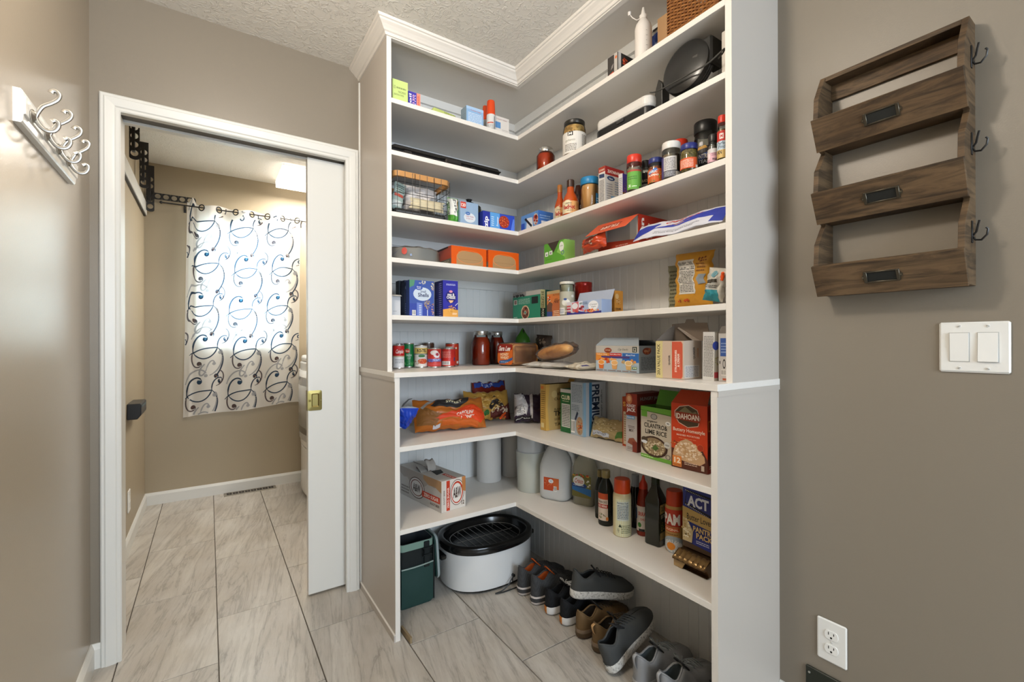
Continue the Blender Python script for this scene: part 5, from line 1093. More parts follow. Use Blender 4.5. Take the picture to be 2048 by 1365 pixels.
t = thing('power_cord', 'grey power cord looping across the black waffle iron', 'cord', (0, 0, 0)); mb = MB()
pts = [(1300, 186, 1.222), (1312, 184, 1.220), (1340, 170, 1.219), (1380, 148, 1.218), (1415, 128, 1.218), (1440, 106, 1.220), (1449, 98, 1.224), (1446, 106, 1.228), (1436, 118, 1.230)]
mb.tube(sp([tuple(at(a_, b_, X=x_)) for a_, b_, x_ in pts], 6), .0024, mat('#3b3a36', .45), 8); obj('cord', mb, t)
la, wa, ha = boxR(1310, 1326, 163, 2, 1.275)
t = thing('plastic_case', 'black ribbed plastic case left of the waffle iron', 'case', la, -PI / 2); mb = MB(); mb.prism([(0, 0), (.03, 0), (wa, 0), (wa, ha * .85), (wa * .5, ha), (.006, ha * .8), (0, ha * .6)], 0, .04, BG2, lambda a, b, n: (a, n, b)); obj('body', mb, t, bevel=.004)
for k in range(3): mb = MB(); mb.cbox(-.003, .0, .008, .034, ha * (.15 + .2 * k), ha * (.22 + .2 * k), BG, .001); obj('rib', mb, t)
yy = YE + T; t = thing('cutting_board', 'white and dark edged board standing against the near end panel', 'board', (1.25, yy + .004, zz)); mb = MB(); mb.cbox(0, .16, .0, .010, 0, .165, mat('#2a231d', .5), .002); obj('dark_board', mb, t); mb = MB(); mb.cbox(.01, .17, .0125, .036, 0, .15, mat('#cfcac2', .4), .003); obj('white_board', mb, t)
# ---- third shelf
def bottle(name, label, loc, prof, mt, parts=(), items=(), lr=None, lz=(0, .1), cat='bottle', rot=None, n=24, group=None, span=PI * .95, a0=0):
    t = thing(name, label, cat, loc, face_cam(loc) if rot is None else rot, group); mb = MB(); mb.lathe(prof, mt, n=n); obj('bottle', mb, t)
    for nm, pr, m_ in parts: mb = MB(); mb.lathe(pr, m_ if isinstance(m_, bpy.types.Material) else mat(m_, .35), n=n); obj(nm, mb, t)
    if items: wrap('label_print', t, lr, lz[0], lz[1], items, span=span, a0=a0)
    return t
HOT = mat('#b5480f', .12, 0, .6)
def hot(label, px0, px1, yt, X, dark):
    loc, r, h = onR(px0, px1, yt, 3, X)
    bottle('hot_sauce_bottle', label, loc, [(r * .92, 0), (r, .004), (r, h * .42), (r * .82, h * .52), (r * .48, h * .66), (r * .42, h * .84)], HOT,
           [('cap', [(r * .47, h * .80), (r * .48, h * .82), (r * .47, h * .985), (r * .4, h), (.0005, h)], dark)], [('r', 0, 0, 1, .92, '#d8c8a4'), ('r', .5, 0, .5, .92, '#d88a30'), ('p', [(.2, .92), (.5, .92), (.4, 1), (.3, 1)], '#d8c8a4'), ('t', 'RedHot', .16, .30, .52, .34, '#a8201a', .04), ('t', 'ORIGINAL', .26, .70, .3, .10, '#3a342c', .01), ('t', 'SAUCE', .34, .16, .26, .09, '#3a342c', .01)], r, (.006, h * .36), group='pepper sauce bottles')
cR('freezer_bag_box', 'blue box with a black line left of the pepper sauce bottles', 'box', 1043, 1077, 434, 3, 1.235, {'F': '#5c8cc8', 'R': '#3a6cba', '*': '#4a7cc4'}, {'F': [('p', [(.30, 0), (.72, 0), (.66, .7), (.36, .75)], '#d4d8dc'), ('p', [(.20, .72), (.28, .80), (.66, .20), (.60, .10)], '#1c1c1e'), ('e', .86, .50, .14, .36, '#b8b4ae'), ('s', .86, .48, .11, .30, ['#a83c30', '#c86a5c', '#8c2418'], 26, .05), ('r', 0, 0, .22, .5, '#2c50b0')], 'R': [('r', .2, .1, .6, .3, '#d8dce4'), ('l', .1, .5, .7, .3, '#8fb0dc', 2)]}, side=1107)
hot('pepper sauce bottle with light brown cap, left and shorter of the pair', 1110, 1131, 371, 1.275, '#a8682a')
hot('pepper sauce bottle with dark brown cap, right and taller of the pair', 1126, 1158, 361, 1.25, '#3c2418')
loc, r, h = onR(1150, 1165, 372, 3, 1.33); bottle('dark_bottle', 'dark brown sauce bottle standing behind the pepper sauces', loc, [(r * 1.3, 0), (r * 1.35, .004), (r * 1.35, h * .7), (r * .9, h * .9), (r * .7, h), (.0005, h)], mat('#3a1c12', .15), items=[('t', '57', .6, .3, .2, .3, '#d8d0c4', .02)], lr=r * 1.35, lz=(.01, h * .6))
loc, r, h = onR(1162, 1199, 358, 3, 1.27); jar('peanut_butter_jar', 'peanut butter jar with bright blue lid on the third right shelf', loc, r, h, '#2077a8', mat('#d39a5c', .4), [('r', .72, .05, .28, .75, '#3a84b8'), ('l', .76, .1, .2, .5, '#d8e4ea', 4)], neck=.94, fillh=.97, hl=.20, lidr=1.02)
cR('rice_mix_box', 'white and red rice mix box standing right of the blue lidded jar', 'box', 1198, 1211, 337, 3, 1.245, {'F': '#cfcbc6', 'R': '#cfccc8', '*': '#d4d0ca'},
   {'F': [('r', 0, .86, 1, .14, '#9c3420'), ('t', 'ZATARAIN', .1, .89, .8, .05, '#e8d4c0', .02), ('p', [(.1, .72), (.9, .70), (.9, .80), (.1, .82)], '#2c3a5c'), ('l', .12, .06, .76, .6, '#44424a', 16)],
    'R': [('r', 0, .78, 1, .22, '#a02420'), ('t', "ZATARAIN'S", .12, .84, .78, .08, '#efe6d8', .03), ('e', .3, .70, .2, .06, '#24406c'), ('t', 'New', .2, .67, .2, .05, '#e8e8ea', .02), ('l', .5, .3, .4, .36, '#7a92b0', 6), ('l', .08, .08, .3, .5, '#9a98a0', 8), ('r', .3, .05, .3, .2, '#7ba6cc')]}, side=1249)
cR('seasoning_box', 'small purple and white seasoning box behind the red lidded green label jar', 'box', 1238, 1246, 350, 3, 1.262, {'F': '#d8d4d8', 'R': '#4a3a9a', '*': '#4a3a9a'}, {'F': [('l', .1, .06, .8, .8, '#7a7c90', 12)], 'R': [('s', .5, .5, .3, .2, ['#d8683c'], 10, .08), ('r', .0, .0, 1, .3, '#8a5a34')]}, d=.022)
def spice(label, px0, px1, yt, X, lid, fill, items, sh=3, hl=.2, neck=.86, grp='spice jars', lidr=None, fillh=.8, lh=None):
    loc, r, h = onR(px0, px1, yt, sh, X); return jar('spice_jar', label, loc, r, h, lid, fill, items, neck=neck, fillh=fillh, hl=hl, lidr=lidr or neck * 1.1, group=grp, lh=lh)
spice('spice jar with red lid and bright green label', 1254, 1285, 313, 1.235, '#c83420', mat('#a08a78', .5), [('r', .15, 0, .7, .92, '#5f9c3c'), ('r', .15, .84, .7, .08, '#a83c30'), ('l', .22, .45, .4, .2, '#3c6c28', 2), ('t', 'Salt', .22, .10, .12, .14, '#e8f0dc', .02, 90), ('l', .4, .1, .2, .08, '#e8f0dc', 1), ('r', .7, .02, .14, .1, '#2a2a28')], lidr=.97, neck=.95)
loc, r, h = onR(1246, 1260, 352, 3, 1.335); jar('mustard_jar', 'squat jar with a round brown ring on its label beside the green label spice', loc, r * 1.4, h, '#b9a890', mat('#c8a87c', .5), [('r', 0, 0, 1, 1, '#d8cdbd'), ('o', .5, .45, .26, .42, '#6a3c22', .2), ('e', .5, .45, .16, .26, '#e0d4b8')], neck=.9, fillh=.9, hl=.15)
spice('small black spice jar between the green and orange labels', 1284, 1300, 323, 1.29, '#1c1b1a', mat('#2a2826', .3), [('r', 0, 0, 1, 1, '#1f1d1c'), ('t', 'BLACK', .2, .55, .5, .14, '#c8b68c', .02), ('t', 'PEPPER', .2, .3, .5, .14, '#d8d4cc', .02)], neck=.95)
spice('spice jar with dark blue lid and orange label, left of the white lidded one', 1297, 1328, 319, 1.24, '#26306c', SPICE, [('r', 0, 0, 1, .85, '#c85a28'), ('p', [(.1, .65), (.5, .9), (.6, .75), (.2, .5)], '#3a68a8'), ('t', 'GARLIC', .16, .60, .4, .16, '#e8e8e0', .02), ('t', 'JALAPENO', .12, .36, .5, .16, '#f0e8d8', .03), ('s', .75, .4, .14, .3, ['#6c8a3c', '#c8b04c'], 18, .03), ('s', .3, .12, .2, .1, ['#4a7a30'], 8, .03)], hl=.17)
spice('tall shaker with white lid and purple label', 1325, 1362, 288, 1.245, '#d8d4cf', mat('#8c7a66', .5), [('r', .0, 0, .22, .95, '#4a4478'), ('r', .2, .3, .5, .62, '#cfcccb'), ('l', .24, .34, .42, .52, '#55535a', 9), ('r', .2, 0, .55, .3, '#5a5a60'), ('l', .24, .04, .45, .22, '#c0c0c4', 4), ('r', .66, .0, .3, .24, '#d6d2cc')], neck=.94, lidr=1.02, hl=.17)
spice('spice jar with a red lid standing behind the white lidded shaker', 1346, 1376, 283, 1.31, '#b83018', mat('#4a3028', .5), [('r', 0, 0, 1, .9, '#2c3460')], neck=.98)
spice('spice jar with dark blue lid and orange label, right of the white lidded one', 1361, 1398, 291, 1.24, '#262e70', HERB, [('r', .08, .1, .72, .62, '#cc5426'), ('l', .14, .16, .5, .48, '#f0d8c8', 7), ('r', .74, .12, .1, .16, '#e8e4dc')], hl=.18, fillh=.95)
loc, r, h = onR(1388, 1436, 247, 3, 1.330); jar('seasoning_jar', 'large square-shouldered seasoning jar with black lid and brown flakes', loc, r * 1.0, h, '#1a1a1a', SPICE, [('r', .12, .10, .62, .72, '#262426'), ('p', [(.1, .38), (.76, .52), (.76, .68), (.1, .54)], '#2c4a8c'), ('t', 'MONTREAL', .14, .47, .58, .13, '#efece4', .03, 0, 0), ('t', 'STEAK', .24, .34, .38, .10, '#c8cad4', .02), ('r', .33, .84, .1, .1, '#c8c8cc'), ('p', [(.25, .72), (.55, .76), (.5, .84), (.3, .80)], '#b58a3c')], neck=.86, fillh=.62, hl=.19, lidr=.98, lh=h * .62)
spice('small spice jar with black lid and pink label', 1417, 1438, 271, 1.235, '#22211f', mat('#7a706a', .5), [('r', 0, 0, 1, .8, '#d8a8b4'), ('r', .0, .55, 1, .25, '#cfcaca'), ('e', .2, .35, .12, .2, '#e8d8dc'), ('l', .4, .35, .3, .2, '#7a5a64', 2), ('t', 'PINK', .45, .06, .3, .16, '#3a3034', .02)], hl=.22)
spice('tall spice jar with red lid and blue script label at the near end', 1436, 1457, 233, 1.23, '#c8321e', HERB, [('r', 0, .62, 1, .38, '#b8342a'), ('r', .3, .7, .26, .2, '#e8e4de'), ('t', 'M', .36, .74, .14, .12, '#b8342a', .03), ('r', 0, .30, 1, .32, '#b9c8d4'), ('t', 'Perfect', .18, .48, .6, .12, '#1f3a5c', .01), ('t', 'Pinch', .24, .35, .5, .12, '#1f3a5c', .01), ('r', 0, 0, 1, .3, '#c8a868'), ('t', 'IAN', .14, .14, .3, .14, '#241e18', .02)], hl=.15, lh=None)
# ---- fourth shelf
cR('green_snack_box', 'bright green open box with a dark triangular opening on the fourth right shelf', 'box', 1089, 1130, 490, 4, 1.24, {'F': '#5a9e34', 'R': '#8cba5c', '*': '#6cab44'},
   {'F': [('p', [(.18, 1.0), (.75, 1.0), (.46, .50)], '#3a3128'), ('p', [(.78, .78), (1, 1.0), (1, .2), (.62, .5)], '#8abf5c'), ('r', .05, .40, .15, .20, '#dfe4dc'), ('p', [(.09, .45), (.14, .56), (.16, .44)], '#3a4468'), ('r', .26, .44, .15, .18, '#dfe4dc'), ('e', .33, .52, .04, .06, '#8b8b8b'), ('l', .08, .22, .3, .05, '#3c7424', 1), ('e', .85, .70, .11, .22, '#e0e4d8'), ('t', 'olive', .78, .70, .14, .07, '#7c8c6c', .01), ('o', .9, .42, .07, .10, '#3c5a8c', .3)]}, side=1150)
bag('snack_bag', 'red crinkled snack bag lying on the edge beside the green box', 'bag', (1.235, at(1166, 505, X=1.235).y, ZS[4] + .036), (0, PI / 2 - .10, -PI / 2), .058, .125, .05, mat('#b8401f', .25), 44, .2, [('r', .1, .30, .5, .35, '#7a2c1c'), ('s', .4, .55, .25, .15, ['#c8b49a', '#9a7454'], 14, .06)])
# open red fruit box: tilted flaps
l, w_, h_ = boxR(1197, 1278, 452, 4, 1.278)
t = carton('red_snack_box', 'red carton with a torn open front and lifted flap on the fourth right shelf', 'box', l, w_, .162, h_, {'F': '#a8381c', 'R': '#b02c18', '*': '#b8341c'}, -PI / 2,
    {'F': [('p', [(.06, .40), (.98, .26), (.98, .96), (.06, .96)], '#8f8c88'), ('p', [(.06, .40), (.24, .37), (.24, .96), (.06, .96)], '#c6c3be'), ('p', [(.8, .29), (.98, .26), (.98, .96), (.8, .96)], '#b7b4ae'), ('t', 'tear strip to open', .45, .16, .3, .05, '#e8c8b8', .01)],
     'R': [('t', 'fun', .06, .28, .12, .62, '#efe4dc', .04, 90), ('s', .36, .42, .12, .3, ['#c88a6c', '#8c2c1c', '#d8a888'], 26, .03), ('e', .34, .66, .04, .12, '#d8b89c'), ('s', .55, .6, .08, .2, ['#c88a6c'], 8, .02)]}, flaps=(('F', .088, -.65, '#cf5a38', '#b8aca0', .0),))
fl = [c_ for c_ in t.children if c_.name.startswith('flap')][0]
art('flap_print', fl, lambda u, v, e: (u, -(v + .004) * .796 - (e + .0006) * .605, h_ - (v + .004) * .605 + (e + .0006) * .796), [('l', .25, .3, .5, .5, '#8c2c1c', 3), ('t', 'FRUIT', .30, .45, .45, .3, '#f0d8c8', .02)], w_, .080)
# blue and white family pack lying with its near edge towards the aisle
a = at(1270, 470, X=1.228); b = at(1449, 452, X=1.228); Lp = a.y - b.y
t = thing('cookie_pack', 'flat blue and white cookie pack lying along the edge of the fourth right shelf', 'packet', (1.222, (a.y + b.y) / 2, ZS[4] + .001), -PI / 2); mb = MB()
tfc = lambda x, y, z: (z - Lp / 2, -.006 + (x + .035) * .62 + max(0, y) * .5, max(.0006, .004 + (x + .035) * .80 - y * .55 + .004 * math.sin(z * 30)))
P = pouch(mb, .07, Lp, .030, mat('#cfd0da', .25), 24, 40, 45, .14, tf=tfc, back=mat('#c8cad6', .25)); obj('pack', mb, t)
f = lambda u, v, e: P(v, u, 1, e + .0015); f.dv = .04
art('pack_print', t, f, [('p', [(.0, .05), (.22, .34), (.30, .66), (.0, .75)], '#2b3a9c'), ('p', [(.20, .36), (1, .34), (1, .90), (.50, .56)], '#2f3da0'), ('p', [(.86, .05), (1, .05), (1, .5), (.9, .4)], '#2b3a9c'), ('t', 'CHIPS FUN', .34, .62, .42, .16, '#c0402c', .03, 0, .1), ('t', "Doesn't your snack time need to be rewarded", .26, .12, .5, .06, '#23232c', .005), ('t', 'Try more family packs today', .24, .05, .46, .05, '#23232c', .005), ('s', .5, .50, .12, .05, ['#b88a5a', '#8c5c34'], 12, .03)], 1, 1, du=.04)
# ---- fifth shelf
l, w_, h_ = boxR(1026, 1079, 588, 5, 1.245); 
a5 = at(1026, 636, Z=ZS[5])
cR('coffee_pod_box', 'teal coffee pod box with a pale side strip in the corner of the fifth shelf', 'box', 1026, 1081, 588, 5, 1.30, {'F': '#2c8468', 'R': '#1c5c4c', 'L': '#c8c8b0', '*': '#2c8468'},
   {'F': [('r', 0, .84, 1, .16, '#8c8886'), ('s', .25, .88, .22, .03, ['#2c2a2a'], 16, .03), ('p', [(.5, .84), (1, .84), (1, 1), (.5, 1)], '#b8b4ae'), ('r', .04, .56, .13, .18, '#cfd4cc'), ('r', .06, .58, .09, .14, '#8a6c64'), ('r', .70, .54, .22, .24, '#1c201e'), ('l', .22, .56, .42, .20, '#a8c8ba', 5), ('e', .47, .26, .15, .25, '#e0c8a4'), ('e', .47, .25, .125, .21, '#6a3426'), ('s', .47, .25, .11, .19, ['#9a5c44', '#4a2018'], 24, .03), ('e', .47, .25, .045, .07, '#c8b8a0'), ('e', .47, .25, .025, .045, '#2c7a6c'), ('t', 'DONUT', .38, .44, .18, .05, '#b8604c', .02), ('l', .04, .03, .14, .10, '#c8d8d0', 2)],
    'R': [('r', 0, 0, .20, 1, '#d0cf9c'), ('t', '30 K CUP PODS', .03, .40, .12, .54, '#4a4a2c', .02, -90), ('r', 0, .05, .20, .32, '#18211e'), ('t', 'PODS', .05, .08, .1, .26, '#e0e0d0', .03, -90), ('l', .3, .2, .6, .6, '#3c8a74', 5)]}, side=1130)
cR('coffee_box', 'orange coffee box with black script beside the teal pod box', 'box', 1094, 1121, 584, 5, 1.262, {'F': '#cf7a3c', 'R': '#1c5c4c', '*': '#b8642c'},
   {'F': [('r', 0, .88, 1, .12, '#b8a074'), ('p', [(0, 0), (.42, 0), (.42, .52), (.2, .60), (0, .45)], '#6c4a38'), ('p', [(0, 0), (.4, 0), (.4, .2), (.0, .22)], '#3c4a84'), ('e', .68, .32, .3, .3, '#b8683c'), ('s', .16, .70, .1, .08, ['#f0e4d0', '#c8401c'], 8, .06), ('t', 'Aller', .5, .52, .48, .18, '#2a1a12', .0, 0, .15), ('t', 'ALTITUDE', .45, .80, .5, .07, '#7a5a34', .01), ('l', .5, .05, .4, .2, '#f0d8b8', 3)]}, d=.06)
loc, r, h = onR(1120, 1148, 565, 5, 1.255); t = jar('drink_mix_tub', 'pale clear drink mix tub with a white lid', loc, r, h, '#d0cbbd', mat('#a09a84', .5), [('r', .0, 0, 1, 1, '#aaa694'), ('e', .45, .52, .2, .15, '#dcdad0'), ('e', .42, .66, .08, .05, '#2c4a84'), ('e', .8, .80, .09, .06, '#dcdad0'), ('s', .35, .2, .3, .14, ['#e0dccc', '#8a866c', '#dcdad0'], 16, .05), ('r', 0, .0, .4, .3, '#d8d8d4'), ('l', .05, .05, .3, .2, '#6a7aa0', 3)], neck=.99, fillh=.97, hl=.06, lidr=1.04)
loc, r, h = onR(1150, 1184, 566, 5, 1.36); t = thing('red_tin', 'stack of round red tins behind the drink mix boxes', 'tin', loc, 0); REDT = mat('#9c241a', .25, .3)
for k in range(2): mb = MB(); z0_ = h * (.5 + .27 * k - .5) if False else k * h * .5; mb.lathe([(r * .97, z0_ + .001), (r, z0_ + .003), (r, z0_ + h * .36), (r * 1.03, z0_ + h * .37), (r * 1.03, z0_ + h * .48), (r, z0_ + h * .495), (.0005, z0_ + h * .495)], REDT, n=26); obj('tin', mb, t)
cR('drink_mix_box', 'torn pale blue drink mix box with strawberry print in front on the fifth shelf', 'box', 1134, 1203, 606, 5, 1.222, {'F': '#a9b9d6', 'R': '#8fa0c0', '*': '#b8bcc4'},
   {'F': [('r', .0, 0, .2, 1, '#cfcdd4'), ('r', .0, .12, .12, .16, '#b83a4a'), ('r', .0, .38, .12, .14, '#b83a4a'), ('r', .0, .6, .12, .14, '#c85a5a'), ('p', [(.16, .9), (.36, 1), (.36, .2), (.18, .2)], '#c86468'), ('e', .25, .66, .09, .24, '#e6e6ea'), ('r', .36, .0, .12, 1, '#d8dce8'), ('t', '60', .39, .74, .08, .16, '#1f5c5c', .03), ('l', .48, .7, .14, .22, '#3a5a7c', 3), ('s', .47, .44, .08, .16, ['#c84a50', '#e0788a'], 16, .03), ('e', .78, .58, .14, .36, '#eceef2'), ('t', 'Crystal', .67, .58, .22, .14, '#3a3c50', 0, 0, .1), ('t', 'Light', .72, .42, .14, .13, '#3a3c50', 0, 0, .1), ('p', [(0, 0), (1, 0), (1, .16), (.6, .10), (.36, .24), (.2, .12), (0, .24)], '#32307c'), ('s', .72, .2, .22, .1, ['#d8402c', '#f0c490', '#e8783c'], 24, .025), ('s', .3, .22, .06, .08, ['#d8502c'], 6, .02)]}, d=.055, open_=True, inner='#a9a39c', flaps=(('K', .045, 1.2, '#aeb8cc', '#a49f9c', .0),))
cR('coffee_pod_box', 'small orange pumpkin coffee pod box standing alone on the fifth right shelf', 'box', 1203, 1229, 585, 5, 1.305, {'F': '#b8762c', 'R': '#c08434', '*': '#a86a28'},
   {'F': [('r', 0, .93, 1, .07, '#7a2c1c'), ('e', .5, .60, .26, .24, '#2a2018'), ('s', .5, .6, .24, .22, ['#4a3824', '#c89a5c', '#6a4c2c'], 22, .04), ('e', .5, .6, .10, .1, '#d0b078'), ('e', .5, .6, .05, .05, '#3a5a6c'), ('t', 'PUMPKIN', .14, .16, .72, .09, '#3a2414', .02), ('t', 'SPICE', .3, .05, .4, .07, '#3a2414', .02)],
    'R': [('e', .3, .75, .2, .12, '#d8b47c'), ('s', .45, .5, .2, .14, ['#e0c8a4', '#8c5c2c'], 12, .06), ('t', 'CARAMEL', .1, .16, .7, .09, '#3a2414', .02)]}, side=1246)
bag('nut_bag', 'yellow stand-up bag with a nutrition panel at the near end of the fifth shelf', 'bag', (1.340, at(1386, 590, X=1.340).y, ZS[5] + .004), (.0, .03, -PI / 2 + .06), (at(1352, 500, X=1.34).y - at(1426, 500, X=1.34).y) * 1.02, .184, .050, mat('#c8902a', .35), 51, .09,
    [('p', [(.18, .24), (.66, .24), (.60, .86), (.14, .86)], '#d6d3cc'), ('t', 'Nutrition Facts', .17, .78, .40, .055, '#1a1918', .02), ('r', .17, .765, .42, .008, '#1a1918'), ('r', .18, .68, .42, .012, '#1a1918'), ('t', 'Calories', .18, .70, .2, .04, '#1a1918', .02), ('t', '150', .46, .70, .12, .04, '#1a1918', .02), ('l', .20, .44, .40, .22, '#2a2928', 8), ('r', .19, .42, .44, .010, '#1a1918'), ('l', .21, .27, .40, .14, '#3a3938', 5), ('l', .66, .62, .2, .18, '#8c5a1c', 3), ('p', [(.72, .40), (.9, .42), (.9, .58), (.72, .58)], '#8c96a0'), ('s', .82, .84, .1, .05, ['#7a3c14'], 8, .02), ('s', .3, .14, .16, .05, ['#8c3c14', '#c8501c'], 8, .03)])
bag('nut_bag', 'grey-green flat bag standing behind the yellow nutrition panel bag', 'bag', (1.405, at(1356, 590, X=1.405).y, ZS[5] + .001), (0, 0, -PI / 2 + .3), .07, .165, .03, mat('#8f8c70', .4), 52, .1, [('l', .1, .1, .7, .8, '#5c5a44', 10)])
bag('flour_bag', 'white and teal paper bag leaning into the near corner of the fifth shelf', 'bag', (1.258, at(1428, 600, X=1.258).y + .004, ZS[5] + .012), (-.04, .20, -PI / 2), .066, .100, .042, mat('#c0bdb4', .5), 53, .22, [('p', [(0, .0), (.9, .0), (.8, .34), (0, .30)], '#2c8894'), ('e', .5, .80, .14, .10, '#6a98a4'), ('p', [(.15, .5), (.7, .56), (.68, .66), (.14, .6)], '#3a3428'), ('l', .15, .38, .6, .1, '#4a4844', 2)])
t = thing('bag_clip', 'orange plastic clip on the white and teal paper bag', 'clip', (1.236, at(1446, 553, X=1.236).y, at(1446, 558, X=1.236).z), .3)
for dz in (.008, 0): mb = MB(); mb.tube([(-.003, 0, .016), (0, 0, .006 + dz), (.0, .004, -.006 + dz)], .0045, OC, 8); obj('jaw', mb, t)
# ---- counter: bread, bun, open cartons
z_ = ZS[6]
t = thing('bread_loaf', 'bagged sliced brown loaf with red and orange end label in the corner of the counter', 'bread', (1.178, 1.80, z_ + .001), -PI / 2 + .18)
BRd = N('bread_crust').set(.7, .2); v = BRd.coord(); wvv = BRd.n('TexWave'); wvv.inputs['Scale'].default_value = 28; wvv.inputs['Distortion'].default_value = 1.5; BRd.l(v, wvv.inputs['Vector']); BRd.l(BRd.ramp(wvv.outputs['Fac'], [(0, '#8f5522'), (.5, '#b87838'), (1, '#c88c48')]), BRd.b.inputs['Base Color']); BRd.bump(wvv.outputs['Fac'], .4, .003); BREAD = BRd.m
def loafsec(w_, h_, n=28):
    out = []
    for k in range(n):
        a_ = 2 * PI * k / n; x, y = math.cos(a_), math.sin(a_); q_ = (abs(x) ** 4.5 + abs(y) ** 4.5) ** (-1 / 4.5); out.append((x * q_ * w_ / 2 * (1.0 if y < .3 else 1.04), h_ / 2 + y * q_ * h_ / 2))
    return out
Lw_, Lh, LL = .115, .108, .175
mb = MB(); sec = loafsec(Lw_, Lh); nS = len(sec); st_ = [(.0, .90), (.012, 1.0), (.14, 1.0), (.17, .92), (LL, .60)]
mb.add([(x * s_, y_, Lh / 2 + (z - Lh / 2) * s_ if y_ > .2 else z * (s_ if y_ < .01 else 1) + (.004 if y_ < .01 else 0)) for y_, s_ in st_ for x, z in sec], [(j * nS + i, j * nS + (i + 1) % nS, (j + 1) * nS + (i + 1) % nS, (j + 1) * nS + i)[::-1] for j in range(len(st_) - 1) for i in range(nS)] + [tuple(range(nS)), tuple((len(st_) - 1) * nS + i for i in range(nS))[::-1]], BREAD, True)
obj('loaf', mb, t)
mb = MB(); mb.add([(x * s_ * 1.03, y_, z * 1.02 + .0006) for y_, s_ in [(-.003, .93), (.010, 1.0), (.15, 1.0), (.188, .5)] for x, z in sec], [(j * nS + i, j * nS + (i + 1) % nS, (j + 1) * nS + (i + 1) % nS, (j + 1) * nS + i)[::-1] for j in range(3) for i in range(nS)] + [tuple(range(nS))], FILM, True); obj('clear_bag', mb, t)
art('label_print', t, lambda u, v, e: (-.052 + u, -.0040 - e, .006 + v), [('p', [(.0, .10), (.12, .0), (.9, .0), (1, .12), (1, .88), (.9, .98), (.14, 1), (0, .86)], '#cf6420'), ('p', [(.0, .55), (.30, .56), (.95, .72), (1, .95), (.9, .98), (.14, 1), (0, .86)], '#8c2414'), ('t', 'Sara Lee', .06, .66, .84, .24, '#f2ece4', .03, 0, .1), ('t', 'HONEY', .18, .42, .56, .14, '#f4ddb8', .03), ('t', 'WHEAT', .18, .26, .56, .14, '#f4ddb8', .03), ('p', [(.12, .03), (.5, .05), (.96, .22), (1, .36), (.6, .22), (.16, .18), (.1, .1)], '#2c5c94'), ('t', 'whole grain', .2, .08, .5, .07, '#c8d8e8', .01, 0, 0)], .104, .098)
def bunbag():
    a = at(1068, 715, Z=z_ + .03); t = thing('bread_roll', 'golden long bread roll in a clear bag leaning over the flat bags on the counter', 'bread', (1.235, 1.50, z_ + .072), -PI / 2 - .05); t.rotation_euler = (0, -.16, -PI / 2 - .05)
    BN = N('golden_bun').set(.5, .3); g = BN.n('TexCoord'); sx_ = BN.n('SeparateXYZ'); BN.l(g.outputs['Normal'], sx_.inputs[0]); nn = BN.noise(BN.coord(), 30, 3); BN.l(BN.ramp(nn, [(.3, '#b8742c'), (.6, '#cf9448'), (.8, '#dcae70')]), BN.b.inputs['Base Color'])
    mb = MB(); mb.grid(lambda u, v: (.105 * math.copysign(abs(math.cos(PI * v)) ** .8, -math.cos(PI * v)), .040 * math.sin(PI * v) ** .6 * math.cos(2 * PI * u), .027 * math.sin(PI * v) ** .6 * math.sin(2 * PI * u)), 28, 20, BN.m, cu=True); obj('roll', mb, t)
    mb = MB(); mb.grid(lambda u, v: (.125 * math.copysign(abs(math.cos(PI * v)) ** .8, -math.cos(PI * v)) + .01, .047 * (math.sin(PI * v) + .02) ** .6 * math.cos(2 * PI * u) * (1 + .07 * math.sin(u * 50 + v * 20)), .033 * (math.sin(PI * v) + .02) ** .6 * math.sin(2 * PI * u) * (1 + .09 * math.sin(u * 38 - v * 31))), 60, 34, FILM, cu=True); obj('clear_bag', mb, t)
bunbag()
def flatbag(label, x, y, a_, w_, L, seed, z0, mt, items=()):
    t = thing('flat_bag', label, 'bag', (x, y, z0), a_); mb = MB(); tf = lambda p, q_, r_: (p, r_ - L / 2, max(.0004, .012 - q_))
    P = pouch(mb, w_, L, .026, mt, 40, 40, seed, .30, tf=tf); obj('bag', mb, t)
    if items: pouch_art('bag_print', t, P, items)
FLT = thin_glass('crumpled_clear_film', '#f4f4f0', 1.4, .72, '#e2ddd4')
flatbag('crumpled clear empty bag lying flat under the bread roll', 1.262, 1.545, .12, .17, .25, 61, z_ + .001, FLT)
flatbag('pale beige empty bag lying flat left of the snack cup carton', 1.27, 1.356, .0, .14, .095, 62, z_ + .002, mat('#c3b9a6', .4), [('l', .2, .3, .6, .08, '#4a4640', 2), ('r', .1, .02, .3, .06, '#4a4478')])
bag('tortilla_bag', 'dark clear bag with a brown label behind the brown loaf', 'bag', (1.414, 1.812, z_ + .004), (0, .06, -PI / 2), .13, .145, .040, mat('#453a34', .2), 63, .22, [('p', [(.2, .3), (.7, .35), (.7, .6), (.2, .55)], '#3c1c14'), ('t', 'THIN SLICED', .24, .40, .42, .1, '#c8b8a4', .02), ('s', .6, .8, .2, .1, ['#8c7a68'], 10, .06)])
t = thing('green_pepper_bag', 'upright pointed green bag end in the back corner of the counter', 'bag', (1.388, 1.955, z_ + .001), -.6); mb = MB(); mb.lathe([(.034, 0), (.040, .03), (.044, .10), (.036, .135), (.018, .160), (.008, .178), (.003, .186)], mat('#3f7a22', .3), n=18, sy=.6); obj('bag', mb, t); mb = MB(); mb.tube([(.02, -.02, .02), (.012, -.026, .06), (.02, -.02, .10), (.004, -.008, .145), (.004, -.004, .178)], .005, mat('#1b2414', .5), 6); obj('twist_band', mb, t)
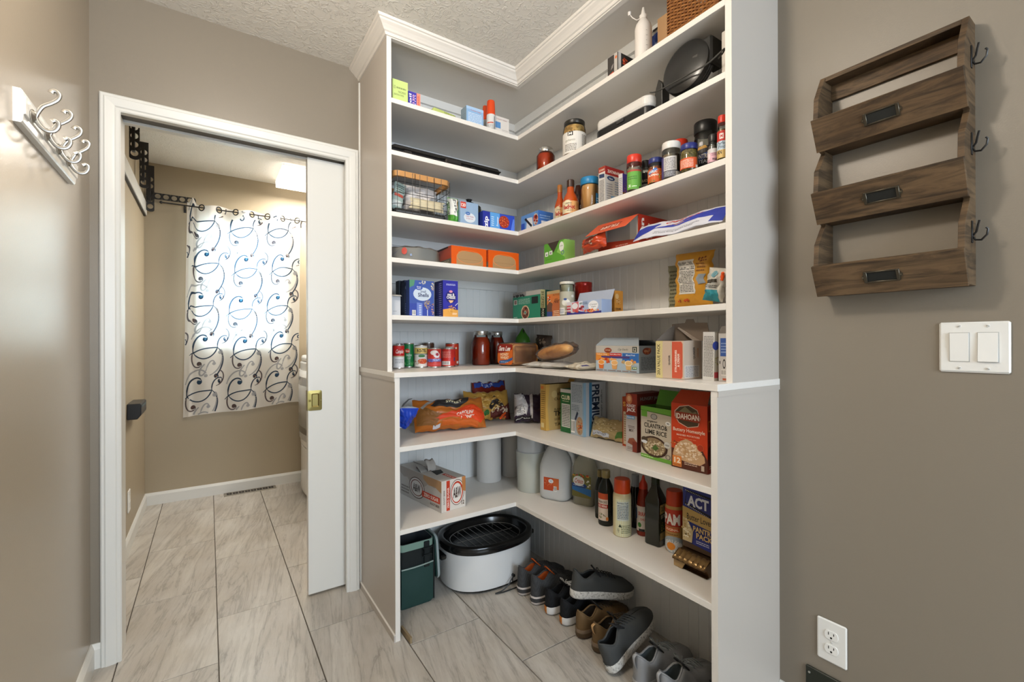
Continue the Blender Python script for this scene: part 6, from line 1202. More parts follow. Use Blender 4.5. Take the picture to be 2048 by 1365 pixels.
# snack cup carton
def fr_corner(pxl, pyl, pxr, pyr, pxs, pys, z):
    a = at(pxl, pyl, Z=z); b = at(pxr, pyr, Z=z); c = at(pxs, pys, Z=z); w = (b - a).length; rz = math.atan2(b.y - a.y, b.x - a.x); dv = Vector((-math.sin(rz), math.cos(rz))); d = abs(Vector((c.x - b.x, c.y - b.y)).dot(dv)); return a, w, d, rz
a, w_, d_, rz = fr_corner(1192, 742, 1278, 748, 1312, 745, z_); h_ = at(1192, 692, X=a.x).z - z_
carton('snack_cup_box', 'pale blue fruit cup carton marked 12 with opened top on the counter', 'box', tuple(a), w_, d_, h_, {'F': '#a9bccb', 'R': '#8b959d', '*': '#a4acb2'}, rz,
    {'F': [('r', 0, .74, 1, .26, '#bcb8b0'), ('e', .30, .82, .09, .10, '#8c3a1c'), ('t', 'DOLE', .24, .80, .12, .05, '#e8d4b0', .01), ('t', 'Cup Snacks', .52, .80, .26, .10, '#3a4038', .005, 0, .12), ('r', .86, .76, .1, .2, '#2c3a30'), ('t', '12', .88, .79, .06, .14, '#e8e8e0', .02), ('r', 0, .42, .34, .30, '#d88a34'), ('r', .34, .60, .28, .12, '#c0342c'), ('t', 'Cherry Mixed Fruit', .35, .63, .25, .06, '#f4ece4', .01), ('r', .64, .38, .36, .34, '#2c68b4'), ('t', 'Mixed Fruit', .72, .62, .2, .06, '#e8f0f8', .01), ('t', 'Yellow Cling', .02, .63, .26, .06, '#f4e4c8', .01), ('r', .14, .52, .66, .08, '#4a3c7c'), ('s', .3, .42, .24, .10, ['#d8622c', '#e8a04c', '#b8401c'], 26, .03), ('s', .8, .38, .16, .10, ['#c8b888', '#e0984c'], 14, .03)]
          + sum([[('p', [(cx - .07, .34), (cx + .07, .34), (cx + .05, .10), (cx - .05, .10)], cc), ('e', cx, .35, .085, .10, '#efe4d4'), ('e', cx, .35, .07, .08, c2)] for cx, cc, c2 in ((.14, '#d8702c', '#e89a44'), (.46, '#d8a060', '#e4b070'), (.78, '#d8b070', '#dcb87c'))], []) + [('l', .02, .02, .94, .06, '#8a6a5c', 1), ('r', .86, .14, .1, .08, '#5c8a4c'), ('r', .88, .16, .03, .04, '#e8ecd8'), ('r', .92, .16, .03, .04, '#e8ecd8')],
     'R': [('e', .40, .80, .22, .13, '#7a3420'), ('s', .40, .80, .2, .11, ['#a85c34'], 10, .05), ('t', 'OF FRUIT', .26, .78, .28, .05, '#d8b48c', .01), ('l', .1, .10, .8, .5, '#4a545c', 11)]}, open_=True, inner='#2a2a2a', flaps=(('F', .040, 2.3, '#8fa3b4', '#a0aab2', .10), ('K', .04, 2.6, '#8a949c', '#777d82')))
# oat carton
a = at(1312, 757, X=1.190); b = at(1367, 757, X=1.190); w_ = a.y - b.y; rz = -PI / 2; d_ = dR(b.y, 1.190, 1403); a = Vector((1.190, a.y, z_)); h_ = at(1312, 683, X=a.x).z - z_
carton('oatmeal_box', 'tan and coral value pack carton with raised open lid on the counter', 'box', tuple(a), w_, d_, h_, {'F': '#c3ae9a', 'R': '#b7a594', '*': '#b4a08c'}, rz,
    {'F': [('p', [(0, 0), (.26, 0), (.24, .5), (.26, 1), (0, 1)], '#cdbf86'), ('t', '20U VALUE PACK', .05, .08, .11, .84, '#3c3424', .015, 90), ('t', 'QUAKER', .47, .36, .07, .26, '#2a3038', .02, 90), ('p', [(.60, .02), (.93, .02), (.97, .08), (.97, .92), (.93, .98), (.60, .98)], '#c5543a'), ('t', 'STRAWBERRIES', .70, .18, .07, .58, '#f0dcd0', .03, 90), ('t', '& CREAM', .79, .32, .07, .34, '#f0dcd0', .03, 90), ('r', .88, .25, .006, .4, '#e0b8a8')],
     'R': [('t', 'QUAKER', .52, .52, .12, .32, '#2a3038', .02, 90), ('t', 'CREAM', .74, .56, .08, .24, '#b87c54', .01, 90), ('r', .06, .04, .80, .32, '#c3beb8'), ('l', .1, .06, .7, .28, '#6a6a74', 8)]}, open_=True, inner='#5a5048', flaps=())
t = bpy.data.objects[-1] if False else [o_ for o_ in COL.objects if o_.name == 'oatmeal_box'][0]
CB = '#7d7064'
mb = MB(); mb.prism([(0, 0), (w_ * 1.35, 0), (w_ * 1.35, .006), (w_ * 1.28, .075), (w_ * .86, .077), (w_ * .82, .092), (w_ * .56, .092), (w_ * .5, .077), (.0, .074)], 0, .0012, mat(CB, .7), lambda x, y, n: (x * .98 + .0 * y, d_ * .99 - n - .0 - y * .12, h_ + y * .75)); f_ = obj('lid_flap', mb, t)
mb = MB(); mb.add([(0, 0, h_), (0, d_, h_), (.012, d_ * .98, h_ + .058), (.008, d_ * .5, h_ + .035)], [(0, 1, 2, 3), (3, 2, 1, 0)], CB); obj('flap', mb, t)
mb = MB(); mb.add([(w_, d_, h_), (w_ * .25, d_ * .9, h_ + .045), (w_ * .22, d_ * .86, h_ + .042), (w_, d_ * .5, h_ + .002), (w_, 0, h_)], [(0, 1, 2, 3, 4), (4, 3, 2, 1, 0)], '#a89a8c'); obj('flap', mb, t)
# slim white carton, blue-white carton
a, w_, d_, rz = fr_corner(1405, 761, 1428, 763, 1437, 761, z_); h_ = at(1403, 665, X=a.x).z - z_
carton('tea_box', 'slim white carton covered in fine print near the end of the counter', 'box', tuple(a), w_, .03, h_, {'F': '#cfccc8', 'R': '#a49c8c', '*': '#c8c4be'}, rz, {'F': [('l', .08, .08, .84, .84, '#55524e', 34)], 'R': [('e', .2, .72, .5, .09, '#2c3c8c'), ('r', .0, .06, .6, .12, '#a02c34'), ('s', .4, .4, .3, .1, ['#8c8458'], 12, .1)]}, tilt=.02)
cR('sugar_box', 'white and blue open carton at the near end of the counter', 'box', 1437, 1455, 668, 6, 1.238, {'F': '#c9c6c4', '*': '#c9c6c4'}, {'F': [('r', .20, .52, .8, .38, '#3a5ca4'), ('l', .28, .58, .6, .24, '#8fa6d0', 4), ('o', .62, .36, .16, .10, '#2a2a28', .3), ('r', .1, .36, .1, .06, '#2a2a28'), ('b', .3, .12, .6, .12), ('r', .45, .02, .4, .04, '#b8502c')]}, d=.05, open_=True, inner='#2c2824', flaps=(('L', .0, 0, '#c9c6c4', '#c9c6c4'), ('F', .022, 1.9, '#c0bcb6', '#6c6660', .3)))
# ---- lower shelf: crackers and boxes
z_ = ZS[7]
def frc(name, label, q_, ytop, col, prints, d=None, **k):
    a, w_, d_, rz = fr_corner(*q_, z_); h_ = at(q_[0], ytop, X=a.x).z - z_; return carton(name, label, 'box', tuple(a), w_, d or d_, h_, col, rz if 'rot' not in k else k.pop('rot'), prints, **k)
a = at(1081, 860, Z=z_); b = at(1098, 862, Z=z_); rz = -PI / 2; w_ = (a.y - b.y) * 1.0; 
h_ = at(1081, 769, X=a.x).z - z_; d_ = dR(b.y, a.x, 1146)
YC = '#c09a4c'
carton('cracker_box', 'yellow cracker box with torn dark top standing at the left of the lower right shelf', 'box', (a.x, a.y, z_), w_, d_, h_, {'F': YC, 'R': '#b79a62', '*': YC}, rz, {'F': [('l', .12, .25, .76, .62, '#6a5426', 14), ('r', .15, .06, .5, .1, '#d8c890'), ('r', .1, .90, .5, .06, '#c8702c')], 'R': [('p', [(0, 0), (.12, 0), (.06, .5), (.14, 1), (0, 1)], '#c9a050'), ('t', 'WHEAT', .30, .74, .6, .08, '#5a4a2c', .02), ('t', 'CRACKERS', .30, .64, .6, .06, '#5a4a2c', .01), ('t', 'BAKED', .30, .42, .45, .05, '#5a4a2c', .01), ('t', 'THIN', .28, .30, .55, .11, '#3c301c', .03), ('l', .3, .2, .5, .06, '#5a4a2c', 2), ('t', 'TASTE', .3, .08, .5, .07, '#5a4a2c', .02), ('e', .3, .78, .1, .08, '#c8b078')]}, open_=True, inner='#4c3a1c', flaps=(('K', .02, 1.0, YC, '#4c3a1c'),))
frc('cracker_box', 'green cracker box with a white facts panel in front of the yellow one', (1121, 863, 1145, 868, 1146, 868), 778, {'F': '#1f6434', '*': '#1f6434'}, {'F': [('r', 0, .92, 1, .08, '#c9c6c0'), ('t', 'CLUB', .10, .76, .78, .10, '#efe8c4', .03), ('l', .2, .71, .6, .03, '#d8d4a8', 1), ('r', .12, .12, .78, .54, '#c9cbc4'), ('l', .16, .14, .70, .50, '#3c403a', 13)]}, d=.07, rot=-PI / 2)
a = at(1145, 868, Z=z_); b = at(1180, 873, Z=z_); h_ = at(1145, 764, X=a.x).z - z_; d_ = dR(b.y, a.x, 1214)
carton('cracker_box', 'tall pale blue and white cracker box with large blue side lettering', 'box', (a.x - .012, a.y - .003, z_), a.y - b.y, d_, h_, {'F': '#a9b4bc', 'R': '#b4bcc4', '*': '#a9b4bc'}, -PI / 2 + .0, {'F': [('l', .08, .62, .8, .34, '#6a7884', 12), ('l', .08, .46, .6, .12, '#6a7884', 4), ('b', .02, .04, .30, .24), ('e', .70, .19, .28, .17, '#a88c6c'), ('s', .7, .16, .2, .12, ['#c85a24', '#d89a5c', '#8a3c1c'], 22, .05), ('p', [(.3, .30), (.42, .28), (.6, .42), (.5, .46)], '#1f3048'), ('r', .92, 0, .08, 1, '#8fb0c8')], 'R': [('r', .0, .0, .10, 1, '#8fb4cc'), ('r', .24, 0, .12, 1, '#3f7ca4'), ('t', 'PREMIUM', .36, .12, .34, .84, '#1b2c44', .03, -90), ('t', 'original saltine', .75, .35, .1, .5, '#4a5866', .01, -90)]})
t = laybag('noodle_bag', 'clear bag of pale noodles lying on the lower right shelf', 1.352, 1.300, z_ + .001, -PI / 2 + .1, .09, .17, .05, mat('#b09c6e', .25), 71, [('s', .45, .6, .4, .3, ['#cdbd92', '#a08a58', '#d8caa4', '#8f7c50'], 110, .025), ('p', [(.12, .12), (.62, .04), (.64, .22), (.1, .34)], '#c4c8d0'), ('t', 'EGG NOODLES', .14, .14, .44, .10, '#22304c', .02, 0, 0), ('p', [(.80, .1), (.98, .2), (.98, .5), (.84, .4)], '#4c7c34')], .14, .35)
frc('spaghetti_box', 'slim orange and cream box squeezed left of the syrup mix box', (1245, 892, 1254, 896, 1255, 896), 794, {'F': '#a8421c', '*': '#a8421c'}, {'F': [('r', .15, .04, .85, .66, '#c8b89c'), ('l', .25, .1, .6, .56, '#8a6a4c', 12), ('t', 'Sp', .1, .78, .8, .12, '#e8b04c', .03)]}, d=.10, rot=-PI / 2)
a = at(1252, 901, Z=z_); b = at(1278, 906, Z=z_); h_ = at(1252, 787, X=a.x).z - z_
carton('pancake_mix_box', 'dark red and white pancake mix box with black side lettering', 'box', (a.x, a.y, z_), a.y - b.y, dR(b.y, a.x, 1326), h_, {'F': '#b5aeaa', 'R': '#6c2014', '*': '#6c2418'}, -PI / 2, {'F': [('r', 0, .62, 1, .38, '#8c2c18'), ('e', .3, .90, .28, .09, '#c8784c'), ('e', .3, .91, .16, .05, '#e0b084'), ('t', 'HUNGRY', .08, .76, .80, .055, '#efe8e4', .02), ('t', 'JACK', .08, .67, .80, .08, '#efe8e4', .04), ('r', .1, .56, .7, .06, '#6a9ac4'), ('t', 'Buttermilk', .14, .575, .6, .03, '#eef2f6', .01), ('l', .2, .40, .6, .05, '#6c5c58', 2), ('t', 'MIX', .3, .34, .4, .05, '#5a4844', .01), ('p', [(.15, .14), (.8, .1), (.95, .18), (.7, .24), (.3, .22)], '#8c4c34'), ('r', .6, .0, .4, .18, '#7a2c1c'), ('l', .15, .03, .5, .05, '#7a5a54', 2)], 'R': [('t', 'HUNGRY JACK', .12, .86, .8, .08, '#8f8884', .03), ('e', .3, .5, .2, .06, '#8c3c24')]})
a, w_, d_, rz = fr_corner(1282, 913, 1343, 931, 1344, 930, z_); h_ = at(1281, 812, X=a.x).z - z_
carton('rice_box', 'green and beige cilantro lime rice box with an opened top', 'box', tuple(a), w_, .075, h_, {'F': '#beb4a2', 'R': '#6ea43c', '*': '#5c9a34'}, rz, {'F': [('r', 0, .0, 1, .07, '#6aa43a'), ('l', .02, .02, .4, .03, '#d8e8c0', 1), ('p', [(0, .93), (1, .90), (1, 1), (0, 1)], '#67a236'), ('p', [(0, .915), (1, .885), (1, .9), (0, .93)], '#3c6c1c'), ('r', .02, .80, .20, .12, '#67a236'), ('e', .45, .825, .11, .055, '#55504a'), ('e', .45, .825, .09, .045, '#a8a49c'), ('t', 'organic', .20, .70, .38, .05, '#2c2822', .02, 0, .1), ('t', 'CILANTRO&', .12, .60, .76, .09, '#2c2822', .02), ('t', 'LIME RICE', .16, .48, .70, .09, '#2c2822', .02), ('e', .90, .74, .08, .04, '#e8e8e4'), ('t', '90', .86, .72, .08, .035, '#22201e', .02), ('e', .45, .25, .44, .20, '#3c2418'), ('e', .45, .255, .37, .165, '#8f7a5c'), ('s', .45, .25, .36, .155, ['#cfc0a0', '#b8a57c', '#e0d6bc', '#8f7850'], 150, .022), ('p', [(.38, .22), (.5, .30), (.62, .24), (.5, .18)], '#4c6a2c'), ('e', .14, .36, .11, .05, '#4a3c2c'), ('e', .13, .31, .10, .03, '#d8dce0'), ('e', .88, .34, .1, .06, '#c9c8c4'), ('t', 'FRESH', .82, .325, .12, .025, '#1c1a18', .02), ('o', .90, .12, .08, .045, '#7a7468', .3)]}, open_=True, inner='#4c7828', flaps=(('K', .055, 1.2, '#5c9a34', '#6fae42', .0),))
a, w_, d_, rz = fr_corner(1343, 933, 1414, 951, 1423, 947, z_); h_ = at(1343, 806, X=a.x).z - z_
IO = '#c73d14'
carton('potato_box', 'large orange-red mashed potato box with a mountain badge beside the green rice box', 'box', tuple(a), w_, d_ * 1.25, h_, {'F': IO, 'R': '#8c2410', '*': '#a83414'}, rz + .03, {'F': [('p', [(0, 0), (1, 0), (1, .20), (.86, .34), (.78, .30), (.5, .40), (.2, .28), (0, .30)], '#54281a'), ('s', .12, .36, .14, .06, ['#b8602c', '#8c3c1c', '#d8a060'], 20, .03), ('p', [(.04, .20), (.10, .32), (.26, .42), (.42, .465), (.58, .44), (.74, .34), (.92, .24), (.94, .16), (.8, .10), (.4, .12), (.12, .14)], '#c9a680'), ('s', .48, .29, .36, .13, ['#e4cdb0', '#d8b890', '#c49a6c', '#efe0cc'], 170, .035), ('p', [(.10, .88), (.24, .96), (.50, .99), (.74, .93), (.82, .80), (.76, .68), (.48, .64), (.22, .70), (.1, .80)], '#d8b8a4'), ('p', [(.12, .875), (.25, .95), (.50, .98), (.73, .92), (.80, .80), (.75, .69), (.48, .65), (.23, .71), (.12, .80)], '#4a3a26'), ('p', [(.2, .86), (.4, .96), (.6, .88), (.7, .90), (.74, .84), (.2, .82)], '#7a7050'), ('p', [(.12, .755), (.80, .735), (.80, .865), (.12, .875)], '#8c3018'), ('t', 'IDAHOAN', .14, .765, .64, .085, '#efe2d4', .03), ('t', 'Buttery Homestyle', .06, .555, .88, .07, '#f0d8c4', .015), ('t', 'MASHED POTATOES', .16, .505, .64, .025, '#efd0bc', .02), ('l', .22, .46, .48, .02, '#e08a5c', 1), ('e', .82, .37, .09, .05, '#a83414'), ('o', .82, .37, .09, .05, '#d86a3c', .1), ('r', .04, .02, .26, .165, '#d8823c'), ('t', '12', .09, .075, .18, .085, '#f4e8d4', .03), ('t', 'POUCHES', .06, .035, .22, .025, '#5c1c0c', .01), ('l', .38, .07, .36, .05, '#e0c8b4', 2), ('r', .84, .03, .08, .08, '#c9b8a8')],
    'R': [('r', .1, .62, .6, .16, '#c9702c'), ('r', .2, .64, .4, .12, '#8c2410'), ('e', .4, .25, .4, .16, '#4c1208'), ('l', .2, .06, .5, .06, '#c9a890', 2)]}, flaps=(('K', .0, 0, IO, IO),))
bx = [o_ for o_ in COL.objects if o_.name == 'potato_box'][0]
mb = MB(); mb.add([(0, 0, h_ + .0005), (w_, 0, h_ + .0005), (w_ * .98, d_ * .8, h_ + .042), (.02, d_ * .8, h_ + .042)], [(0, 1, 2, 3), (3, 2, 1, 0)], '#a8380f'); obj('flap', mb, bx)
# ---- bottom shelf bottles
z_ = ZS[8]
def rng(px0, px1, ybase, back=.0):
    c = at((px0 + px1) / 2, ybase, Z=z_); r = px_w(px0, px1, c.x, c.y); c = c + Vector((c.x, c.y, 0)).normalized() * (r * .95 + back); return (c.x, c.y, z_), r
def hgt(loc, px, py):
    d = FW + RT * ((px - 1024) / FPX) + UP * ((682.5 - py) / FPX); k = (loc[0] ** 2 + loc[1] ** 2) ** .5 / math.hypot(d.x, d.y); return CAM.z + d.z * k - loc[2]
loc = (1.385, 1.475, z_); r = .045; t = thing('oil_jug', 'clear cooking oil bottle with green cap and blue label on the bottom shelf', 'bottle', loc, -PI / 2 + .35)
mb = MB(); P0 = rr2(-.05, .05, -.035, .035, .02, 5); n = len(P0); lv = [(0, .95), (.004, 1), (.16, 1), (.19, .8), (.215, .45), (.23, .32), (.245, .32)]
mb.add([(a_ * s_, b_ * s_, zz) for zz, s_ in lv for a_, b_ in P0], [(j * n + i, j * n + (i + 1) % n, (j + 1) * n + (i + 1) % n, (j + 1) * n + i) for j in range(len(lv) - 1) for i in range(n)] + [tuple(range(n))[::-1]], thin_glass('pale_oil_bottle', '#f8f8f0', 1.3, .30, '#e2e0d0'), True); obj('bottle', mb, t)
mb = MB(); mb.add([(a_ * s_ * .94, b_ * s_ * .94, zz) for zz, s_ in [(.003, .95), (.055, 1)] for a_, b_ in P0], [(i, (i + 1) % n, n + (i + 1) % n, n + i) for i in range(n)] + [tuple(range(n))[::-1], tuple(range(n, 2 * n))], mat('#6c6424', .15)); obj('oil', mb, t)
mb = MB(); mb.lathe([(.017, .240), (.019, .241), (.019, .268), (.016, .272), (.0005, .272)], mat('#14602c', .4), n=20); obj('cap', mb, t)
art('label_print', t, lambda u, v, e: (-.046 + u, -.0358 - e, .035 + v), [('r', 0, 0, 1, .94, '#6f6a34'), ('p', [(0, .28), (1, .10), (1, .40), (0, .52)], '#2c6cac'), ('p', [(0, .44), (.7, .42), (.8, .52), (.7, .60), (0, .58)], '#22407c'), ('e', .36, .70, .30, .22, '#dcdcd8'), ('t', 'Crisco', .12, .60, .50, .20, '#b8402c', .02, 0, .1), ('t', 'Vegetable Oil', .06, .47, .55, .06, '#d8e0ec', .01), ('s', .5, .95, .45, .06, ['#a83418', '#c88a34', '#54742c'], 22, .05), ('s', .86, .62, .1, .16, ['#d8d8c8', '#6c7a3c'], 12, .05)], .092, .10)
GG = SMOKE
def tall(label, px0, px1, yb, yt, cap, back=0, items=None, liq='#1a120c'):
    loc, r = rng(px0, px1, yb, back); h = hgt(loc, (px0 + px1) / 2, yt)
    t = bottle('vinegar_bottle', label, loc, [(r * .94, 0), (r, .005), (r, h * .62), (r * .85, h * .72), (r * .45, h * .84), (r * .42, h * .90)], thin_glass('greenish_glass', '#5f6a50', 1.45, .25, '#3a3f30') if False else GLG, [('liquid', [(r * .9, .004), (r * .93, .008), (r * .93, h * .28), (.0005, h * .28)], liq), ('cap', [(r * .5, h * .86), (r * .56, h * .865), (r * .56, h * .985), (r * .52, h), (.0005, h)], '#8a7a4c')], items, r, (h * .10, h * .50), group='tall vinegar bottles'); return t
GLG = thin_glass('grey_green_glass', '#6c7262', 1.45, .35, '#3f423a')
tall('tall glass bottle with gold cap half hidden behind its twin', 1190, 1211, 1040, 941, 0, .005, [('r', 0, 0, 1, 1, '#2a2a22')])
tall('tall glass bottle with gold cap and a red and white label', 1196, 1228, 1054, 941, 0, 0, [('r', .08, 0, .5, 1, '#c8b8a8'), ('r', .08, .78, .5, .22, '#b8481c'), ('r', .08, .46, .5, .14, '#9c2c1c'), ('t', 'VINAIGRE', .12, .64, .42, .09, '#3a2a22', .01), ('t', 'RED WINE', .12, .49, .42, .08, '#f0e0d0', .01), ('s', .32, .18, .18, .12, ['#4a5c2c', '#7a8a4c', '#6a3a24'], 20, .03), ('r', .50, .02, .1, .12, '#c87834')])
loc, r = rng(1226, 1263, 1076); h = hgt(loc, 1244, 958)
t = thing('spray_can', 'beige cooking spray can with orange cap and facts panel on the bottom shelf', 'spray can', loc, face_cam(loc)); hc = h * .76; mb = MB(); mb.lathe([(r * .96, 0), (r, .002), (r, hc - .008), (r * .93, hc)], mat('#c9b68a', .3), n=24); obj('can_body', mb, t)
mb = MB(); mb.lathe([(r * .90, hc - .002), (r * .92, hc), (r * .88, h - .006), (r * .82, h), (.0005, h)], mat('#c2410f', .4), n=24); obj('cap', mb, t)
wrap('label_print', t, r, .002, hc - .012, [('r', 0, 0, 1, 1, '#c9bc92'), ('r', .24, 0, .66, .94, '#ccd0b0'), ('r', .30, .40, .46, .48, '#b9c4c6'), ('t', 'Nutrition Facts', .31, .82, .42, .05, '#22303a', .01), ('l', .32, .44, .42, .36, '#3a4a58', 9), ('p', [(.36, .24), (.42, .32), (.48, .24)], '#22301c'), ('s', .36, .15, .04, .05, ['#2a2a2a'], 14, .012), ('l', .46, .08, .4, .22, '#6c7454', 5)])
loc, r = rng(1260, 1282, 1062, .02); h = hgt(loc, 1270, 950)
bottle('dark_bottle', 'dark soy sauce bottle behind the beige cooking spray', loc, [(r * .95, 0), (r, .004), (r * .98, h * .3), (r * .8, h * .45), (r * .95, h * .7), (r * .8, h * .78)], mat('#120d0a', .12), [('neck', [(r * .8, h * .78), (r * .7, h * .86), (r * .7, h), (.0005, h)], mat('#8c9298', .2))])
loc, r = rng(1273, 1301, 1075, .004); h = hgt(loc, 1288, 952)
bottle('chili_sauce_bottle', 'red chili sauce squeeze bottle with a pointed red cap', loc, [(r * .95, 0), (r, .004), (r, h * .50), (r * .85, h * .64), (r * .60, h * .78)], mat('#7c2410', .15), [('cap', [(r * .64, h * .78), (r * .66, h * .79), (r * .6, h * .86), (r * .3, h * .92), (r * .14, h), (.0005, h)], '#b8321a')], [('r', 0, 0, .9, 1, '#cfc4bc'), ('t', 'SRIRA', .22, .62, .40, .16, '#b8301c', .03), ('t', 'CHILI', .34, .44, .24, .09, '#b8301c', .02), ('e', .30, .25, .1, .1, '#3c7a34'), ('p', [(0, .4), (.15, .5), (.12, .9), (0, .9)], '#3a68a0'), ('r', .26, .0, .3, .1, '#22201e')], r, (h * .08, h * .42))
# square olive oil bottle
c = at(1308, 1094, Z=z_); loc = (1.318, 1.042, z_); h = hgt(loc, 1312, 950); t = thing('olive_oil_bottle', 'square dark green olive oil bottle on the bottom shelf', 'bottle', loc, -PI / 2 + .18)
OB = mat('#15180c', .12, 0, .6); hw = .029; lv = [(0, .9), (.004, 1), (h * .60, 1), (h * .66, .96), (h * .76, .62), (h * .82, .42), (h * .88, .40)]
mb = MB(); P0 = rr2(-hw, hw, -hw, hw, .008, 4); n = len(P0); mb.add([(a_ * s_, b_ * s_, zz) for zz, s_ in lv for a_, b_ in P0], [(j * n + i, j * n + (i + 1) % n, (j + 1) * n + (i + 1) % n, (j + 1) * n + i) for j in range(len(lv) - 1) for i in range(n)] + [tuple(range(n))[::-1]], OB, True); obj('bottle', mb, t)
mb = MB(); mb.lathe([(hw * .46, h * .86), (hw * .5, h * .865), (hw * .5, h * .99), (.0005, h)], mat('#202a14', .3), n=18); obj('cap', mb, t)
f = faces_of(2 * hw, 2 * hw, h)
art('label_print', t, lambda u, v, e: (hw + .0006 + e, -hw + .004 + u, v), [('r', 0, .10, 1, .50, '#1f2a14'), ('r', 0, .47, 1, .13, '#9c8a54'), ('t', 'OLIVE', .12, .50, .76, .07, '#3a3018', .02), ('t', 'EXTRA', .15, .40, .7, .05, '#d8d0b8', .01), ('s', .5, .28, .4, .07, ['#3c5424', '#8c7c34', '#24380f'], 26, .07), ('r', 0, .10, 1, .10, '#9c8a58')], 2 * hw - .008, h)
loc, r = rng(1330, 1369, 1108); h = hgt(loc, 1350, 981)
t = thing('spray_can', 'yellow and red cooking spray can with an egg pan picture on the bottom shelf', 'spray can', loc, face_cam(loc)); hc = h * .76; mb = MB(); mb.lathe([(r * .94, 0), (r, .002), (r, hc - .008), (r * .93, hc)], mat('#b58a4c', .3), n=24); obj('can_body', mb, t)
mb = MB(); mb.lathe([(r * .88, hc - .002), (r * .90, hc), (r * .88, h - .006), (r * .82, h), (.0005, h)], mat('#b83a14', .4), n=24); obj('cap', mb, t)
wrap('label_print', t, r, .002, hc - .012, [('r', 0, .86, .8, .14, '#b8361c'), ('r', 0, .60, .8, .28, '#b0301c'), ('t', 'PAM', .04, .64, .66, .26, '#f0e8e0', .045), ('r', .06, .48, .62, .10, '#c84c1c'), ('t', 'ORIGINAL', .10, .50, .54, .06, '#f4d8b8', .02), ('l', .1, .40, .5, .04, '#6c4a24', 1), ('e', .44, .18, .44, .20, '#9aa4ac'), ('e', .42, .15, .36, .15, '#cfd0ce'), ('e', .36, .14, .16, .09, '#d8862c'), ('r', .80, .0, .2, 1, '#a89858')])
# popcorn box and crushed foil trays
a = at(1366, 1102, Z=z_); X0 = 1.285
l, w_, h_ = boxR(1366, 1430, 974, 8, X0, 1000)
carton('popcorn_box', 'blue and yellow popcorn carton with film strip border on the bottom shelf', 'box', (X0, l[1], z_ + .052), min(w_, l[1] - YE - T - .002), .10, h_ - .052, {'F': '#2c3580', '*': '#5c4a30'}, -PI / 2,
    {'F': [('p', [(.05, .72), (1, .60), (1, .94), (.12, .97)], '#1a1a2a')] + [('e', .09 + .05 * k, .955 - .0035 * k, .010, .010, '#e0dcc8') for k in range(18)] + [('e', .10 + .05 * k, .715 - .007 * k, .010, .010, '#e0dcc8') for k in range(18)] + [('p', [(.10, .75), (1, .64), (1, .91), (.13, .93)], '#2a2f74'), ('t', 'ACT II', .16, .71, .90, .18, '#dfe0e6', .04), ('p', [(.0, .46), (1, .40), (1, .60), (0, .68)], '#b89a5c'), ('t', 'Butter Lovers', .14, .48, .84, .10, '#2a2420', .01), ('p', [(0, .10), (.3, .10), (.34, .3), (.16, .46), (0, .5)], '#c8b488'), ('s', .13, .3, .14, .18, ['#e0d2ac', '#b89c64', '#efe6cc'], 40, .04), ('t', 'PANTRY', .34, .31, .66, .09, '#d8b878', .03), ('t', 'PACK', .44, .21, .50, .09, '#d8b878', .03), ('l', .44, .12, .4, .06, '#c8cce4', 2), ('p', [(0, 0), (1, 0), (1, .06), (0, .10)], '#4a3828')]})
t = thing('foil_tray', 'crushed brown-gold foil snack tray under the popcorn carton', 'tray', (X0 - .045, l[1] - .0, z_ + .001), -PI / 2); w_ = min(w_, l[1] - YE - T - .002); FO = mat('#5c4630', .3, .7); FO2 = mat('#8c7048', .3, .6)
mb = MB(); mb.prism([(0, 0), (.145, 0), (.145, .046), (.030, .046), (.0, .036), (-.012, .028), (-.012, .024), (.004, .026), (.012, .002)], .0, w_, FO, lambda a_, b_, n: (n, a_, b_)); obj('tray', mb, t)
mb = MB(); mb.grid(lambda u, v: (u * w_, -.013 + v * .034, .0285 + v * .020 + .002 * math.sin(u * 40)), 20, 3, FO2); obj('rim', mb, t, solid=.0015)
mb = MB(); mb.prism([(0, 0), (.03, 0), (.045, .028), (0, .030)], -.004, .0, mat('#a88c60', .5), lambda a_, b_, n: (a_, n, b_)); obj('end_tab', mb, t)

# ================================================================ FLOOR OF THE PANTRY
# roaster oven
t = thing('roaster_oven', 'white oval roaster oven with black rim and wire rack under the bottom shelf', 'roaster', (1.125, 1.905, 0))
def sel(a, b, n=48, p=2.35): return [(a * math.copysign(abs(math.cos(2 * PI * k / n)) ** (2 / p), math.cos(2 * PI * k / n)), b * math.copysign(abs(math.sin(2 * PI * k / n)) ** (2 / p), math.sin(2 * PI * k / n))) for k in range(n)]
def loft(mb, lv, mt, n=48, p=2.35, cap=(True, True)):
    vs = [(x, y, z) for z, a, b in lv for x, y in sel(a, b, n, p)]
    fs = [(j * n + i, j * n + (i + 1) % n, (j + 1) * n + (i + 1) % n, (j + 1) * n + i) for j in range(len(lv) - 1) for i in range(n)]
    if cap[0]: fs.append(tuple(range(n))[::-1])
    if cap[1]: fs.append(tuple((len(lv) - 1) * n + i for i in range(n)))
    mb.add(vs, fs, mt, True)
RW = mat('#dfe0e0', .15, 0, .6, name='white_roaster_enamel'); RBK = mat('#141414', .15, 0, .6); RIN = mat('#1b1c1c', .2, 0, .6)
mb = MB(); loft(mb, [(.012, .205, .155), (.016, .224, .166), (.06, .229, .171), (.188, .230, .176)], RW, cap=(True, False)); obj('body', mb, t)
mb = MB(); loft(mb, [(.0, .20, .15), (.004, .21, .158), (.013, .218, .162)], RBK); obj('base_ring', mb, t)
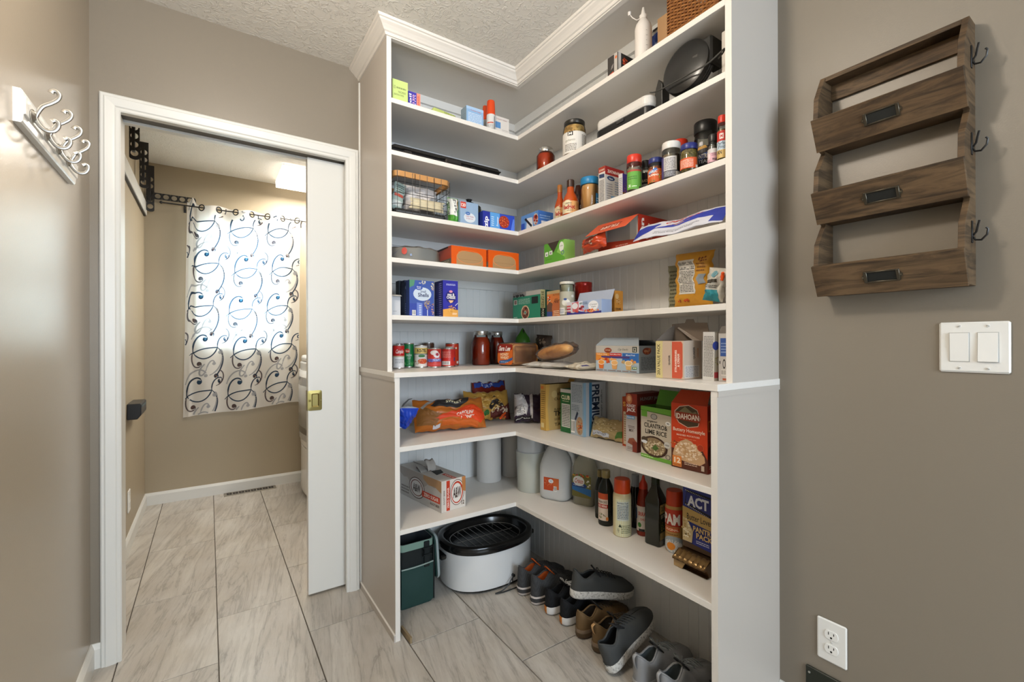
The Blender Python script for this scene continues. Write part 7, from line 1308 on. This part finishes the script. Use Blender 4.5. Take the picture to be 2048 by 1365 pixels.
mb = MB(); loft(mb, [(.180, .231, .177), (.186, .236, .182), (.200, .237, .183), (.212, .233, .179), (.217, .222, .169), (.217, .213, .160), (.214, .208, .155), (.206, .204, .151), (.178, .200, .147), (.170, .192, .139)], RBK, cap=(False, False)); mb.add([(x, y, .170) for x, y in sel(.192, .139)], [tuple(range(48))], RIN); obj('pan', mb, t)
mb = MB(); rim_ = [(x, y, .188) for x, y in sel(.178, .124)]; mb.tube(rim_, .0016, TIN, 6, closed=True)
for k in range(9):
    x = -.132 + k * .033; yy_ = .124 * max(0, 1 - abs(x / .178) ** 2.6) ** (1 / 2.6); mb.tube([(x, -yy_, .188), (x, yy_, .188)], .0011, TIN, 5)
for s_ in (-1, 1):
    for q_ in (-1, 1): mb.tube([(s_ * .10, q_ * .100, .188), (s_ * .10, q_ * .100, .171)], .0012, TIN, 5)
mb.tube([(-.155, 0, .186), (.155, 0, .186)], .0014, TIN, 5); obj('wire_rack', mb, t)
mb = MB(); mb.cbox(.232, .262, -.05, .05, .150, .172, RBK, .005); obj('handle', mb, t); mb = MB(); mb.cbox(-.262, -.232, -.05, .05, .150, .172, RBK, .005); obj('handle', mb, t)
mb = MB(); mb.lathe([(.007, 0), (.007, .012)], RBK, n=12); obj('cord_grip', mb, t, loc=(.045, -.1705, .052), rot=(PI / 2, 0, 0))
mb = MB(); mb.box(.042, .046, -.1725, -.1705, .020, .034, mat('#2a2a2c', .4)); mb.v = [(x, y, z) for x, y, z in mb.v]; obj('badge', mb, t)
mb = MB(); mb.tube(sp([(.045, -.182, .052), (.025, -.190, .044), (.0, -.192, .020), (-.03, -.188, .006), (-.06, -.186, .004), (-.02, -.196, .004), (.05, -.196, .004), (.12, -.182, .004), (.18, -.155, .004)], 5), .0028, mat('#232323', .4), 7); obj('cord', mb, t)
# cooler bag
t = thing('cooler_bag', 'dark green soft cooler bag with its lid flopped open beside the roaster', 'cooler bag', (.742, 1.935, 0))
CG = mat('#22413c', .7); CB_ = mat('#141b1b', .7); CP = mat('#7f9c8e', .5); SV = mat('#8c949c', .25, .8)
hw, hd, HH = .078, .100, .275
def rb(z, s=1, r=.022): return [((x) * s, (y) * s, z) for x, y in rr2(-hw, hw, -hd, hd, r, 5)]
def ringloft(mb, rings, mt, cap=False):
    n = len(rings[0]); mb.add([p for r_ in rings for p in r_], [(j * n + i, j * n + (i + 1) % n, (j + 1) * n + (i + 1) % n, (j + 1) * n + i) for j in range(len(rings) - 1) for i in range(n)] + ([tuple(range(n))[::-1]] if cap else []), mt, True)
mb = MB(); ringloft(mb, [rb(0, .97), rb(.006), rb(.175, 1.0)], CG, True); ringloft(mb, [rb(.175), rb(HH - .03)], CB_); ringloft(mb, [rb(HH - .03, 1.01), rb(HH, 1.01)], CP); ringloft(mb, [rb(HH, 1.01), rb(HH, .96), rb(.02, .93)], SV); n = len(rb(0)); mb.add(rb(.02, .93), [tuple(range(n))], SV); obj('body', mb, t)
mb = MB(); mb.grid(lambda u, v: (-hw * .92 + u * hw * 1.84, -hd - .004 - .012 * math.sin(PI * u) * math.sin(PI * min(1, v * 1.1)), .012 + v * .160), 10, 8, CG); mb.tube([(-hw * .92 + u * hw * 1.84, -hd - .005 - .006 * math.sin(PI * u), .173 + .008 * math.sin(PI * u) * 0 + .004 * u) for u in [i / 8 for i in range(9)]], .003, mat('#9fb0a8', .4), 6); obj('front_pocket', mb, t)
mb = MB(); mb.cbox(.03, .055, -hd - .008, -hd, .16, HH - .005, CB_, .002); obj('strap', mb, t)
mb = MB(); mb.tube([(.022, -hd - .014, .215), (.062, -hd - .014, .215), (.062, -hd - .014, .245), (.022, -hd - .014, .245)], .004, CB_, 6, closed=True); obj('buckle', mb, t)
for x in (-hw, hw): mb = MB(); mb.tube([(x * .985, -hd * .985, .01), (x * .99, -hd * .99, .1), (x * .985, -hd * .985, HH - .03)], .004, CB_, 6); obj('piping', mb, t)
mb = MB(); mb.prism(rr2(-.095, .095, -.075, .075, .025, 5), 0, .022, CG); lid_ = obj('lid', mb, t, loc=(hw + .012, .0, HH - .080), rot=(0, PI / 2 - .06, 0), bevel=.006); mb = MB(); mb.v = []; mb.tube([(x, y, .011) for x, y in rr2(-.097, .097, -.077, .077, .027, 5)], .006, mat('#a8b4b4', .4), 6, closed=True); obj('lid_piping', mb, lid_)
lid_.location = (hw + .018, 0, HH - .105)

# shoes
HWS = .87
HWT = [(0, .0), (.015, .016), (.05, .026), (.12, .032), (.25, .033), (.4, .034), (.55, .041), (.68, .047), (.78, .048), (.87, .043), (.94, .031), (.985, .014), (1, 0)]
def tab(T_, u):
    for (a, b), (c, d) in zip(T_, T_[1:]):
        if u <= c: return b + (d - b) * (u - a) / (c - a)
    return T_[-1][1]
HWT = [(a, b * HWS) for a, b in HWT]
def shoe(label, loc, rot, up, sole, lining, lace='#3a3a3c', L=.268, hs=.030, hh=.070, rough=.75, band=None, group=None, loops=False, tabc=None, ridge=1.0, overlay=None, tongue=None, insole=None):
    t = thing('shoe', label, 'shoe', loc, 0, group); t.rotation_euler = rot
    UP_ = up if isinstance(up, bpy.types.Material) else mat(up, rough); NS = 44
    def th(s): return 2 * PI * s
    def B(s, k=1.0):
        a = th(s); y = L / 2 * (1 - math.cos(a)); x = math.copysign(tab(HWT, y / L), math.sin(a)); cy = L / 2; return (x * k, cy + (y - cy) * (1 + (k - 1) * .4))
    def Tt(s):
        a = th(s); u = (1 - math.cos(a)) / 2; sg = math.copysign(1, math.sin(a))
        if u < .45:
            v = u / .45; x = .027 * math.sin(PI * min(1, v)) ** .55 * (1 - .25 * v); return (sg * x, .004 + L * .36 * v, hs + hh + .012 * (1 - v) ** 3 * 1.0 - .020 * math.sin(PI * min(1, v * 1.15)) ** 2 + .004 * v)
        v = (u - .45) / .55; y = L * (.375 + .56 * v); z = hs + hh * (1.04 - .62 * v ** 1.15 * ridge) if v < .8 else hs + hh * (1.04 - .62 * .8 ** 1.15 * ridge) - (v - .8) * .10
        return (0, y, z)
    def S(s, q):
        b = B(s); c = Tt(s); k = q ** 1.7; u = (1 - math.cos(th(s))) / 2; zq = math.sin(q * PI / 2) ** .8
        bl = .004 * math.sin(PI * q) if u < .4 else .001
        x = b[0] * 1.0 + (c[0] - b[0]) * (k if u >= .45 else q ** 1.1); y = b[1] + (c[1] - b[1]) * (k if u >= .45 else q ** 1.1)
        return (x + math.copysign(bl, b[0]) if b[0] else x, y, hs - .006 + (c[2] - hs + .006) * zq)
    mb = MB()
    def um(u, v): return overlay(u, v) or UP_ if overlay else UP_
    mb.grid(S, NS, 12, um, cu=True); obj('upper', mb, t)
    mb = MB(); LN = mat(lining, .8) if isinstance(lining, str) else lining
    idx = [i for i in range(NS + 1) if (1 - math.cos(th(i / NS))) / 2 < .47]; ring = [i / NS for i in range(NS) if (1 - math.cos(th(i / NS))) / 2 < .45]
    ring = sorted(ring, key=lambda s: s if s <= .5 else s - 1)
    P = []; n_ = len(ring)
    for q in (0, .12, .5, 1):
        for s in ring:
            c = Tt(s); k = 1 + (.10 if q > .1 else 0) * 1; P.append((c[0] * (.90 if q == 0 else .86 if q < .2 else 1.0), c[1] + (.003 if q else 0), c[2] + (.0015 if q == .0 else 0) - (c[2] - hs - .004) * q))
    rows = 4; fs = [(j * n_ + i, j * n_ + (i + 1) % n_, (j + 1) * n_ + (i + 1) % n_, (j + 1) * n_ + i) for j in range(rows - 1) for i in range(n_)]
    mb.add(P, fs, LN, True); mb.add(P[-n_:], [tuple(range(n_))], mat(insole, .8) if insole else LN); 
    obj('lining', mb, t)
    mb = MB(); mb.tube([(c[0] * .97, c[1], c[2] + .001) for c in [Tt(s) for s in ring]], .0032, UP_, 6, closed=True); obj('collar', mb, t)
    # sole
    mb = MB()
    def so(s, v):
        z = [0, .004, hs * .35, hs * .62, hs * .8, hs][min(5, int(round(v * 5)))]; k = [.90, 1.02, 1.07, 1.06, 1.08, 1.05][min(5, int(round(v * 5)))]
        b = B(s, k); u = (1 - math.cos(th(s))) / 2; ext = -.004 * (1 if u < .02 else 0); return (b[0], b[1] + (L / 2 - b[1]) * (.0 if u > .02 else 0), z + (.010 * max(0, (u - .8) / .2) ** 2 if v < .3 else 0))
    bd = band or (lambda u, v: sole)
    mb.grid(so, NS, 5, lambda u, v: mat(bd(u, v), .6) if isinstance(bd(u, v), str) else bd(u, v), cu=True)
    mb.add([so(i / NS, 0) for i in range(NS)], [tuple(range(NS))[::-1]], '#2b2a2a'); mb.add([so(i / NS, 1) for i in range(NS)], [tuple(range(NS))], UP_); obj('sole', mb, t)
    # tongue, laces
    mb = MB(); TG = mat(tongue or (up if isinstance(up, str) else '#202022'), .8)
    mb.grid(lambda u, v: ((u - .5) * .040 * (1 - .15 * v), L * .42 - v * L * .115 - .004 * (1 - (2 * u - 1) ** 2), hs + hh * .98 + v * .030 - .008 * (2 * u - 1) ** 2), 8, 6, TG); obj('tongue', mb, t, solid=.004)
    mb = MB(); LC = mat(lace, .7)
    for k in range(5):
        v = .04 + k * .085; s1 = .5 - .0; y = L * (.375 + .56 * v) + .006; zc = hs + hh * (1.04 - .62 * v ** 1.15 * ridge)
        w_ = .020 + .001 * k
        mb.tube([(-w_, y, zc - .004), (-w_ * .4, y + .003, zc + .0035), (w_ * .4, y + .006, zc + .0035), (w_, y + .010, zc - .004)], .0019, LC, 6)
    y = L * .38; zc = hs + hh * 1.06
    if loops:
        for sg in (-1, 1):
            mb.tube(sp([(0, y, zc), (sg * .018, y - .004, zc + .012), (sg * .036, y + .004, zc + .010), (sg * .034, y + .016, zc + .002), (sg * .012, y + .006, zc)], 4), .0017, LC, 6); mb.tube(sp([(0, y, zc), (sg * .014, y + .018, zc + .006), (sg * .028, y + .036, zc - .006)], 4), .0017, LC, 6)
    else: mb.tube(sp([(0, y, zc), (.016, y, zc + .008), (.028, y + .012, zc + .002), (.010, y + .010, zc)], 4), .0016, LC, 6); mb.tube(sp([(0, y, zc), (-.014, y + .004, zc + .008), (-.026, y + .016, zc), (-.008, y + .010, zc)], 4), .0016, LC, 6)
    obj('laces', mb, t)
    if tabc: mb = MB(); mb.tube(sp([(0, .004, hs + hh * .5), (0, -.006, hs + hh * .8), (0, -.010, hs + hh * 1.15), (0, .004, hs + hh * 1.22), (0, .010, hs + hh * 1.05)], 4), .0055, mat(tabc, .7), 6, flat=.3); obj('heel_tab', mb, t)
    return t
def weave(name, c1, c2, sc):
    q = N(name).set(.8, .2); v = q.n('TexChecker'); v.inputs['Scale'].default_value = sc; q.l(q.coord(rot=(.6, .7, .4)), v.inputs['Vector']); v.inputs['Color1'].default_value = lin(c1); v.inputs['Color2'].default_value = lin(c2); q.l(v.outputs['Color'], q.b.inputs['Base Color']); q.bump(v.outputs['Fac'], .4, .001); return q.m
GKNIT = weave('dark_grey_knit', '#47484a', '#3a3b3d', 220); BKN = weave('black_knit', '#191a1c', '#222326', 240); SPKL = speck('speckled_white_rubber', ['#cfcbc4', '#d8d4cd', '#c8c4bc', '#8f8b84'], 200)
R90 = -PI / 2
b1 = lambda u, v: '#6a6764' if v < .22 else ('#b9b0aa' if v < .5 else ('#3b3a3b' if v < .72 else '#c9c0bb'))
shoe('dark grey knit shoe with orange lining, touching the roaster', (1.150, 1.658, 0), (0, 0, R90), GKNIT, '#c9c0bb', '#b5531a', '#2c2c2e', band=b1, hs=.038, hh=.075, tongue='#b5531a')
shoe('dark grey knit shoe with orange lining, second from the roaster', (1.156, 1.566, 0), (0, 0, R90), GKNIT, '#c9c0bb', '#b5531a', '#2c2c2e', band=b1, hs=.038, hh=.075, tongue='#b5531a')
b2 = lambda u, v: '#4a4644' if v < .2 else ('#c97a2c' if (.02 < u < .16 and v > .2) else '#d8d6d4')
b2 = lambda u, v: '#4a4644' if v < .2 else ('#c97a2c' if (u > .90 or u < .015) else '#d8d6d4')
shoe('black shoe with white laces and orange and white heel, next to the orange lined pair', (1.164, 1.475, 0), (0, 0, R90), BKN, '#d8d6d4', '#101113', '#d8d8d8', band=b2, hs=.034, hh=.058, loops=True)
shoe('black shoe with orange and white heel, partly under the grey shoe on top', (1.170, 1.385, 0), (0, 0, R90), BKN, '#d8d6d4', '#101113', '#1c1c1e', band=b2, hs=.034, hh=.055)
BRN = mat('#6b5436', .75); b3 = lambda u, v: '#6e5a48' if v < .3 else ('#54432f' if v < .6 else '#7c6a58')
shoe('olive brown hiking shoe, left of the brown pair, with the grey shoe resting on it', (1.170, 1.290, 0), (0, 0, R90), BRN, '#7c6a58', '#2c241c', '#3a2f22', band=b3, hs=.036, hh=.052)
shoe('olive brown hiking shoe with a tan heel loop, right of the brown pair', (1.166, 1.197, 0), (0, 0, R90), BRN, '#7c6a58', '#2c241c', '#3a2f22', band=b3, hs=.036, hh=.055, tabc='#b08a5c')
CH = mat('#3f403f', .75); b4 = lambda u, v: SPKL if v > .2 else '#55524e'
shoe('dark grey running shoe with ribbed pale sole lying on top of the row', (1.186, 1.350, .126), (-.10, .02, R90 - .38), CH, '#c9c5be', '#17191b', '#202224', band=b4, hs=.034, hh=.060)
shoe('dark grey running shoe with speckled white heel, tipped up in front of the brown pair', (1.128, 1.085, .006), (.36, -.10, R90 + .06), CH, '#c9c5be', '#101214', '#33373a', band=b4, hs=.036, hh=.068)
LG2 = mat('#8b8c8e', .75); b5 = lambda u, v: '#a09f9f' if v > .5 else '#7f7e7e'
shoe('light grey running shoe with green insole, left of the pale pair', (1.150, .990, 0), (0, 0, R90 - .04), LG2, '#9a9a9a', '#50585a', '#6a6f70', band=b5, hs=.032, hh=.070, loops=True, insole='#4c5a1c', tabc='#9a9b9d')
shoe('light grey running shoe with green insole, right of the pale pair', (1.150, .895, 0), (0, 0, R90 - .06), LG2, '#9a9a9a', '#50585a', '#6a6f70', band=b5, hs=.032, hh=.070, loops=True, insole='#4c5a1c', tabc='#9a9b9d')
shoe('black shoe at the near end of the row beside the end panel', (1.200, .792, 0), (0, 0, R90), BKN, '#26262a', '#141416', '#1c1c1e', band=lambda u, v: '#1e1e20', hs=.028, hh=.045, L=.24)
